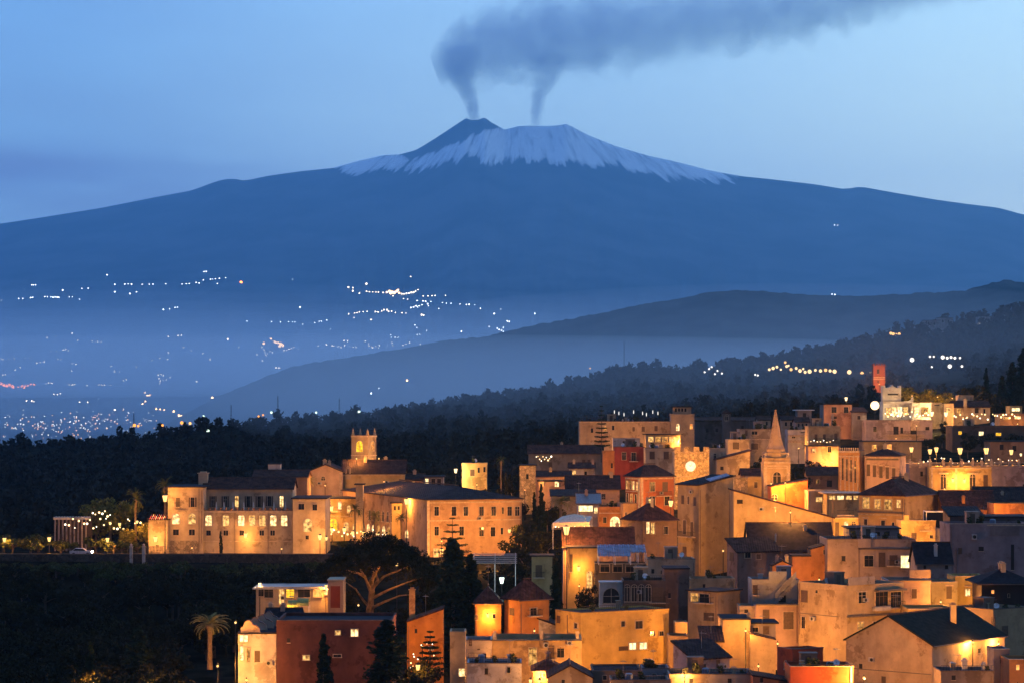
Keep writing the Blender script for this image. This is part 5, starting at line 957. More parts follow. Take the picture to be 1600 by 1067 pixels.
def broad(seed, h=7, r=3.2, c=(.022, .024, .012), size=.26, n=26, dens=85, name='garden_tree'):
    rnd = random.Random(seed); mb, ends = branchy(rnd, h, .28, r * .75, 7); cs, rs = [], []
    for i in range(n):
        a = rnd.uniform(0, 6.283); q = rnd.uniform(.1, 1) ** .6 * r; z = h * .66 + rnd.uniform(-.28, .34) * h * (1 - .55 * (q / r) ** 2); cs.append((math.cos(a) * q, math.sin(a) * q, z)); rs.append(rnd.uniform(.22, .42) * r)
    return Kind(name, [('trunk', mb.mesh('trunk', BARK)), ('crown', leafmesh('crown', cs, rs, [dens] * n, size, foliage(c)))])
def column(seed, h=12, r=1.3, c=(.018, .030, .016), size=.2, name='cypress', n=60, dens=70):
    rnd = random.Random(seed); mb = MB(); mb.tube([(0, 0, -1), (0, 0, h * .85)], [.22, .05], 6); cs, rs = [], []
    for i in range(n):
        z = h * (.06 + .9 * i / n); w_ = r * min(1, .55 + z / h * 1.6) * (1 - (z / h) ** 2.6) ** .8; a = rnd.uniform(0, 6.283); q = w_ * rnd.uniform(.1, .62); cs.append((math.cos(a) * q, math.sin(a) * q, z)); rs.append(max(.14, w_ * .52))
    return Kind(name, [('trunk', mb.mesh('trunk', BARK)), ('crown', leafmesh('crown', cs, rs, [dens] * n, size, foliage(c), 1.5))])
def palm(seed, h=7, fl=2.7, n=34, c=(.07, .085, .03), name='palm_tree', droop=1.0):
    rnd = random.Random(seed); mb = MB(); mb.tube([(0, 0, -1), (.05, 0, h * .5), (0, 0, h)], [.34, .26, .3], 9); mb.lathe((0, 0, h - .5), [(.3, 0), (.46, .35), (.3, .8)], 9); fr = MB()
    for i in range(n):
        a = i * 2.39996; e0 = R(rnd.uniform(-25, 80)); L = fl * rnd.uniform(.85, 1.1); pts = []; p = Vector((0, 0, h + .15)); e = e0
        for k in range(9):
            pts.append(p.copy()); p = p + Vector((math.cos(a) * math.cos(e), math.sin(a) * math.cos(e), math.sin(e))) * (L / 8); e -= R(13) * droop * (.5 + k * .13)
        sd = Vector((-math.sin(a), math.cos(a), 0))
        for k in range(1, 9):
            q0, q1 = pts[k - 1], pts[k]; t = (q1 - q0)
            for sgn in (-1, 1):
                for m_ in range(3):
                    b = q0 + t * (m_ / 3); ll = .55 * (1 - abs(k - 4) / 7) * fl / 2.7; tip = b + sd * sgn * ll + t * .55 - Vector((0, 0, .22 * ll)); fr.poly((b, b + t * .16, tip))
        fr.tube(pts, [.035] * 8 + [.01], 3, False)
    return Kind(name, [('trunk', mb.mesh('trunk', plain('palm_bark', (.16, .11, .06), .9))), ('fronds', fr.mesh('fronds', foliage(c)))])
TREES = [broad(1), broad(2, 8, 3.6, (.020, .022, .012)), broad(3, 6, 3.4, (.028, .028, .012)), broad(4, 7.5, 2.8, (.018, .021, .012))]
LITTREE = broad(6, 8, 4.2, (.13, .13, .035), .3, 34, 90, 'tree'); BUSH = [broad(7, 3, 1.8, (.05, .065, .025), .2, 16, 70, 'shrub'), broad(8, 2.6, 2.0, (.06, .07, .03), .2, 16, 70, 'shrub')]  # LITTREE: paler leaf copy, lamp light partly put into the leaf colour
CYP = [column(1), column(2, 11, 1.1), column(3, 13, 1.6)]; PALM = [palm(1), palm(2, 8, 2.3, 30), palm(3, 5, 2.6, 46, (.17, .16, .06))]
def ground_at(px, d): return G(K(px) * d, d)
def to_top(kind, hh, px, ptop, d, label, cat, group=None, wid=1.0, base=None):
    """plant a tree so that it reaches photo row ptop; hh is the model's own height"""
    z = ground_at(px, d) if base is None else ZZ(base, d); s = max(.3, (ZZ(ptop, d) - z) / hh)
    return kind.put(K(px) * d, d, z, s * wid, rng.uniform(0, 6.28), label, cat, group, s)
# the umbrella pine in the middle
pz = empty('umbrella_pine', P(578, 962, 420), 'broad dark umbrella pine with lit forked limbs in front of the courtyard', 'pine tree'); o_ = pz.location; mb = MB(); L_ = lambda px, py, dy: tuple(P(px, py, 420 + dy))
mb.tube([L_(576, 985, 0), L_(578, 950, 0), L_(581, 922, 0), L_(580, 905, .3)], [.75, .62, .5, .4], 9)
limbs = [[(580, 925, 0), (570, 900, -1), (555, 878, -2), (545, 868, -2)], [(581, 915, 0), (584, 895, 1), (578, 875, 1), (572, 862, 1)], [(582, 918, 0), (600, 900, -1), (625, 890, -2), (645, 880, -2)], [(580, 935, 0), (605, 922, -1), (640, 908, -2), (665, 900, -2)],
         [(577, 948, 0), (566, 935, 1), (556, 920, -1), (535, 905, -1)], [(580, 908, 0), (592, 885, 2), (605, 868, 3), (620, 858, 3)], [(579, 950, 0), (600, 940, -2), (625, 930, -2), (645, 928, -2)], [(582, 922, .2), (590, 905, 5), (585, 885, 8), (600, 870, 8)], [(570, 900, -1), (560, 895, -3), (540, 890, -4)]]
for lb in limbs: mb.tube([L_(*p) for p in lb], [.3, .2, .13, .07][:len(lb)], 6)
mb.build('trunk', plain('pine_bark', (.20, .125, .065), .95, 0, .5, 1.2, .1), pz, o_); cs, rs, ns_ = [], [], []; rnd = random.Random(4)
for i in range(260):
    a = rnd.uniform(0, 6.283); q = rnd.random() ** .5; px = 590 + math.cos(a) * q * 88; dy = math.sin(a) * q * 8.5; py = 872 + (q ** 2) * 26 - 34 * math.sqrt(max(0, 1 - q * q)) * rnd.uniform(.35, 1.0) + rnd.uniform(-3, 10)
    if py > 885 and 560 < px < 640 and dy < 2: continue
    p = P(px, py, 420 + dy); cs.append(tuple(p - o_)); rs.append(rnd.uniform(.8, 1.5)); ns_.append(120)
for px, py, dy in [(500 + rnd.uniform(0, 34), rnd.uniform(880, 915), rnd.uniform(-3, 3)) for _ in range(24)] + [(640 + rnd.uniform(0, 48), rnd.uniform(880, 950), rnd.uniform(-3, 3)) for _ in range(48)] + [(546, 925, -1), (538, 930, -1), (553, 940, -1), (548, 905, -2), (545, 875, -2), (540, 868, -2), (551, 888, -3)]:
    cs.append(tuple(P(px, py, 420 + dy) - o_)); rs.append(rnd.uniform(.7, 1.2)); ns_.append(100)
link(bpy.data.objects.new('crown', leafmesh('crown', cs, rs, ns_, .2, foliage((.024, .024, .011)), .8)), pz)
# named single trees
to_top(PALM[0], 9.3, 212, 757, 512, 'slender lit palm left of the hotel', 'palm tree', None, .62); to_top(PALM[1], 9.6, 258, 744, 515, 'palm behind the hotel corner lamp', 'palm tree', None, .62)
to_top(PALM[2], 7.0, 328, 955, 372, 'feathery palm alone in the dark lower garden', 'palm tree', None, 1.25, 1034)
to_top(PALM[0], 9.3, 555, 782, 512, 'courtyard palm in front of the stair tower', 'palm tree', None, .9, 842); to_top(PALM[1], 9.6, 627, 800, 500, 'courtyard palm nearest the orange wing', 'palm tree', None, .9, 862); to_top(PALM[2], 7, 585, 795, 515, 'small courtyard palm between the two taller ones', 'palm tree', None, .8, 842)
to_top(PALM[2], 7, 440, 743, 552, 'low bushy palm before the pink church, the left one', 'palm tree', None, 1.2, 775); to_top(PALM[0], 9.3, 462, 744, 550, 'low bushy palm before the pink church, the middle one', 'palm tree', None, 1.0, 775); to_top(PALM[2], 7, 482, 742, 548, 'low bushy palm touching the pink church front', 'palm tree', None, 1.2, 778)
to_top(PALM[1], 9.6, 783, 712, 588, 'pale lit palm right of the amber cube house', 'palm tree', None, .8, 765); to_top(PALM[2], 7, 876, 772, 515, 'spreading palm behind the dining tent', 'palm tree', None, 1.3, 818)
CY = 'cypress'
for k, px, pt, d, lab, wd in ((2, 708, 834, 404, 'huge black cypress in front of the orange hotel wing', 1.5), (0, 735, 858, 406, 'second black cypress touching the huge one', 1.3), (1, 506, 985, 362, 'slim black cypress against the maroon house', 1.25), (2, 604, 962, 360, 'wide black cypress right of the maroon house', 2.3),
                              (1, 846, 752, 520, 'tall thin cypress left of the dining tent', .8), (1, 835, 765, 524, 'thin cypress just left of the taller one by the dining tent', .7), (0, 868, 872, 408, 'dark cypress beside the golden house', .9), (1, 141, 998, 366, 'thin lit cypress in the lower left garden', 1.0), (2, 216, 975, 368, 'broad dark conical cypress in the lower left garden', 1.9),
                              (1, 345, 828, 497, 'small cypress before the hotel front', .9), (1, 1541, 572, 790, 'lone thin cypress on the right hill shoulder', 1.0), (2, 1582, 562, 770, 'wide cypress of the dark group at the right edge', 1.7), (2, 1600, 540, 775, 'tallest cypress of the dark group at the right edge', 1.6), (0, 1566, 584, 765, 'lower cypress leading the dark group at the right edge', 1.6)):
    to_top(CYP[k], (12, 11, 13)[k], px, pt, d, lab, CY, None, wd)
def tiers(seed, h, r, n, c=(.035, .05, .025)):
    rnd = random.Random(seed); mb = MB(); mb.tube([(0, 0, -1), (0, 0, h)], [.25, .05], 6); cs, rs, q = [], [], []
    for i in range(n):
        z = h * (.22 + .76 * i / (n - 1)); w_ = r * (1 - .85 * i / (n - 1))
        for k in range(7):
            a = k * .897 + i * .5; mb.tube([(0, 0, z), (math.cos(a) * w_, math.sin(a) * w_, z + .15 * w_)], [.06, .02], 4)
            for t in (.4, .7, .98): cs.append((math.cos(a) * w_ * t, math.sin(a) * w_ * t, z + .12 * w_ * t)); rs.append(.16 * w_ + .12); q.append(34)
    return Kind('tiered_pine', [('trunk', mb.mesh('trunk', BARK)), ('crown', leafmesh('crown', cs, rs, q, .13, foliage(c), .35))])
TI = tiers(3, 10, 3.6, 6); to_top(TI, 10, 707, 808, 478, 'flat tiered pine in front of the orange hotel wing', 'pine tree', None, 1.0, 880)
TI2 = tiers(5, 12, 2.2, 10); to_top(TI2, 12, 940, 633, 625, 'tall pale tiered pine before the medieval palace', 'pine tree', None, .8, 715); to_top(CYP[0], 12, 878, 684, 640, 'small dark conifer left of the medieval palace', 'conifer', None, .9)
TI3 = tiers(8, 9, 2.6, 9); to_top(TI3, 9, 672, 985, 372, 'dark tiered pine by the lit lane at the bottom', 'pine tree', None, 1.0, 1075)
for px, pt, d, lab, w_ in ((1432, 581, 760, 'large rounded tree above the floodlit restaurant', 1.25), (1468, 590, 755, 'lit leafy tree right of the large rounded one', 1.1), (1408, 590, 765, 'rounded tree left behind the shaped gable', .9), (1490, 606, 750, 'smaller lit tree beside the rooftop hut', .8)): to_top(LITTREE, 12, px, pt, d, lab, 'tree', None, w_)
for px, pt, d, lab, w_ in ((1242, 722, 590, 'black tree just right of the steeple', .9), (1268, 714, 588, 'black tree in the middle of the clump by the steeple', 1.0), (1294, 718, 586, 'black tree at the right of the clump by the steeple', .9),
        (172, 752, 530, 'big lit tree left of the slender palm', 1.3), (150, 770, 528, 'tree with pale blossom at the left of the hotel garden', 1.0), (230, 800, 508, 'dark leafy tree beside the hotel annex', .7), (200, 812, 506, 'lamp lit leafy tree by the hotel drive', .8),
        (820, 838, 470, 'dark pine before the orange hotel wing end', 1.1), (798, 850, 452, 'dark round tree above the striped pergola', 1.0), (838, 858, 450, 'dark round tree above the cream lean to', .8), (770, 742, 575, 'dark rounded tree under the tall post lamp', .9), (800, 715, 590, 'tall shrub tree right of the pale lit palm', .7),
        (784, 890, 412, 'greenish tree lit by the white floodlight', .7), (925, 905, 428, 'leafy dark tree under the blue terrace roof', .6), (960, 868 + 25, 424, 'dark vine tree below the blue terrace roof', .6), (1290, 762, 545, 'dark small tree above the gold cottage', .5), (660, 1012, 364, 'dark round tree over the lit lane', .8), (645, 1040, 355, 'yellow lit shrub tree at the bottom by the lane lamp', .7),
        (470, 868, 462, 'olive tree left of the umbrella pine, nearest the hotel wall', 1.1), (440, 872, 455, 'rounded olive tree below the hotel front', 1.2), (415, 885, 440, 'rounded olive tree above the villa roof', 1.2), (505, 890, 430, 'dark tree under the left limb of the umbrella pine', 1.0), (1340, 690 + 5, 600, 'shrubby tree left of the rosy palace roof', .5),
        (1475, 652, 690, 'ivy dark tree below the cream terrace house', .7), (1500, 655, 688, 'dark tree on the bank below the red roofed cottage', .7), (1540, 600, 740, 'dark garden tree left of the cypress group', 1.2), (1520, 590, 760, 'dark bushy tree behind the rooftop hut', 1.2), (1565, 606, 735, 'dark bushy tree below the cypress group', 1.2), (1600, 612, 730, 'dark bushy tree at the far right edge', 1.2)):
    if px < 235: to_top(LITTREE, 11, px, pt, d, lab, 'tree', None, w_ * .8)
    else: to_top(rng.choice(TREES), 9.3, px, pt, d, lab, 'tree', None, w_ * .95)
GS = 'garden shrubs by the hotel drive'
for px, d, s in ((20, 500, 1.1), (48, 498, 1.2), (95, 503, 1.0), (112, 500, .9), (150, 500, 1.2), (178, 498, 1.1), (190, 500, .9), (60, 510, 1.3), (5, 508, 1.3), (215, 504, .9), (540, 512, .8), (600, 508, .8)):
    BUSH[int(px) % 2].put(K(px) * d, d, ground_at(px, d) - .2, s, px, 'leafy lamp lit shrub in the planting beside the hotel drive and courtyard', 'shrub', GS)
rt = random.Random(21)
for i in range(280):                                      # the unlit garden at the lower left
    px = rt.uniform(-40, 470); d = rt.uniform(345, 484); 
    if px > 300 and d < 400: px = rt.uniform(-40, 290)
    if 270 < px < 385 and d < 420: continue
    gz0 = ground_at(px, d) - .3; s_ = min(rt.uniform(.55, 1.1), (ZZ(rt.uniform(874, 890), d) - gz0) / 9.3)
    if s_ < .2: continue
    rng.choice(TREES).put(K(px) * d, d, gz0, s_, rt.uniform(0, 6), 'dark leafy tree in the unlit garden below the hotel wall', 'tree', 'trees of the unlit garden')
# woodland on the hills: one mass
tmpl = []
for k in range(5):
    rnd = random.Random(k + 40); cs = []; rs = []
    for i in range(9): a = rnd.uniform(0, 6.283); q = rnd.uniform(0, 1.9); cs.append((math.cos(a) * q, math.sin(a) * q, rnd.uniform(1.6, 4.8) - q * .5)); rs.append(rnd.uniform(.9, 1.5))
    me = leafmesh('t', cs, rs, [11] * 9, .72, BARK); tmpl.append(np.array([v.co[:] for v in me.vertices])); bpy.data.meshes.remove(me)
VV = []; rw = random.Random(9)
def wood(x, y, s):
    a = rw.uniform(0, 6.283); t = tmpl[rw.randrange(5)] * np.array([s, s, s * rw.uniform(.8, 1.35)]); c_, s_ = math.cos(a), math.sin(a)
    VV.append(np.stack([t[:, 0] * c_ - t[:, 1] * s_ + x, t[:, 0] * s_ + t[:, 1] * c_ + y, t[:, 2] + hill_z(CX + F * x / y, y) - .6], 1))
d = 545.0
while d < 1760:
    st = 5.2 if d < 800 else 6.6 if d < 1200 else 7.6; x = K(-330) * d
    while x < K(1900) * d:
        X, Y = x + rw.uniform(-.45, .45) * st, d + rw.uniform(-.45, .45) * st; px = CX + F * X / Y; x += st
        lim = lerp_tab([(-400, 525), (235, 525), (262, 575), (500, 590), (640, 600), (720, 625), (840, 650), (900, 690), (1090, 730), (1200, 722), (1300, 740), (1400, 800), (1500, 780), (1600, 760)], px)
        if px > 1650: lim = 430
        if Y < lim or (Y > 1330 and px < 500): continue
        if rw.random() < .10 or (1190 < px < 1375 and 1030 < Y < 1135) or (1092 < px < 1190 and 1080 < Y < 1155) or (1418 < px < 1512 and 930 < Y < 1055): continue
        if px < 600 and 1000 < Y < 1082 and rw.random() < .6: continue
        wood(X, Y, (.45 + .72 * rw.random() ** 1.5) * (1.05 if d < 1200 else 1.2))
    d += st
V = np.concatenate(VV); n = len(V) // 4; me = bpy.data.meshes.new('woodland'); me.vertices.add(len(V)); me.vertices.foreach_set('co', V.ravel()); me.loops.add(4 * n); me.loops.foreach_set('vertex_index', np.arange(4 * n)); me.polygons.add(n)
me.polygons.foreach_set('loop_start', np.arange(n) * 4); me.polygons.foreach_set('loop_total', np.full(n, 4)); mw, tw, bw = mat_new('woodland_leaves'); tcw = nd(tw, 'ShaderNodeTexCoord'); nw = nd(tw, 'ShaderNodeTexNoise'); nw.inputs['Scale'].default_value = .11; nw.inputs['Detail'].default_value = 4
tw.links.new(tcw.outputs['Object'], nw.inputs[0]); tw.links.new(ramp(tw, nw.outputs[0], [(.3, (.012, .013, .010)), (.7, (.045, .040, .030))]), bw.inputs['Base Color']); bw.inputs['Roughness'].default_value = .9; bw.inputs['Specular IOR Level'].default_value = .03
me.materials.append(mw); me.update(); tag(link(bpy.data.objects.new('woodland', me)), 'dark woodland covering the hill behind the town', 'woodland', None, 'stuff')

rt = random.Random(31)
for i in range(64):                                      # low shrubs under the garden wall
    px = rt.uniform(-20, 500); d = rt.uniform(470, 489); gz0 = ground_at(px, d) - .2; s_ = min(rt.uniform(.7, 1.5), (ZZ(rt.uniform(871, 878), d) - gz0) / 3.6)
    if s_ > .15: BUSH[i % 2].put(K(px) * d, d, gz0, s_, rt.uniform(0, 6), 'dark shrub on the bank right under the long garden wall', 'shrub', 'shrubs under the garden wall')
pot = MB(); pot.lathe((0, 0, 0), [(.14, 0), (.22, .34), (.24, .38)], 8)
POTTED = [Kind('potted_plant', [('pot', pot.mesh('pot', plain('pot_clay', (.22, .10, .05)))), ('leaves', leafmesh('leaves', [(0, 0, .75), (.12, .05, 1.0), (-.1, .08, .6)], [.38, .3, .3], [46, 36, 36], .13, foliage((.04, .05, .02)), 1.0))])]
for i, p in enumerate(TERR): POTTED[0].put(p.x, p.y, p.z, rt.uniform(.8, 1.6), rt.uniform(0, 6), 'leafy potted plant standing on a flat roof terrace in the town', 'potted plant', 'potted plants on the roof terraces')
par = MB(); par.tube([(0, 0, 0), (0, 0, 2.6)], .03, 6); par2 = MB(); par2.lathe((0, 0, .9), [(.16, 0), (.2, .3), (.1, 1.4), (.03, 1.7)], 8)
PARA = Kind('closed_parasol', [('pole', par.mesh('pole', WHITEM)), ('canopy', par2.mesh('canopy', plain('white_canvas2', (.6, .56, .5), .9)))])
for i, px in enumerate((338, 350, 364, 381, 396, 412, 428, 446)): p = P(px, 797, 507.5); PARA.put(p.x, p.y, hz1 - .95, 1, i, 'closed pale parasol on the hotel roof terrace', 'parasol', 'closed parasols on the hotel terrace')

for px, pt, d, lab in ((1512, 668, 640, 'bushy tree before the dark hillside house, the leftmost one'), (1546, 672, 642, 'bushy tree before the dark hillside house, in the middle'), (1585, 668, 640, 'bushy tree before the dark hillside house, at the right edge'), (1472, 668, 668, 'dark tree on the bank left of the dark hillside house'), (1450, 676, 660, 'small dark tree under the right end of the white villa'),
        (822, 800, 500, 'leafy tree between the thin cypresses and the orange wing'), (856, 806, 496, 'leafy tree left of the dining tent'), (862, 832, 470, 'dark tree below the dining tent'), (815, 815, 485, 'dark tree beside the end of the orange wing'), (610, 935, 432, 'dark tree behind the trunk of the umbrella pine'), (560, 925, 436, 'dark tree left behind the umbrella pine trunk'), (635, 930, 430, 'dark tree behind the square chimney'), (535, 935, 428, 'dark tree right of the villa pier'), (590, 945, 425, 'low dark tree at the foot of the umbrella pine'),
        (1190, 705, 612, 'small tree left behind the steeple'), (1015, 715, 618, 'small dark tree behind the pale flat house'), (930, 690, 652, 'dark tree at the left foot of the medieval palace'), (900, 725, 610, 'dark rounded tree among the brown roofs'), (800, 775, 545, 'dark tree below the amber stone cottage'), (855, 770, 540, 'dark tree left of the broad brown tiled house'), (1255, 735, 575, 'black tree in front of the clump by the steeple')):
    to_top(rng.choice(TREES), 9.3, px, pt, d, lab, 'tree', None, 1.0)
# ------------------------------------------------------------------ lamps: each has its own light
AMB = (1.0, .385, .065); WRM = (1.0, .62, .25); GRN = (.80, 1.0, .78)
GLOW = {AMB: emit('lamp_glow', (1, .56, .17), 1.8, 0, 'NONE'), WRM: emit('lamp_glow', (1, .70, .32), 2.2, 0, 'NONE'), GRN: emit('lamp_glow', (.85, 1, .85), 2.4, 0, 'NONE')}
LPOW = 8.4
def bulb(root, p, power, c, r=.35):
    l = bpy.data.lights.new('bulb', 'POINT'); l.energy = power * LPOW; l.color = c; l.shadow_soft_size = r
    o = bpy.data.objects.new('bulb', l); o.location = Vector(p) - root.location; link(o, root)
def lamp(px, py, d, power, label, c=AMB, kind='post', gr=.34, group=None):
    d_0 = d; p = P(px, py, d)
    while kind == 'post' and inside(p) and d > d_0 - 14: d -= .5; p = P(px, py, d)
    if inside(p, .05): print('INSIDE', label, px, py, d_0)
    elif d < d_0: print('moved', label, px, py, d_0, d)
    g = G(p.x, p.y)
    if p.z < g + 2.4: print('LOW', label, px, py, d, round(g + 2.4 - p.z, 1)); p.z = g + 2.4
    if kind == 'post':
        g = min(g, p.z - 2.2); root = empty('street_lamp', (p.x, p.y, g - .3), label, 'street lamp', group); o = root.location; mb = MB(); h = p.z - g + .3
        mb.lathe(o, [(.16, 0), (.16, .8), (.09, 1.0), (.06, h - gr - .08)], 8); mb.lathe((p.x, p.y, p.z - gr - .12), [(.07, 0), (.2, .08), (.2, .12)], 8); mb.build('post', DARKM, root, o)
        mb = MB(); mb.lathe((p.x, p.y, p.z + gr * .9), [(gr * .8, 0), (gr * .5, .12), (.05, .3)], 8); mb.build('cap', DARKM, root, o)
    else:
        root = empty('wall_lantern', (p.x, p.y, p.z), label, 'wall lantern', group); o = root.location; mb = MB(); mb.tube([(p.x, p.y + 1.0, p.z + .1), (p.x, p.y + .5, p.z + .55), (p.x, p.y, p.z + gr + .06)], .035, 5); mb.build('bracket', DARKM, root, o)
        mb = MB(); mb.lathe((p.x, p.y, p.z + gr * .85), [(gr * .8, 0), (gr * .4, .1), (.04, .2)], 8); mb.build('cap', DARKM, root, o)
    mb = MB()
    if .24 < gr < 1.1:
        mb.lathe((p.x, p.y, p.z), [(gr * .42, -gr * 1.05), (gr * .5, -gr), (gr * .92, gr * .8), (gr * .8, gr * .9)], 6); g_ = mb.build('lantern_glass', GLOW[c], root, o); mb = MB()
        for i in range(6):
            a = 2 * math.pi * (i + .5) / 6; mb.tube([(p.x + gr * .52 * math.cos(a), p.y + gr * .52 * math.sin(a), p.z - gr), (p.x + gr * .95 * math.cos(a), p.y + gr * .95 * math.sin(a), p.z + gr * .8)], gr * .05, 4)
        mb.build('lantern_bars', DARKM, g_, o)
    else: mb.ball((p.x, p.y, p.z), gr, 12, 8); mb.build('globe', GLOW[c], root, o, True)
    bulb(root, (p.x, p.y, p.z), power, c, gr + .06); return root
# visible ones
lamp(258, 778, 500, 1000, 'bright globe lamp at the left corner of the hotel', AMB, 'post', .62)
lamp(243, 842, 499.5, 500, 'glowing wall lantern on the low hotel annex', AMB, 'wall', .5)
lamp(384, 836, 503.2, 380, 'glowing wall lantern under the hotel arched windows', AMB, 'wall', .45)
lamp(77, 842, 496, 900, 'garden lamp beside the pale shrubs left of the car', AMB, 'post', .42); lamp(7, 843, 497, 900, 'garden lamp at the left edge of the photograph', AMB, 'post', .42); lamp(168, 843, 497, 900, 'garden lamp between car and gate pillars', AMB, 'post', .42); lamp(187, 819, 513, 250, 'lamp under the trees at the right end of the garden pergola', AMB, 'post', .35); lamp(172, 817, 513.5, 200, 'lamp hanging by the garden pergola columns', AMB, 'post', .3); lamp(214, 815, 506, 600, 'lamp among leaves left of the striped awning', AMB, 'post', .3)
lamp(500, 839, 497, 700, 'post lamp at the right corner of the hotel, brighter of two', AMB, 'post', .5); lamp(510, 841, 499, 350, 'post lamp at the right corner of the hotel, smaller of two', AMB, 'post', .35)
for px, py, d, lab in ((518, 794, 539, 'lantern on the courtyard balcony'), (519, 828, 534, 'courtyard lamp before the arched doorway'), (538, 828, 532, 'courtyard lamp right of the arched doorway'), (552, 833, 528, 'courtyard lamp left of the stair tower'), (569, 834, 522, 'courtyard lamp right of the stair tower')): lamp(px, py, d, 380, lab, AMB, 'wall' if py < 800 else 'post', .5)
lamp(635, 783, 512, 1800, 'bright lantern above the second courtyard palm', AMB, 'post', .55)
lamp(690, 868, 494, 1300, 'lantern glowing behind the huge black cypress', AMB, 'post', .5); lamp(796, 829, 498, 1000, 'wall lantern near the right end of the orange wing', AMB, 'wall', .35)
lamp(712, 735, 598, 1800, 'tall post lamp beside the amber cube house', WRM, 'post', .5)
lamp(885, 828, 452.5, 4200, 'brightest street lamp above the long maroon roof', AMB, 'post', .75)
lamp(1015, 783.5, 515, 2200, 'twin street lamp before the red palazzo, the left one', AMB, 'post', .6, 'twin lamps before the red palazzo'); lamp(1048, 786, 515, 2200, 'twin street lamp before the red palazzo, the right one', AMB, 'post', .6, 'twin lamps before the red palazzo')
lamp(904, 888, 444.5, 400, 'yellow wall lantern on the lamp lit yellow wall', AMB, 'wall', .4); lamp(784, 906, 415, 500, 'greenish white floodlight in the tree below the striped pergola', GRN, 'post', .5)
lamp(620, 879, 419, 500, 'amber lamp shining through the right crown of the umbrella pine', AMB, 'post', .45); lamp(578, 861, 440, 200, 'small lamp glinting through the top of the umbrella pine', WRM, 'post', .22)
lamp(406, 913, 402, 500, 'small bright lamp on the villa roof corner', WRM, 'post', .3); lamp(509.5, 916, 401, 350, 'lantern beside the red villa pier', AMB, 'wall', .3); lamp(653, 1042, 361, 700, 'globe lamp low in the lit lane at the bottom', AMB, 'post', .4); lamp(829, 1064, 352, 600, 'garden lamp at the bottom edge below the lit door', AMB, 'post', .3); lamp(843, 1064, 350, 400, 'small garden lamp at the bottom edge right of the first', AMB, 'post', .25)
lamp(762, 961, 397.2, 500, 'wall lantern on the little orange cottage', AMB, 'wall', .3)
for px, py, w_ in ((1424, 702, 'leftmost'), (1453, 705, 'second'), (1463, 702, 'third'), (1500, 704, 'fourth'), (1541, 704, 'fifth'), (1580, 706, 'rightmost')): lamp(px, py, 583, 1500, 'belvedere lamp on the piazza balustrade, %s of the six' % w_, AMB, 'post', .55 + (.15 if px in (1500, 1541) else 0), 'belvedere lamps')
lamp(1489, 750, 573.4, 500, 'wall lantern between the pedimented doors, the left one', AMB, 'wall', .45); lamp(1507, 751, 573.4, 500, 'wall lantern between the pedimented doors, the right one', AMB, 'wall', .45)
lamp(1367, 633, 697, 3200, 'huge white hot floodlight left of the shaped gable', WRM, 'post', 1.2)
lamp(1456, 646, 698, 1500, 'terrace lamp at the right end of the restaurant', WRM, 'post', .6); lamp(1478, 647, 696, 1500, 'terrace lamp before the cream terrace house', WRM, 'post', .6); lamp(1322, 623, 720, 800, 'lamp on the skyline behind the pink square house', WRM, 'post', .5)
lamp(1595, 710, 580, 300, 'small violet white lamp at the right edge of the belvedere', WRM, 'post', .3)
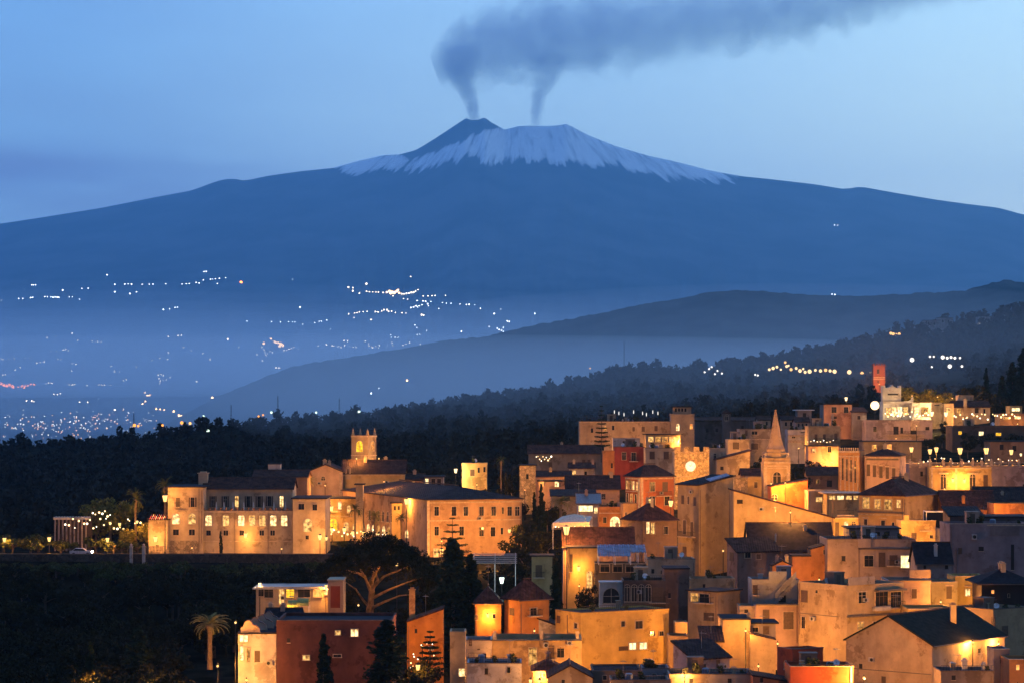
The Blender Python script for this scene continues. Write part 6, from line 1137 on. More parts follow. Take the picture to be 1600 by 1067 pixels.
# street lamps in the lanes, mostly seen only by the light they throw on the walls
for px, py, d, pw, lab in (
    (300, 874, 494, 330, 'lane lamp below the left hotel front'), (440, 874, 494, 330, 'lane lamp below the right hotel front'), (345, 850, 497, 350, 'low lamp beside the small hotel cypress'),
    (508, 758, 548, 1500, 'lamp in the yard before the pink church front'), (600, 752, 550, 1300, 'lamp behind the wing roof lighting the church side'), (557, 716, 566, 900, 'floodlamp lighting the left face of the square belfry'), (592, 716, 571, 900, 'floodlamp lighting the right face of the square belfry'),
    (740, 868, 485, 1800, 'lamp in the trees before the orange hotel wing'), (780, 872, 487, 1500, 'lamp in the trees at the right of the orange hotel wing'), (690, 845, 487, 900, 'lamp under the tiered pine'),
    (745, 757, 588, 1500, 'lamp below the amber cube house'), (820, 765, 565, 1200, 'lamp below the amber stone cottage'), (905, 752, 575, 900, 'lane lamp among the brown roofs'),
    (950, 742, 600, 1300, 'lamp below the orange lit end of the dark red house'), (1082, 757, 553, 3200, 'floodlamp in the square before the clock tower'), (992, 790, 528, 1600, 'lane lamp beside the red palazzo side'), (1025, 795, 526, 1600, 'lamp before the red palazzo door'),
    (990, 712, 648, 1400, 'lamp below the medieval palace wall'), (1062, 690, 645, 1100, 'lamp below the lookout tower'), (920, 700, 646, 900, 'lamp at the left end of the medieval palace'), (1160, 712, 622, 1500, 'lamp below the cream two storey house'), (1185, 735, 590, 1300, 'lamp behind the steeple'),
    (1205, 755, 532, 2600, 'floodlamp at the left foot of the steeple'), (1227, 754, 532, 2600, 'floodlamp at the right foot of the steeple'), (1248, 700, 628, 700, 'lamp below the white balconies'), (1300, 722, 603, 1500, 'lamp below the tan house doors'), (1302, 668, 690, 900, 'lamp below the pink square house'),
    (1400, 700, 672, 1700, 'lamp below the white villa'), (1432, 665, 682, 500, 'lamp under the white villa eaves'), (1325, 768, 545, 2300, 'lamp before the ornate orange palace'), (1380, 765, 545, 1500, 'lamp before the rosy palace'), (1476, 770, 562, 1100, 'lamp at the left arched door'), (1535, 770, 562, 1100, 'lamp at the right arched door'),
    (1372, 846, 480, 2800, 'lamp in the lane below the golden house'), (1320, 846, 480, 1700, 'lamp in the lane below the gold cottage'), (1440, 850, 476, 2200, 'lamp in the lane below the bright yellow house'), (1530, 818, 492, 1700, 'lamp below the orange front house'), (1585, 812, 486, 1500, 'lamp below the orange plaster cube'),
    (1374, 600, 872, 2000, 'red floodlamp at the foot of the battlemented tower'), (1505, 652, 706, 900, 'lamp below the red roofed cottage'), (1590, 662, 690, 700, 'lamp on the right edge terrace'), (1425, 618, 742, 3000, 'lamp lighting the large rounded tree above the restaurant'), (1465, 620, 738, 3000, 'lamp lighting the leafy tree right of the large rounded one'), (1488, 622, 735, 1500, 'lamp lighting the smaller tree beside the rooftop hut'),
    (955, 835, 478, 1600, 'lamp before the orange dining house'), (895, 830, 476, 900, 'lamp under the dining tent'), (1130, 860, 462, 2600, 'lane lamp below the tall tan house'), (1235, 800, 455, 3200, 'lane lamp below the wide plain tan house'), (1285, 830, 462, 1800, 'lane lamp at the right end of the wide tan house'),
    (1280, 905, 424, 1200, 'lane lamp below the stepped gable cottage'), (905, 915, 434, 500, 'lamp at the iron gate arch'), (1105, 1000, 392, 1500, 'lane lamp below the flat dark roofed house'), (1165, 985, 386, 700, 'lane lamp beside the stair terrace'), (1215, 1005, 388, 1300, 'lane lamp below the pink stair terrace'),
    (1300, 1045, 368, 2400, 'lane lamp at the foot of the big tan corner house'), (1372, 1000, 376, 1500, 'lane lamp before the big tan corner house'), (1450, 985, 376, 1300, 'lane lamp in the glowing yellow lane'), (1515, 948, 396, 1200, 'lane lamp before the mustard house'), (1470, 940, 396, 600, 'lane lamp before the cream corner house'),
    (970, 1066, 376, 2600, 'lamp in front of the golden house'), (925, 1040, 370, 1300, 'lamp between golden house and cream terrace house'), (1030, 1050, 376, 1500, 'lamp at the right foot of the golden house'), (845, 1056, 366, 1100, 'lamp before the lit door terrace'), (790, 1040, 368, 700, 'lamp beside the white stepped terrace'),
    (835, 985, 388, 700, 'lamp before the orange hipped cottage'), (660, 1010, 376, 1300, 'lamp in the lane under the orange sloping wall'), (385, 1062, 360, 1100, 'lamp before the curly gables'), (450, 955, 394, 400, 'lamp on the villa terrace'), (560, 945, 410, 350, 'lamp below the umbrella pine'), (340, 1040, 362, 900, 'garden lamp under the feathery palm'), (146, 1066, 360, 900, 'garden lamp by the thin lit cypress'), (236, 1062, 358, 500, 'added lamp faintly lighting the broad conical cypress'),  # the lamp by the conical cypress is added to light it faintly
    (1350, 1058, 336, 4500, 'lane lamp below the broad gabled house'), (1290, 1072, 326, 700, 'lane lamp before the brick red house'), (1590, 1070, 326, 900, 'lamp at the bottom right corner'), (1560, 1005, 366, 800, 'lamp below the tan terrace house'), (1070, 1055, 350, 600, 'lamp beside the blue grey cottage'), (890, 1075, 338, 900, 'lamp before the beige gable wall'), (1520, 1003, 362, 1500, 'lamp below the tan terrace house side'), (368, 972, 362, 600, 'lamp at the left of the curly gables'), (1185, 1040, 366, 1300, 'lane lamp below the cube house'), (1330, 905, 420, 500, 'lamp under the pink grey terrace house')):
    lamp(px, py, d, pw, lab, AMB, 'post', .15)
# small bulbs strung over terraces and gardens
mb = MB(); mb.ball((0, 0, 0), 1, 8, 6); TINY = [mb.mesh('bulb_glass', emit('tiny_bulb', (1, .62, .25), 3, 0, 'NONE'), None, True)]
mb = MB(); mb.ball((0, 0, 0), 1, 8, 6); TINY.append(mb.mesh('bulb_glass', emit('tiny_bulb', (1, .85, .6), 3, 0, 'NONE'), None, True))
def tiny(pts, d, label, group, r=.13):
    for i, (px, py) in enumerate(pts):
        o = bpy.data.objects.new('string_light', TINY[i % 3 == 0]); o.location = P(px, py, d); k = r * rt.uniform(.6, 1.35); o.scale = (k, k, k); link(o); tag(o, label, 'light', group)
rt = random.Random(3)
tiny([(103 + i * 5.3 + rt.uniform(-2, 2), 818 + rt.uniform(-9, 9)) for i in range(26)], 511, 'tiny bulb strung between the trees of the hotel garden', 'garden string lights', .16)
tiny([(145, 801), (149, 803), (155, 800), (160, 802), (164, 798), (168, 806), (172, 804)], 510, 'tiny bulb glinting in the garden tree crowns left of the slender palm', 'tree crown bulbs', .16)
tiny([(508 + i * 5 + rt.uniform(-1.5, 1.5), 832 + rt.uniform(-5, 6)) for i in range(24)], 524, 'tiny lamp on the dining tables of the hotel courtyard', 'courtyard table lamps', .17)
tiny([(1384 + i * 3.2 + rt.uniform(-1, 1), 648 + rt.uniform(-5, 3)) for i in range(22)], 700, 'tiny bulb on the glowing terrace of the upper restaurant', 'restaurant terrace bulbs', .2)
tiny([(1490 + i * 4.6 + rt.uniform(-2, 2), 651 + rt.uniform(-5, 4)) for i in range(23)], 692, 'tiny bulb along the garden terraces right of the restaurant', 'garden terrace bulbs', .2)
tiny([(1428 + i * 7 + rt.uniform(-2, 2), 719 + rt.uniform(-4, 5)) for i in range(24)], 584, 'tiny lamp among the cafe tables behind the belvedere balustrade', 'belvedere table lamps', .13)
tiny([(838 + i * 2.6, 715 + rt.uniform(-5, 5)) for i in range(10)], 628, 'tiny bulb on the terrace above the long low taupe house', 'taupe terrace bulbs', .16)
tiny([(868 + i * 5, 822 + rt.uniform(-2, 3)) for i in range(11)], 479.5, 'tiny bulb hung along the rim of the dining tent', 'dining tent bulbs', .11)
tiny([(640 + rt.uniform(-8, 40), 1000 + rt.uniform(0, 60)) for i in range(16)], 373, 'tiny bulb glinting between branches over the lit lane', 'lane bulbs', .09)
tiny([(1255 + i * 4, 733 + rt.uniform(-3, 3)) for i in range(1)] + [(1262 + i * 5, 689 + rt.uniform(-2, 2)) for i in range(9)], 615, 'tiny bulb on the balconies below the tan house', 'balcony bulbs', .13)
# small lights of the hamlets on the near hills
def speck(px, py, d, r, c, s, label, group, z=None):
    SPL.append((r / d, px, py, d, r, c, label, group))
SPL = []
def speck_make(px, py, d, r, c, label, group):
    p = P(px, py, d); mb = (SPN if d < 2000 else SPK)[c]
    o = bpy.data.objects.new('distant_lamp', mb); o.location = p; o.scale = (r, r, r); link(o); tag(o, label, 'lamp', group); return o
SPK = {}
for c_, s_ in (((1, .58, .24), 7), ((1, .82, .58), 7), ((.88, .94, 1), 6), ((1, .24, .015), 7), ((.8, 1, .85), 3)):
    mb = MB(); mb.ball((0, 0, 0), 1, 10, 8); SPK[c_] = mb.mesh('lamp_globe', emit('far_lamp', c_, s_, 0, 'NONE'), None, True)
NEARC = dict(zip(SPK, ((1, .50, .15), (1, .66, .30), (1, .90, .80), (1, .36, .07), (.75, 1, .8)))); SPN = {}
for c_, q_ in NEARC.items(): mb = MB(); mb.ball((0, 0, 0), 1, 10, 8); SPN[c_] = mb.mesh('lamp_globe', emit('hill_lamp', q_, 1.5, 0, 'NONE'), None, True)
A, B_, W_, O_, GN = list(SPK)
hm = 'hamlet lamps on the dark hill left of the red tower'
for px, py, r in ((1202, 577, 2), (1208, 575, 2.4), (1214, 573, 2), (1220, 577, 1.6), (1227, 566, 1.8), (1229, 572, 2), (1236, 577, 2.2), (1244, 575, 2), (1250, 579, 2.6), (1258, 581, 2.2), (1265, 580, 3), (1274, 578, 2), (1282, 579, 2.4), (1290, 578, 2.4), (1297, 579, 2.2), (1304, 580, 3), (1327, 581, 3.2), (1347, 583, 2.6), (1361, 583, 2.2), (1232, 571, 1.6), (1255, 576, 1.6)): speck(px, py, 1130, r * .30, B_ if px % 3 else A, 5, 'warm lamp in the string of hamlet lights left of the red tower', hm)
for px, py in ((1101, 581), (1108, 576), (1112, 573), (1117, 584), (1121, 579), (1128, 583), (1180, 585), (1184, 586)): speck(px, py, 1150, .42, W_, 5, 'small pale lamp of the scattered farmhouses above the steeple', 'farmhouse lamps')
for px, py, r in ((1425, 562, 3.2), (1453, 557, 1.6), (1459, 557, 1.4), (1473, 558, 2.8), (1480, 559, 2), (1486, 558, 2), (1492, 559, 2), (1500, 559, 1.6), (1484, 572, 3), (1503, 572, 1.8), (1456, 573, 1.4)): speck(px, py, 1050, r * .28, W_, 5, 'white lamp on the dark slope above the rounded trees', 'white slope lamps')
for px, py in ((1392, 521), (1396, 522), (1400, 523), (1405, 522)): speck(px, py, 1420, .8, A, 5, 'amber lamp of the lone house high on the right hill', 'lone house lamps')
for px, py, c in ((1535, 508, W_), (1538, 508, B_), (1563, 510, B_), (1567, 508, W_), (1586, 502, A), (1593, 505, A), (1584, 511, A), (1598, 506, O_), (1530, 507, W_)): speck(px, py, 1400, .75, c, 5, 'small lamp beside the villas near the right hill crest', 'crest villa lamps')
for px, py, r, c, lab in ((210, 664, 4, O_, 'orange lamp cluster at the wood edge, leftmost on the near crest'), (216, 665, 3, O_, 'orange glow just right of the leftmost crest cluster'), (325, 673, 4, GN, 'greenish white lamp lowest on the left crest'), (333, 670, 2, GN, 'pale lamp right of the lowest crest lamp'), (318, 650, 3, GN, 'greenish lamp above the left crest trees'), (254, 664, 3, O_, 'orange crest lamp in front of the dark pines'), (284, 660, 4, O_, 'orange lamp lighting a crest house'), (297, 661, 3.4, A, 'amber lamp right of the crest house'), (404, 650, 2.5, O_, 'orange lamp near the middle crest'), (411, 648, 2.4, O_, 'second orange lamp near the middle crest'), (424, 644, 3, GN, 'greenish white lamp left of the crest mast'), (494, 644, 2.6, GN, 'greenish white lamp alone on the crest'), (561, 643, 3.4, GN, 'greenish white lamp above the square belfry'), (573, 656, 2, GN, 'dim lamp just below the belfry crest lamp'), (797, 625, 1.3, W_, 'tiny white lamp on the dark slope below the volcano middle'), (745, 632, 1, W_, 'faintest white lamp on the dark slope'), (922, 575, 2, A, 'amber lamp pair at the cliff edge')): speck(px, py, 1080 if px < 600 else 1380, r * .17, c, 5, lab, None)
# the towns on the volcano's foot
far = []
def Z2(pts, c, label, group, r=1.0):
    for x, y, k in pts: far.append((x / 3.557, 400 + y / 3.557, k * r, c, label, group))
def Z3(pts, c, label, group, r=1.0):
    for x, y, k in pts: far.append((400 + x / 3.2, 400 + y / 3.2, k * r, c, label, group))
Z2([(176, 162, 1), (186, 162, 1), (197, 162, 1), (104, 237, 1), (127, 237, 1), (170, 233, 1.1), (181, 232, 1.2), (249, 227, 1), (264, 228, .9), (283, 229, 1), (295, 231, 1.2), (306, 229, 1.1), (318, 230, 1.2), (327, 231, 1.1), (348, 191, 1.2), (385, 229, .7), (402, 228, .7), (442, 241, .8), (455, 181, .8), (490, 180, 1), (8, 247, .7)], W_, 'white speck of the highest village lights at the far left', 'highest left village lights')
Z2([(595, 106, 1.2), (638, 159, 1.1), (638, 200, 1.2), (694, 158, 1), (712, 157, .8), (731, 158, 1.2), (790, 158, .9), (830, 158, .9), (850, 158, 1), (921, 156, .8), (722, 210, 1.3), (759, 201, 1)], W_, 'white speck in the level row of lights left of the volcano middle', 'level row of lights')
Z2([(1012, 157, .9), (1035, 156, 1), (1052, 155, .9), (1090, 148, 1), (1107, 152, 1), (1130, 135, .9), (1134, 88, 1), (1146, 87, 1), (1169, 130, .9), (1180, 129, .8), (1197, 128, .9), (1219, 126, .9), (1208, 154, .9), (1254, 122, .8)], W_, 'white speck in the rising string of lights above the haze', 'rising string of lights')
Z2([(1340, 147, 1.8)], O_, 'single red orange light at the end of the rising string', None)
Z2([(908, 299, 1.3), (943, 295, 1), (972, 287, 1), (986, 286, 1), (1372, 363, .9)], W_, 'white speck of the short row just above the mist', 'short row above the mist')
Z2([(401, 430, 1.1), (262, 455, 1), (308, 448, .7), (433, 469, 1), (512, 475, 1), (541, 475, 1), (563, 477, .9), (285, 529, .8), (316, 530, 1), (352, 522, 1.1), (366, 517, 1.3), (380, 526, 1.1), (935, 447, 1.2), (990, 443, 1.3), (1008, 440, 1.2), (1266, 462, 1.7), (1020, 508, .8), (1064, 525, .9), (1128, 542, 1), (1167, 573, 1.2), (1328, 508, .9), (1220, 545, .7)], B_, 'pale speck scattered inside the mist', 'lights scattered in the mist')
Z2([(8, 572, 1), (18, 572, 1), (49, 571, .8), (80, 572, .9), (140, 566, .7), (165, 565, .7), (205, 595, 1.3), (225, 590, 1.5), (245, 586, 1.3), (402, 598, 1.1), (422, 601, 1.1), (398, 637, 1), (84, 632, 1), (112, 619, 1.1), (16, 660, 1.1), (30, 659, 1.1), (544, 622, .8), (617, 615, 1), (636, 640, 1.1), (663, 642, .8), (757, 616, 1.1), (687, 690, 1.2), (702, 684, 1.2), (340, 574, .7), (322, 573, .7)], B_, 'pale speck in the plain below the mist', 'lights in the plain')
Z2([(8, 708, 1.6), (22, 716, 1.9), (38, 720, 1.9), (52, 715, 1.9), (68, 722, 1.9), (75, 728, 1.5), (100, 728, 1.2), (122, 722, 1.7), (140, 722, 1.9), (136, 733, 1.6), (155, 718, 1.4), (172, 711, 1.3), (190, 712, 1.3)], O_, 'orange light in the bright strip at the left edge', 'orange strip lights')
Z2([(255, 708, 1.3), (270, 704, 1.2), (288, 706, 1.4), (385, 712, 1.1), (400, 714, 1.2), (414, 713, 1.1), (484, 718, .9), (550, 714, 1.1), (566, 715, 1.1), (581, 716, 1.1), (615, 717, .7), (300, 766, 1.3), (318, 767, 1.3), (336, 764, 1.1), (148, 803, 1.3), (176, 803, 1.3), (188, 806, 1), (442, 811, 1.2), (487, 810, 1.1), (638, 853, 1.6), (686, 850, .7)], B_, 'warm white light in the dotted line under the orange strip', 'dotted line lights')
Z2([(848, 576, 1.1), (860, 578, 1), (888, 569, 1), (932, 572, 1), (935, 537, 1.4), (880, 660, 1.3), (896, 656, 1.2), (908, 662, 1.3), (884, 680, 1.5), (890, 693, 1.2), (905, 690, .9), (925, 686, .9), (948, 675, 1.2), (887, 706, 1), (1092, 697, 1.3)], B_, 'white light of the small knot of houses in the plain', 'knot of houses lights')
Z2([(806, 758, 1.4), (820, 775, 1.7), (832, 772, 1.4), (808, 806, 1), (792, 820, 1.1), (868, 848, 1.3), (890, 850, 1.1), (912, 853, .9), (965, 862, 1.5), (1180, 786, 1.6), (1178, 800, 1.3), (995, 885, 1.6), (1010, 890, 2), (1028, 886, 1.6)], A, 'amber light near the dark crest on the left', 'amber lights above the crest')
Z3([(462, 157, 1.4), (484, 160, 1.1), (484, 175, 1.3), (552, 140, 1.6), (517, 187, 1.2), (553, 178, 1.1), (567, 180, .9), (584, 181, .9), (600, 182, .9), (612, 182, 1), (636, 184, 1.1), (773, 104, .9)], B_, 'light on the upper left end of the hill village', 'upper left hill village lights')
Z3([(655, 182, 1.4), (668, 178, 1.7), (680, 182, 1.8), (692, 184, 1.8), (704, 178, 1.6), (710, 171, 1.3), (716, 186, 1.3), (672, 188, 1.3)], A, 'amber light at the bright heart of the hill village', 'heart of the hill village lights')
Z3([(728, 190, 1.2), (740, 191, 1.2), (752, 188, 1.2), (764, 187, 1.3), (776, 184, 1.5), (788, 182, 1.4), (798, 177, 1.1), (810, 170, 1), (836, 201, .9), (860, 201, .9), (880, 200, .9), (896, 199, .9), (948, 198, .8), (738, 214, .8), (758, 217, .8), (685, 201, 1)], B_, 'light on the right arm of the hill village', 'right arm hill village lights')
Z3([(806, 224, 1), (835, 226, 1.1), (848, 228, 1.2), (858, 240, 1.2), (862, 250, 1), (830, 245, 1), (816, 250, 1.1), (800, 250, 1.2), (788, 256, 1.2), (775, 259, 1.2), (808, 256, 1), (932, 234, .8), (952, 237, .8), (975, 238, .9), (1020, 241, .9), (1052, 244, 1), (1066, 243, 1.2), (1094, 245, .6), (1122, 263, 1), (874, 229, .9), (914, 264, .9)], W_, 'white light in the terraces below the hill village', 'terrace lights below the hill village')
Z3([(463, 290, 1), (493, 286, 1), (505, 284, 1), (517, 281, 1), (536, 280, 1), (556, 278, 1), (597, 280, 1.2), (610, 281, 1.1), (628, 276, 1.1), (640, 270, 1.2), (655, 270, 1.4), (663, 278, 1.2), (678, 277, 1), (697, 284, 1), (730, 285, 1.1), (750, 286, .9), (490, 308, .8), (575, 319, 1.3), (828, 295, 1.6), (838, 297, 1.3)], B_, 'light of the lower village row below the hill village', 'lower village row lights')
Z3([(78, 329, .8), (123, 331, 1), (162, 330, .8), (182, 331, .8), (195, 331, .8), (294, 333, .9), (316, 328, .9), (327, 326, 1), (354, 321, 1), (220, 256, 1.3), (234, 342, .7), (372, 367, .6), (183, 118, .6)], W_, 'white speck in the faint row above the mist middle', 'faint row lights')
Z3([(100, 437, 1.9), (112, 438, 2.3), (124, 441, 2.5), (134, 446, 2), (92, 428, 1.4), (118, 452, 1.8), (38, 436, 1.8), (75, 414, 1.2)], A, 'amber light in the brightest town in the mist', 'brightest mist town lights')
Z3([(5, 493, 1.2), (30, 455, 1.1), (40, 468, 1.2), (45, 480, 1.1), (58, 486, 1), (70, 476, 1), (82, 482, 1), (140, 472, 1.1), (154, 470, 1.1), (166, 464, 1.1), (178, 460, 1.1), (190, 456, 1), (212, 462, .7), (32, 522, 1.1), (102, 557, 1.6), (116, 559, 1.6), (50, 495, 1)], B_, 'pale light around the brightest town in the mist', 'lights around the brightest mist town')
Z3([(310, 449, .8), (351, 443, 1.3), (380, 448, 1.3), (390, 449, 1.1), (412, 452, 1.2), (425, 456, 1.1), (440, 424, 1.2), (458, 425, 1.2), (444, 448, 1.1), (470, 452, .9), (485, 454, 1), (500, 455, .9), (547, 426, 1.2), (564, 437, 1), (565, 450, 1.2), (582, 455, 1.3), (598, 452, .9), (617, 447, 1.2), (612, 460, 1.1), (655, 450, .9), (682, 432, 1), (684, 447, 1.1), (735, 444, 1), (750, 440, 1), (768, 433, 1.1), (822, 440, 1.1)], B_, 'light in the long lower row of houses before the ridge', 'long lower row lights')
Z3([(674, 395, 1), (676, 407, 1), (695, 407, 1), (710, 407, 1), (795, 345, 1), (803, 358, .9), (806, 394, .9), (818, 393, .9), (853, 374, .9), (1027, 377, 1.5), (1166, 354, 1), (1191, 289, 1.4), (1394, 288, 1.3), (1224, 266, .6)], W_, 'single white light scattered near the left end of the blue ridge', 'scattered lights by the ridge')
Z3([(1206, 362, 1.2), (1216, 368, 1.4), (1228, 372, 1.2), (1237, 378, 1), (1236, 358, 1), (1256, 326, 1.3), (1266, 328, 1.3)], W_, 'white light in the tight cluster over the blue ridge', 'tight cluster lights')
for x, y, k, c, lab, grp in far:
    d = etna_hit(x, y); speck(x, y, d - 40, k * d / F * (1.15 if c in (A, O_) else .82), c, 5, lab, grp)
for px, py, r, c, lab in ((636, 594, 2.6, A, 'amber light alone low on the blue ridge'), (580, 614, 2, W_, 'white light at the foot of the blue ridge'), (592, 606, 1.2, W_, 'small white light above the ridge foot light'), (1300, 460, 1.1, W_, 'tiny light on the blue ridge top, left of a pair'), (1304.5, 460.5, 1.1, W_, 'tiny light on the blue ridge top, right of a pair'), (1304, 352, 1.1, W_, 'tiny light high on the volcano right flank, left of a pair'), (1309, 352.5, 1.1, W_, 'tiny light high on the volcano right flank, right of a pair')):
    d = etna_hit(px, py) - 40 if py < 400 else 6600 if py < 500 else 4600; speck(px, py, d, r * d / F * .62, c, 5, lab, None)
SPL.sort(key=lambda q: -q[0])
for q in SPL[:285]: speck_make(*q[1:])
rest = {}
for q in SPL[285:]: rest.setdefault(q[5], MB()).ball(P(*q[1:4]), q[4], 6, 4)
for c, m_ in rest.items(): tag(m_.build('faint_lights', SPK[c].materials[0]), 'faintest specks of light sprinkled over the plain and the slopes of the volcano', 'lights', None, 'stuff')
# the glittering seaside town: too many lights to count, one mass
rg = random.Random(77); mb = MB(); mo_ = MB()
for i in range(260):
    px = rg.gauss(105, 75) if i % 3 else rg.uniform(0, 250); py = 663 + rg.gauss(0, 11) + (abs(px - 60) * .03) * (-1 if px > 60 else 0) 
    if not -30 < px < 260 or not 640 < py < 692: continue
    d = etna_hit(px, py) - 30; p = P(px, py, d); r = d / F * rg.uniform(.35, 1.0); (mo_ if rg.random() < .38 else mb).ball(p, r, 6, 4)
for m_, c in ((mb, (.9, .85, .75)), (mo_, (1, .45, .14))): tag(m_.build('town_lights', emit('far_town', c, 4.0, 0, 'NONE')), ('glittering white lights of the seaside town at the far left' if m_ is mb else 'orange lights of the seaside town at the far left'), 'town lights', None, 'stuff')
# masts on the crests
for px, pt, d, lab in ((434, 618, 1120, 'thin lattice mast on the crest right of the orange lamps'), (209, 645, 1110, 'short thin mast above the leftmost crest cluster'), (361, 632, 1110, 'faint thin mast on the left crest'), (530, 622, 1120, 'thin mast on the crest left of the belfry'), (975, 534, 1490, 'thin mast standing on the crest left of the hamlet')):
    x = K(px) * d; z = hill_z(px, d); t = ZZ(pt, d) - z; e = empty('mast', (x, d, z), lab, 'mast'); mb = MB()
    for a in range(3): mb.tube([(x + .5 * math.cos(a * 2.09), d + .5 * math.sin(a * 2.09), z), (x + .12 * math.cos(a * 2.09), d + .12 * math.sin(a * 2.09), z + t)], .07, 4)
    n = max(4, int(t / 1.5))
    for i in range(n):
        k = .5 - .38 * i / n; mb.tube([(x + k * math.cos(a * 2.09), d + k * math.sin(a * 2.09), z + t * (i + (a % 2) * .5) / n) for a in range(4)], .04, 3, False)
    mb.build('lattice', DARKM, e, e.location)
# string of white terrace lanterns on the palace roof
for i, px in enumerate((960, 967, 975, 990, 1004, 1010, 1020, 1028)):
    p = P(px, 644 + (i % 3) * 2, 668); e = empty('terrace_lantern', (p.x, p.y, ZZ(658, 668) - .6), 'slim white lantern pole on the medieval palace roof terrace', 'lantern', 'lantern poles on the palace roof'); mb = MB(); mb.tube([e.location, (p.x, p.y, p.z - .3)], .04, 5); mb.build('pole', DARKM, e, e.location)
    mb = MB(); mb.lathe((p.x, p.y, p.z - .3), [(.10, 0), (.14, .5), (.08, .9)], 6); mb.build('shade', emit('white_lantern', (1, .95, .85), .8, 0, 'NONE'), e, e.location)
# ------------------------------------------------------------------ air: smoke over the craters, mist in the valley, haze
def outward(o):
    import bmesh
    b = bmesh.new(); b.from_mesh(o.data); bmesh.ops.recalc_face_normals(b, faces=b.faces); b.to_mesh(o.data); b.free(); return o
def smoke(name, spine, rad, depth_k, dens, label, dcol=(.30, .33, .42), soft=.85, nscale=1.0):
    """closed tube along a spine; its density thins out towards its skin and breaks up with noise"""
    n = 14; mbs = MB(); pts = [Vector(p) for p in spine]; rings = []
    for i, p in enumerate(pts):
        b = len(mbs.v); rings.append(b); t = (pts[min(i + 1, len(pts) - 1)] - pts[max(i - 1, 0)]); t.y = 0; t.normalize(); u = Vector((-t.z, 0, t.x))
        for k in range(n):
            a = 2 * math.pi * k / n; mbs.v.append(tuple(p + u * math.cos(a) * rad[i] + Vector((0, 1, 0)) * math.sin(a) * rad[i] * depth_k))
    for a, b in zip(rings, rings[1:]):
        for k in range(n): mbs.f.append((a + k, a + (k + 1) % n, b + (k + 1) % n, b + k))
    mbs.f.append(tuple(range(rings[0], rings[0] + n))[::-1]); mbs.f.append(tuple(range(rings[-1], rings[-1] + n)))
    return mbs
def smoke_mat(name, axis, ctr, rr, lo, hi, dens, color, nsc, y0, dk, fade=None, disp=.5, absorb=(.50, .42, 1.0)):
    m = bpy.data.materials.new(name); m.use_nodes = True; t = m.node_tree; t.nodes.clear()
    o = nd(t, 'ShaderNodeOutputMaterial'); pv = nd(t, 'ShaderNodeVolumePrincipled'); t.links.new(pv.outputs[0], o.inputs['Volume'])
    tc = nd(t, 'ShaderNodeTexCoord'); mp = nd(t, 'ShaderNodeVectorMath', operation='SCALE'); mp.inputs['Scale'].default_value = nsc; t.links.new(tc.outputs['Object'], mp.inputs[0])
    nz = nd(t, 'ShaderNodeTexNoise'); nz.inputs['Scale'].default_value = 1; nz.inputs['Detail'].default_value = 5; nz.inputs['Roughness'].default_value = .62; t.links.new(mp.outputs[0], nz.inputs[0])
    s = nd(t, 'ShaderNodeSeparateXYZ'); t.links.new(tc.outputs['Object'], s.inputs[0])
    run, cross = (s.outputs['X'], s.outputs['Z']) if axis == 'x' else (s.outputs['Z'], s.outputs['X'])
    u = mth(t, 'DIVIDE', mth(t, 'SUBTRACT', run, lo), hi - lo)
    def curve(tab, sc):
        n = nd(t, 'ShaderNodeFloatCurve'); c = n.mapping.curves[0]
        vals = [(a, v / sc) for a, v in tab]
        c.points[0].location = vals[0]; c.points[1].location = vals[-1]
        for a, v in vals[1:-1]: c.points.new(a, v)
        for p_ in c.points: p_.handle_type = 'AUTO_CLAMPED'
        n.mapping.use_clip = False; n.mapping.update(); t.links.new(u, n.inputs['Value']); return mth(t, 'MULTIPLY', n.outputs[0], sc)
    cc, r_ = curve(ctr, max(abs(v) for _, v in ctr) or 1), curve(rr, max(v for _, v in rr))
    a = mth(t, 'DIVIDE', mth(t, 'SUBTRACT', cross, cc), r_); b = mth(t, 'DIVIDE', mth(t, 'SUBTRACT', s.outputs['Y'], y0), mth(t, 'MULTIPLY', r_, dk))
    q = mth(t, 'SQRT', mth(t, 'ADD', mth(t, 'MULTIPLY', a, a), mth(t, 'MULTIPLY', b, b)))
    q = mth(t, 'ADD', q, mth(t, 'MULTIPLY_ADD', nz.outputs[0], disp * 2, -disp))
    den = ramp(t, q, [(.30, (1, 1, 1)), (.60, (.55, .55, .55)), (.84, (0, 0, 0))])
    if fade: den = mth(t, 'MULTIPLY', den, curve(fade, 1.0))
    t.links.new(mth(t, 'MULTIPLY', den, dens), pv.inputs['Density'])
    pv.inputs['Color'].default_value = (*color, 1); pv.inputs['Absorption Color'].default_value = (*absorb, 1); pv.inputs['Anisotropy'].default_value = 0
    m.cycles.volume_step_rate = .25
    return m
SD = 28300.0
def smoke_obj(name, axis, pts, dens, color, nsc, dk, label, fade=None, disp=.6, soft=1.0):
    """pts: (px, py, radius in px) at the craters' distance"""
    W = [(P(a, b, SD), r * SD / F) for a, b, r in pts]; org = W[0][0].copy()
    mbs = smoke(name, [p for p, _ in W], [r * 1.3 for _, r in W], dk, 0, '')
    run = [(p.x if axis == 'x' else p.z) for p, _ in W]; cr = [(p.z if axis == 'x' else p.x) for p, _ in W]
    o0, c0 = (org.x, org.z) if axis == 'x' else (org.z, org.x)
    lo, hi = run[0] - o0, run[-1] - o0
    ctr = [((r - run[0]) / (run[-1] - run[0]), c - c0) for r, c in zip(run, cr)]; rr = [((r - run[0]) / (run[-1] - run[0]), q) for r, (_, q) in zip(run, W)]
    m = smoke_mat(name, axis, ctr, rr, lo, hi, dens, color, nsc, 0.0, dk, fade, disp)
    o = outward(mbs.build(name, m, None, org)); o.location = org
    return tag(o, label, 'smoke', 'smoke over the volcano', 'stuff')
SC = (.74, .68, .96)
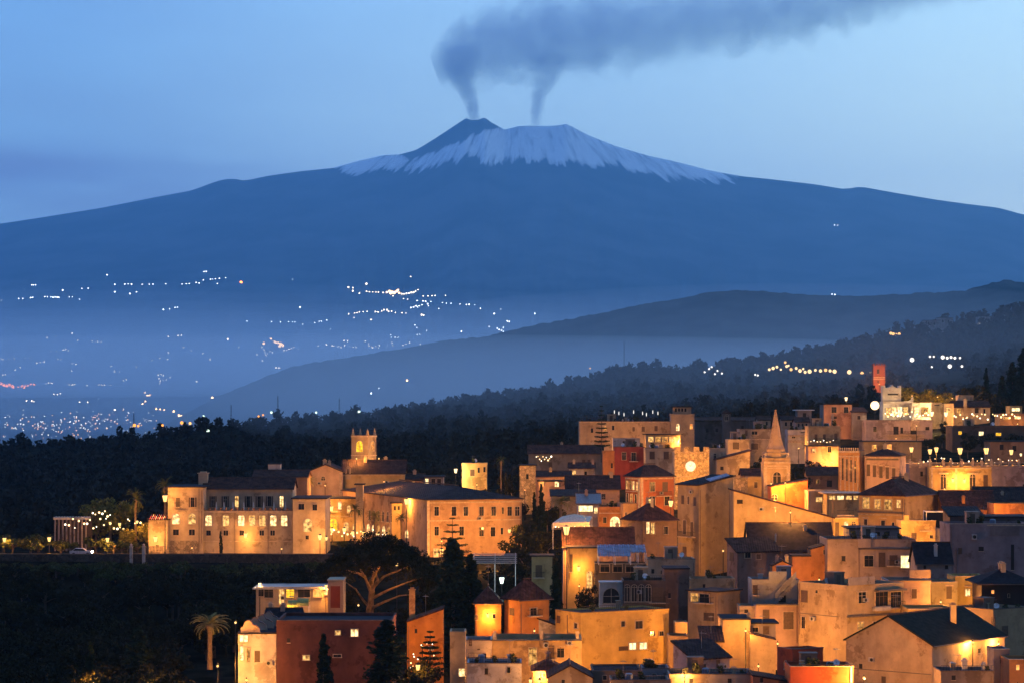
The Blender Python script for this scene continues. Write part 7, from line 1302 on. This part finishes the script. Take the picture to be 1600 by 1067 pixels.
smoke_obj('smoke_column', 'z', [(742, 191, 10), (739, 172, 15), (732, 150, 19), (723, 125, 29), (719, 98, 40), (722, 66, 48)], .012, SC, .0085, 1.0, 'slim smoke column leaning left out of the dark left crater', [(0, .9), (.3, .75), (.6, .45), (.85, .3), (1, 0)])
smoke_obj('smoke_column', 'z', [(837, 196, 9), (838, 175, 14), (842, 155, 17), (850, 132, 26), (857, 110, 37), (864, 80, 46)], .010, SC, .0085, 1.0, 'straight smoke column rising from the snowy right crater', [(0, .9), (.35, .8), (.6, .45), (.85, .3), (1, 0)])
smoke_obj('smoke_cloud', 'x', [(676, 100, 30), (700, 92, 60), (750, 76, 78), (820, 64, 86), (900, 56, 88), (1000, 44, 82), (1120, 30, 78), (1280, 4, 76), (1450, -38, 70), (1650, -85, 80), (1900, -150, 90)],
          .0030, SC, .0042, 1.0, 'long grey ash plume drifting right from both craters', [(0, .9), (.15, .9), (.3, .8), (.6, .75), (1, .5)], .72)

def air(name, mb, dens, color, label, aniso=0):
    m = bpy.data.materials.new(name); m.use_nodes = True; t = m.node_tree; t.nodes.clear()
    o = nd(t, 'ShaderNodeOutputMaterial'); pv = nd(t, 'ShaderNodeVolumePrincipled'); t.links.new(pv.outputs[0], o.inputs['Volume'])
    pv.inputs['Density'].default_value = dens; pv.inputs['Color'].default_value = (*color, 1); pv.inputs['Anisotropy'].default_value = aniso
    ob = outward(mb.build(name, m)); return tag(ob, label, 'haze', None, 'stuff')
hz = MB(); hz.box((-17000, -400, -64), (34000, 0, 0), (0, 36000, 0), (0, 0, 3420 + 64))
air('haze', hz, 3.1e-5, (.36, .71, 1.0), 'thin blue evening air over the whole valley', .55)
ms_parts = [(40, 535, 10800, 3700, 2590, 235, 2.2e-5), (40, 542, 10800, 3600, 2520, 216, 2.6e-5), (40, 549, 10800, 3500, 2450, 197, 3.2e-5), (40, 555, 10800, 3300, 2310, 181, 3.8e-5), (40, 561, 10800, 3100, 2170, 165, 4.2e-5), (40, 567, 10800, 2900, 2029, 148, 4.6e-5), (40, 574, 10800, 2600, 1819, 130, 5.0e-5),
            (450, 650, 3300, 1900, 700, 105, 3.4e-4), (1000, 612, 3300, 2300, 700, 112, 1.8e-5), (1000, 610, 3300, 2250, 690, 95, 1.8e-5), (1000, 608, 3300, 2200, 680, 78, 2e-5), (1000, 606, 3300, 2150, 670, 62, 2.2e-5), (980, 604, 3300, 2100, 660, 46, 2.4e-5), (1220, 612, 1020, 230, 240, 42, 4.0e-4)]
for px_, py_, d_, sx_, sy_, sz_, dn_ in ms_parts:
    ms = MB(); c_ = P(px_, py_, d_); ms.lathe((0, 0, 0), [(max(.001, math.cos(R(a))), math.sin(R(a))) for a in range(-90, 91, 9)], 48)
    ms.v = [(c_.x + x * sx_, c_.y + y * sy_, c_.z + z * sz_) for x, y, z in ms.v]
    air('mist', ms, dn_ * 1.35, (.96, .96, 1.0), 'pale mist lying in the valley on the left', .5)
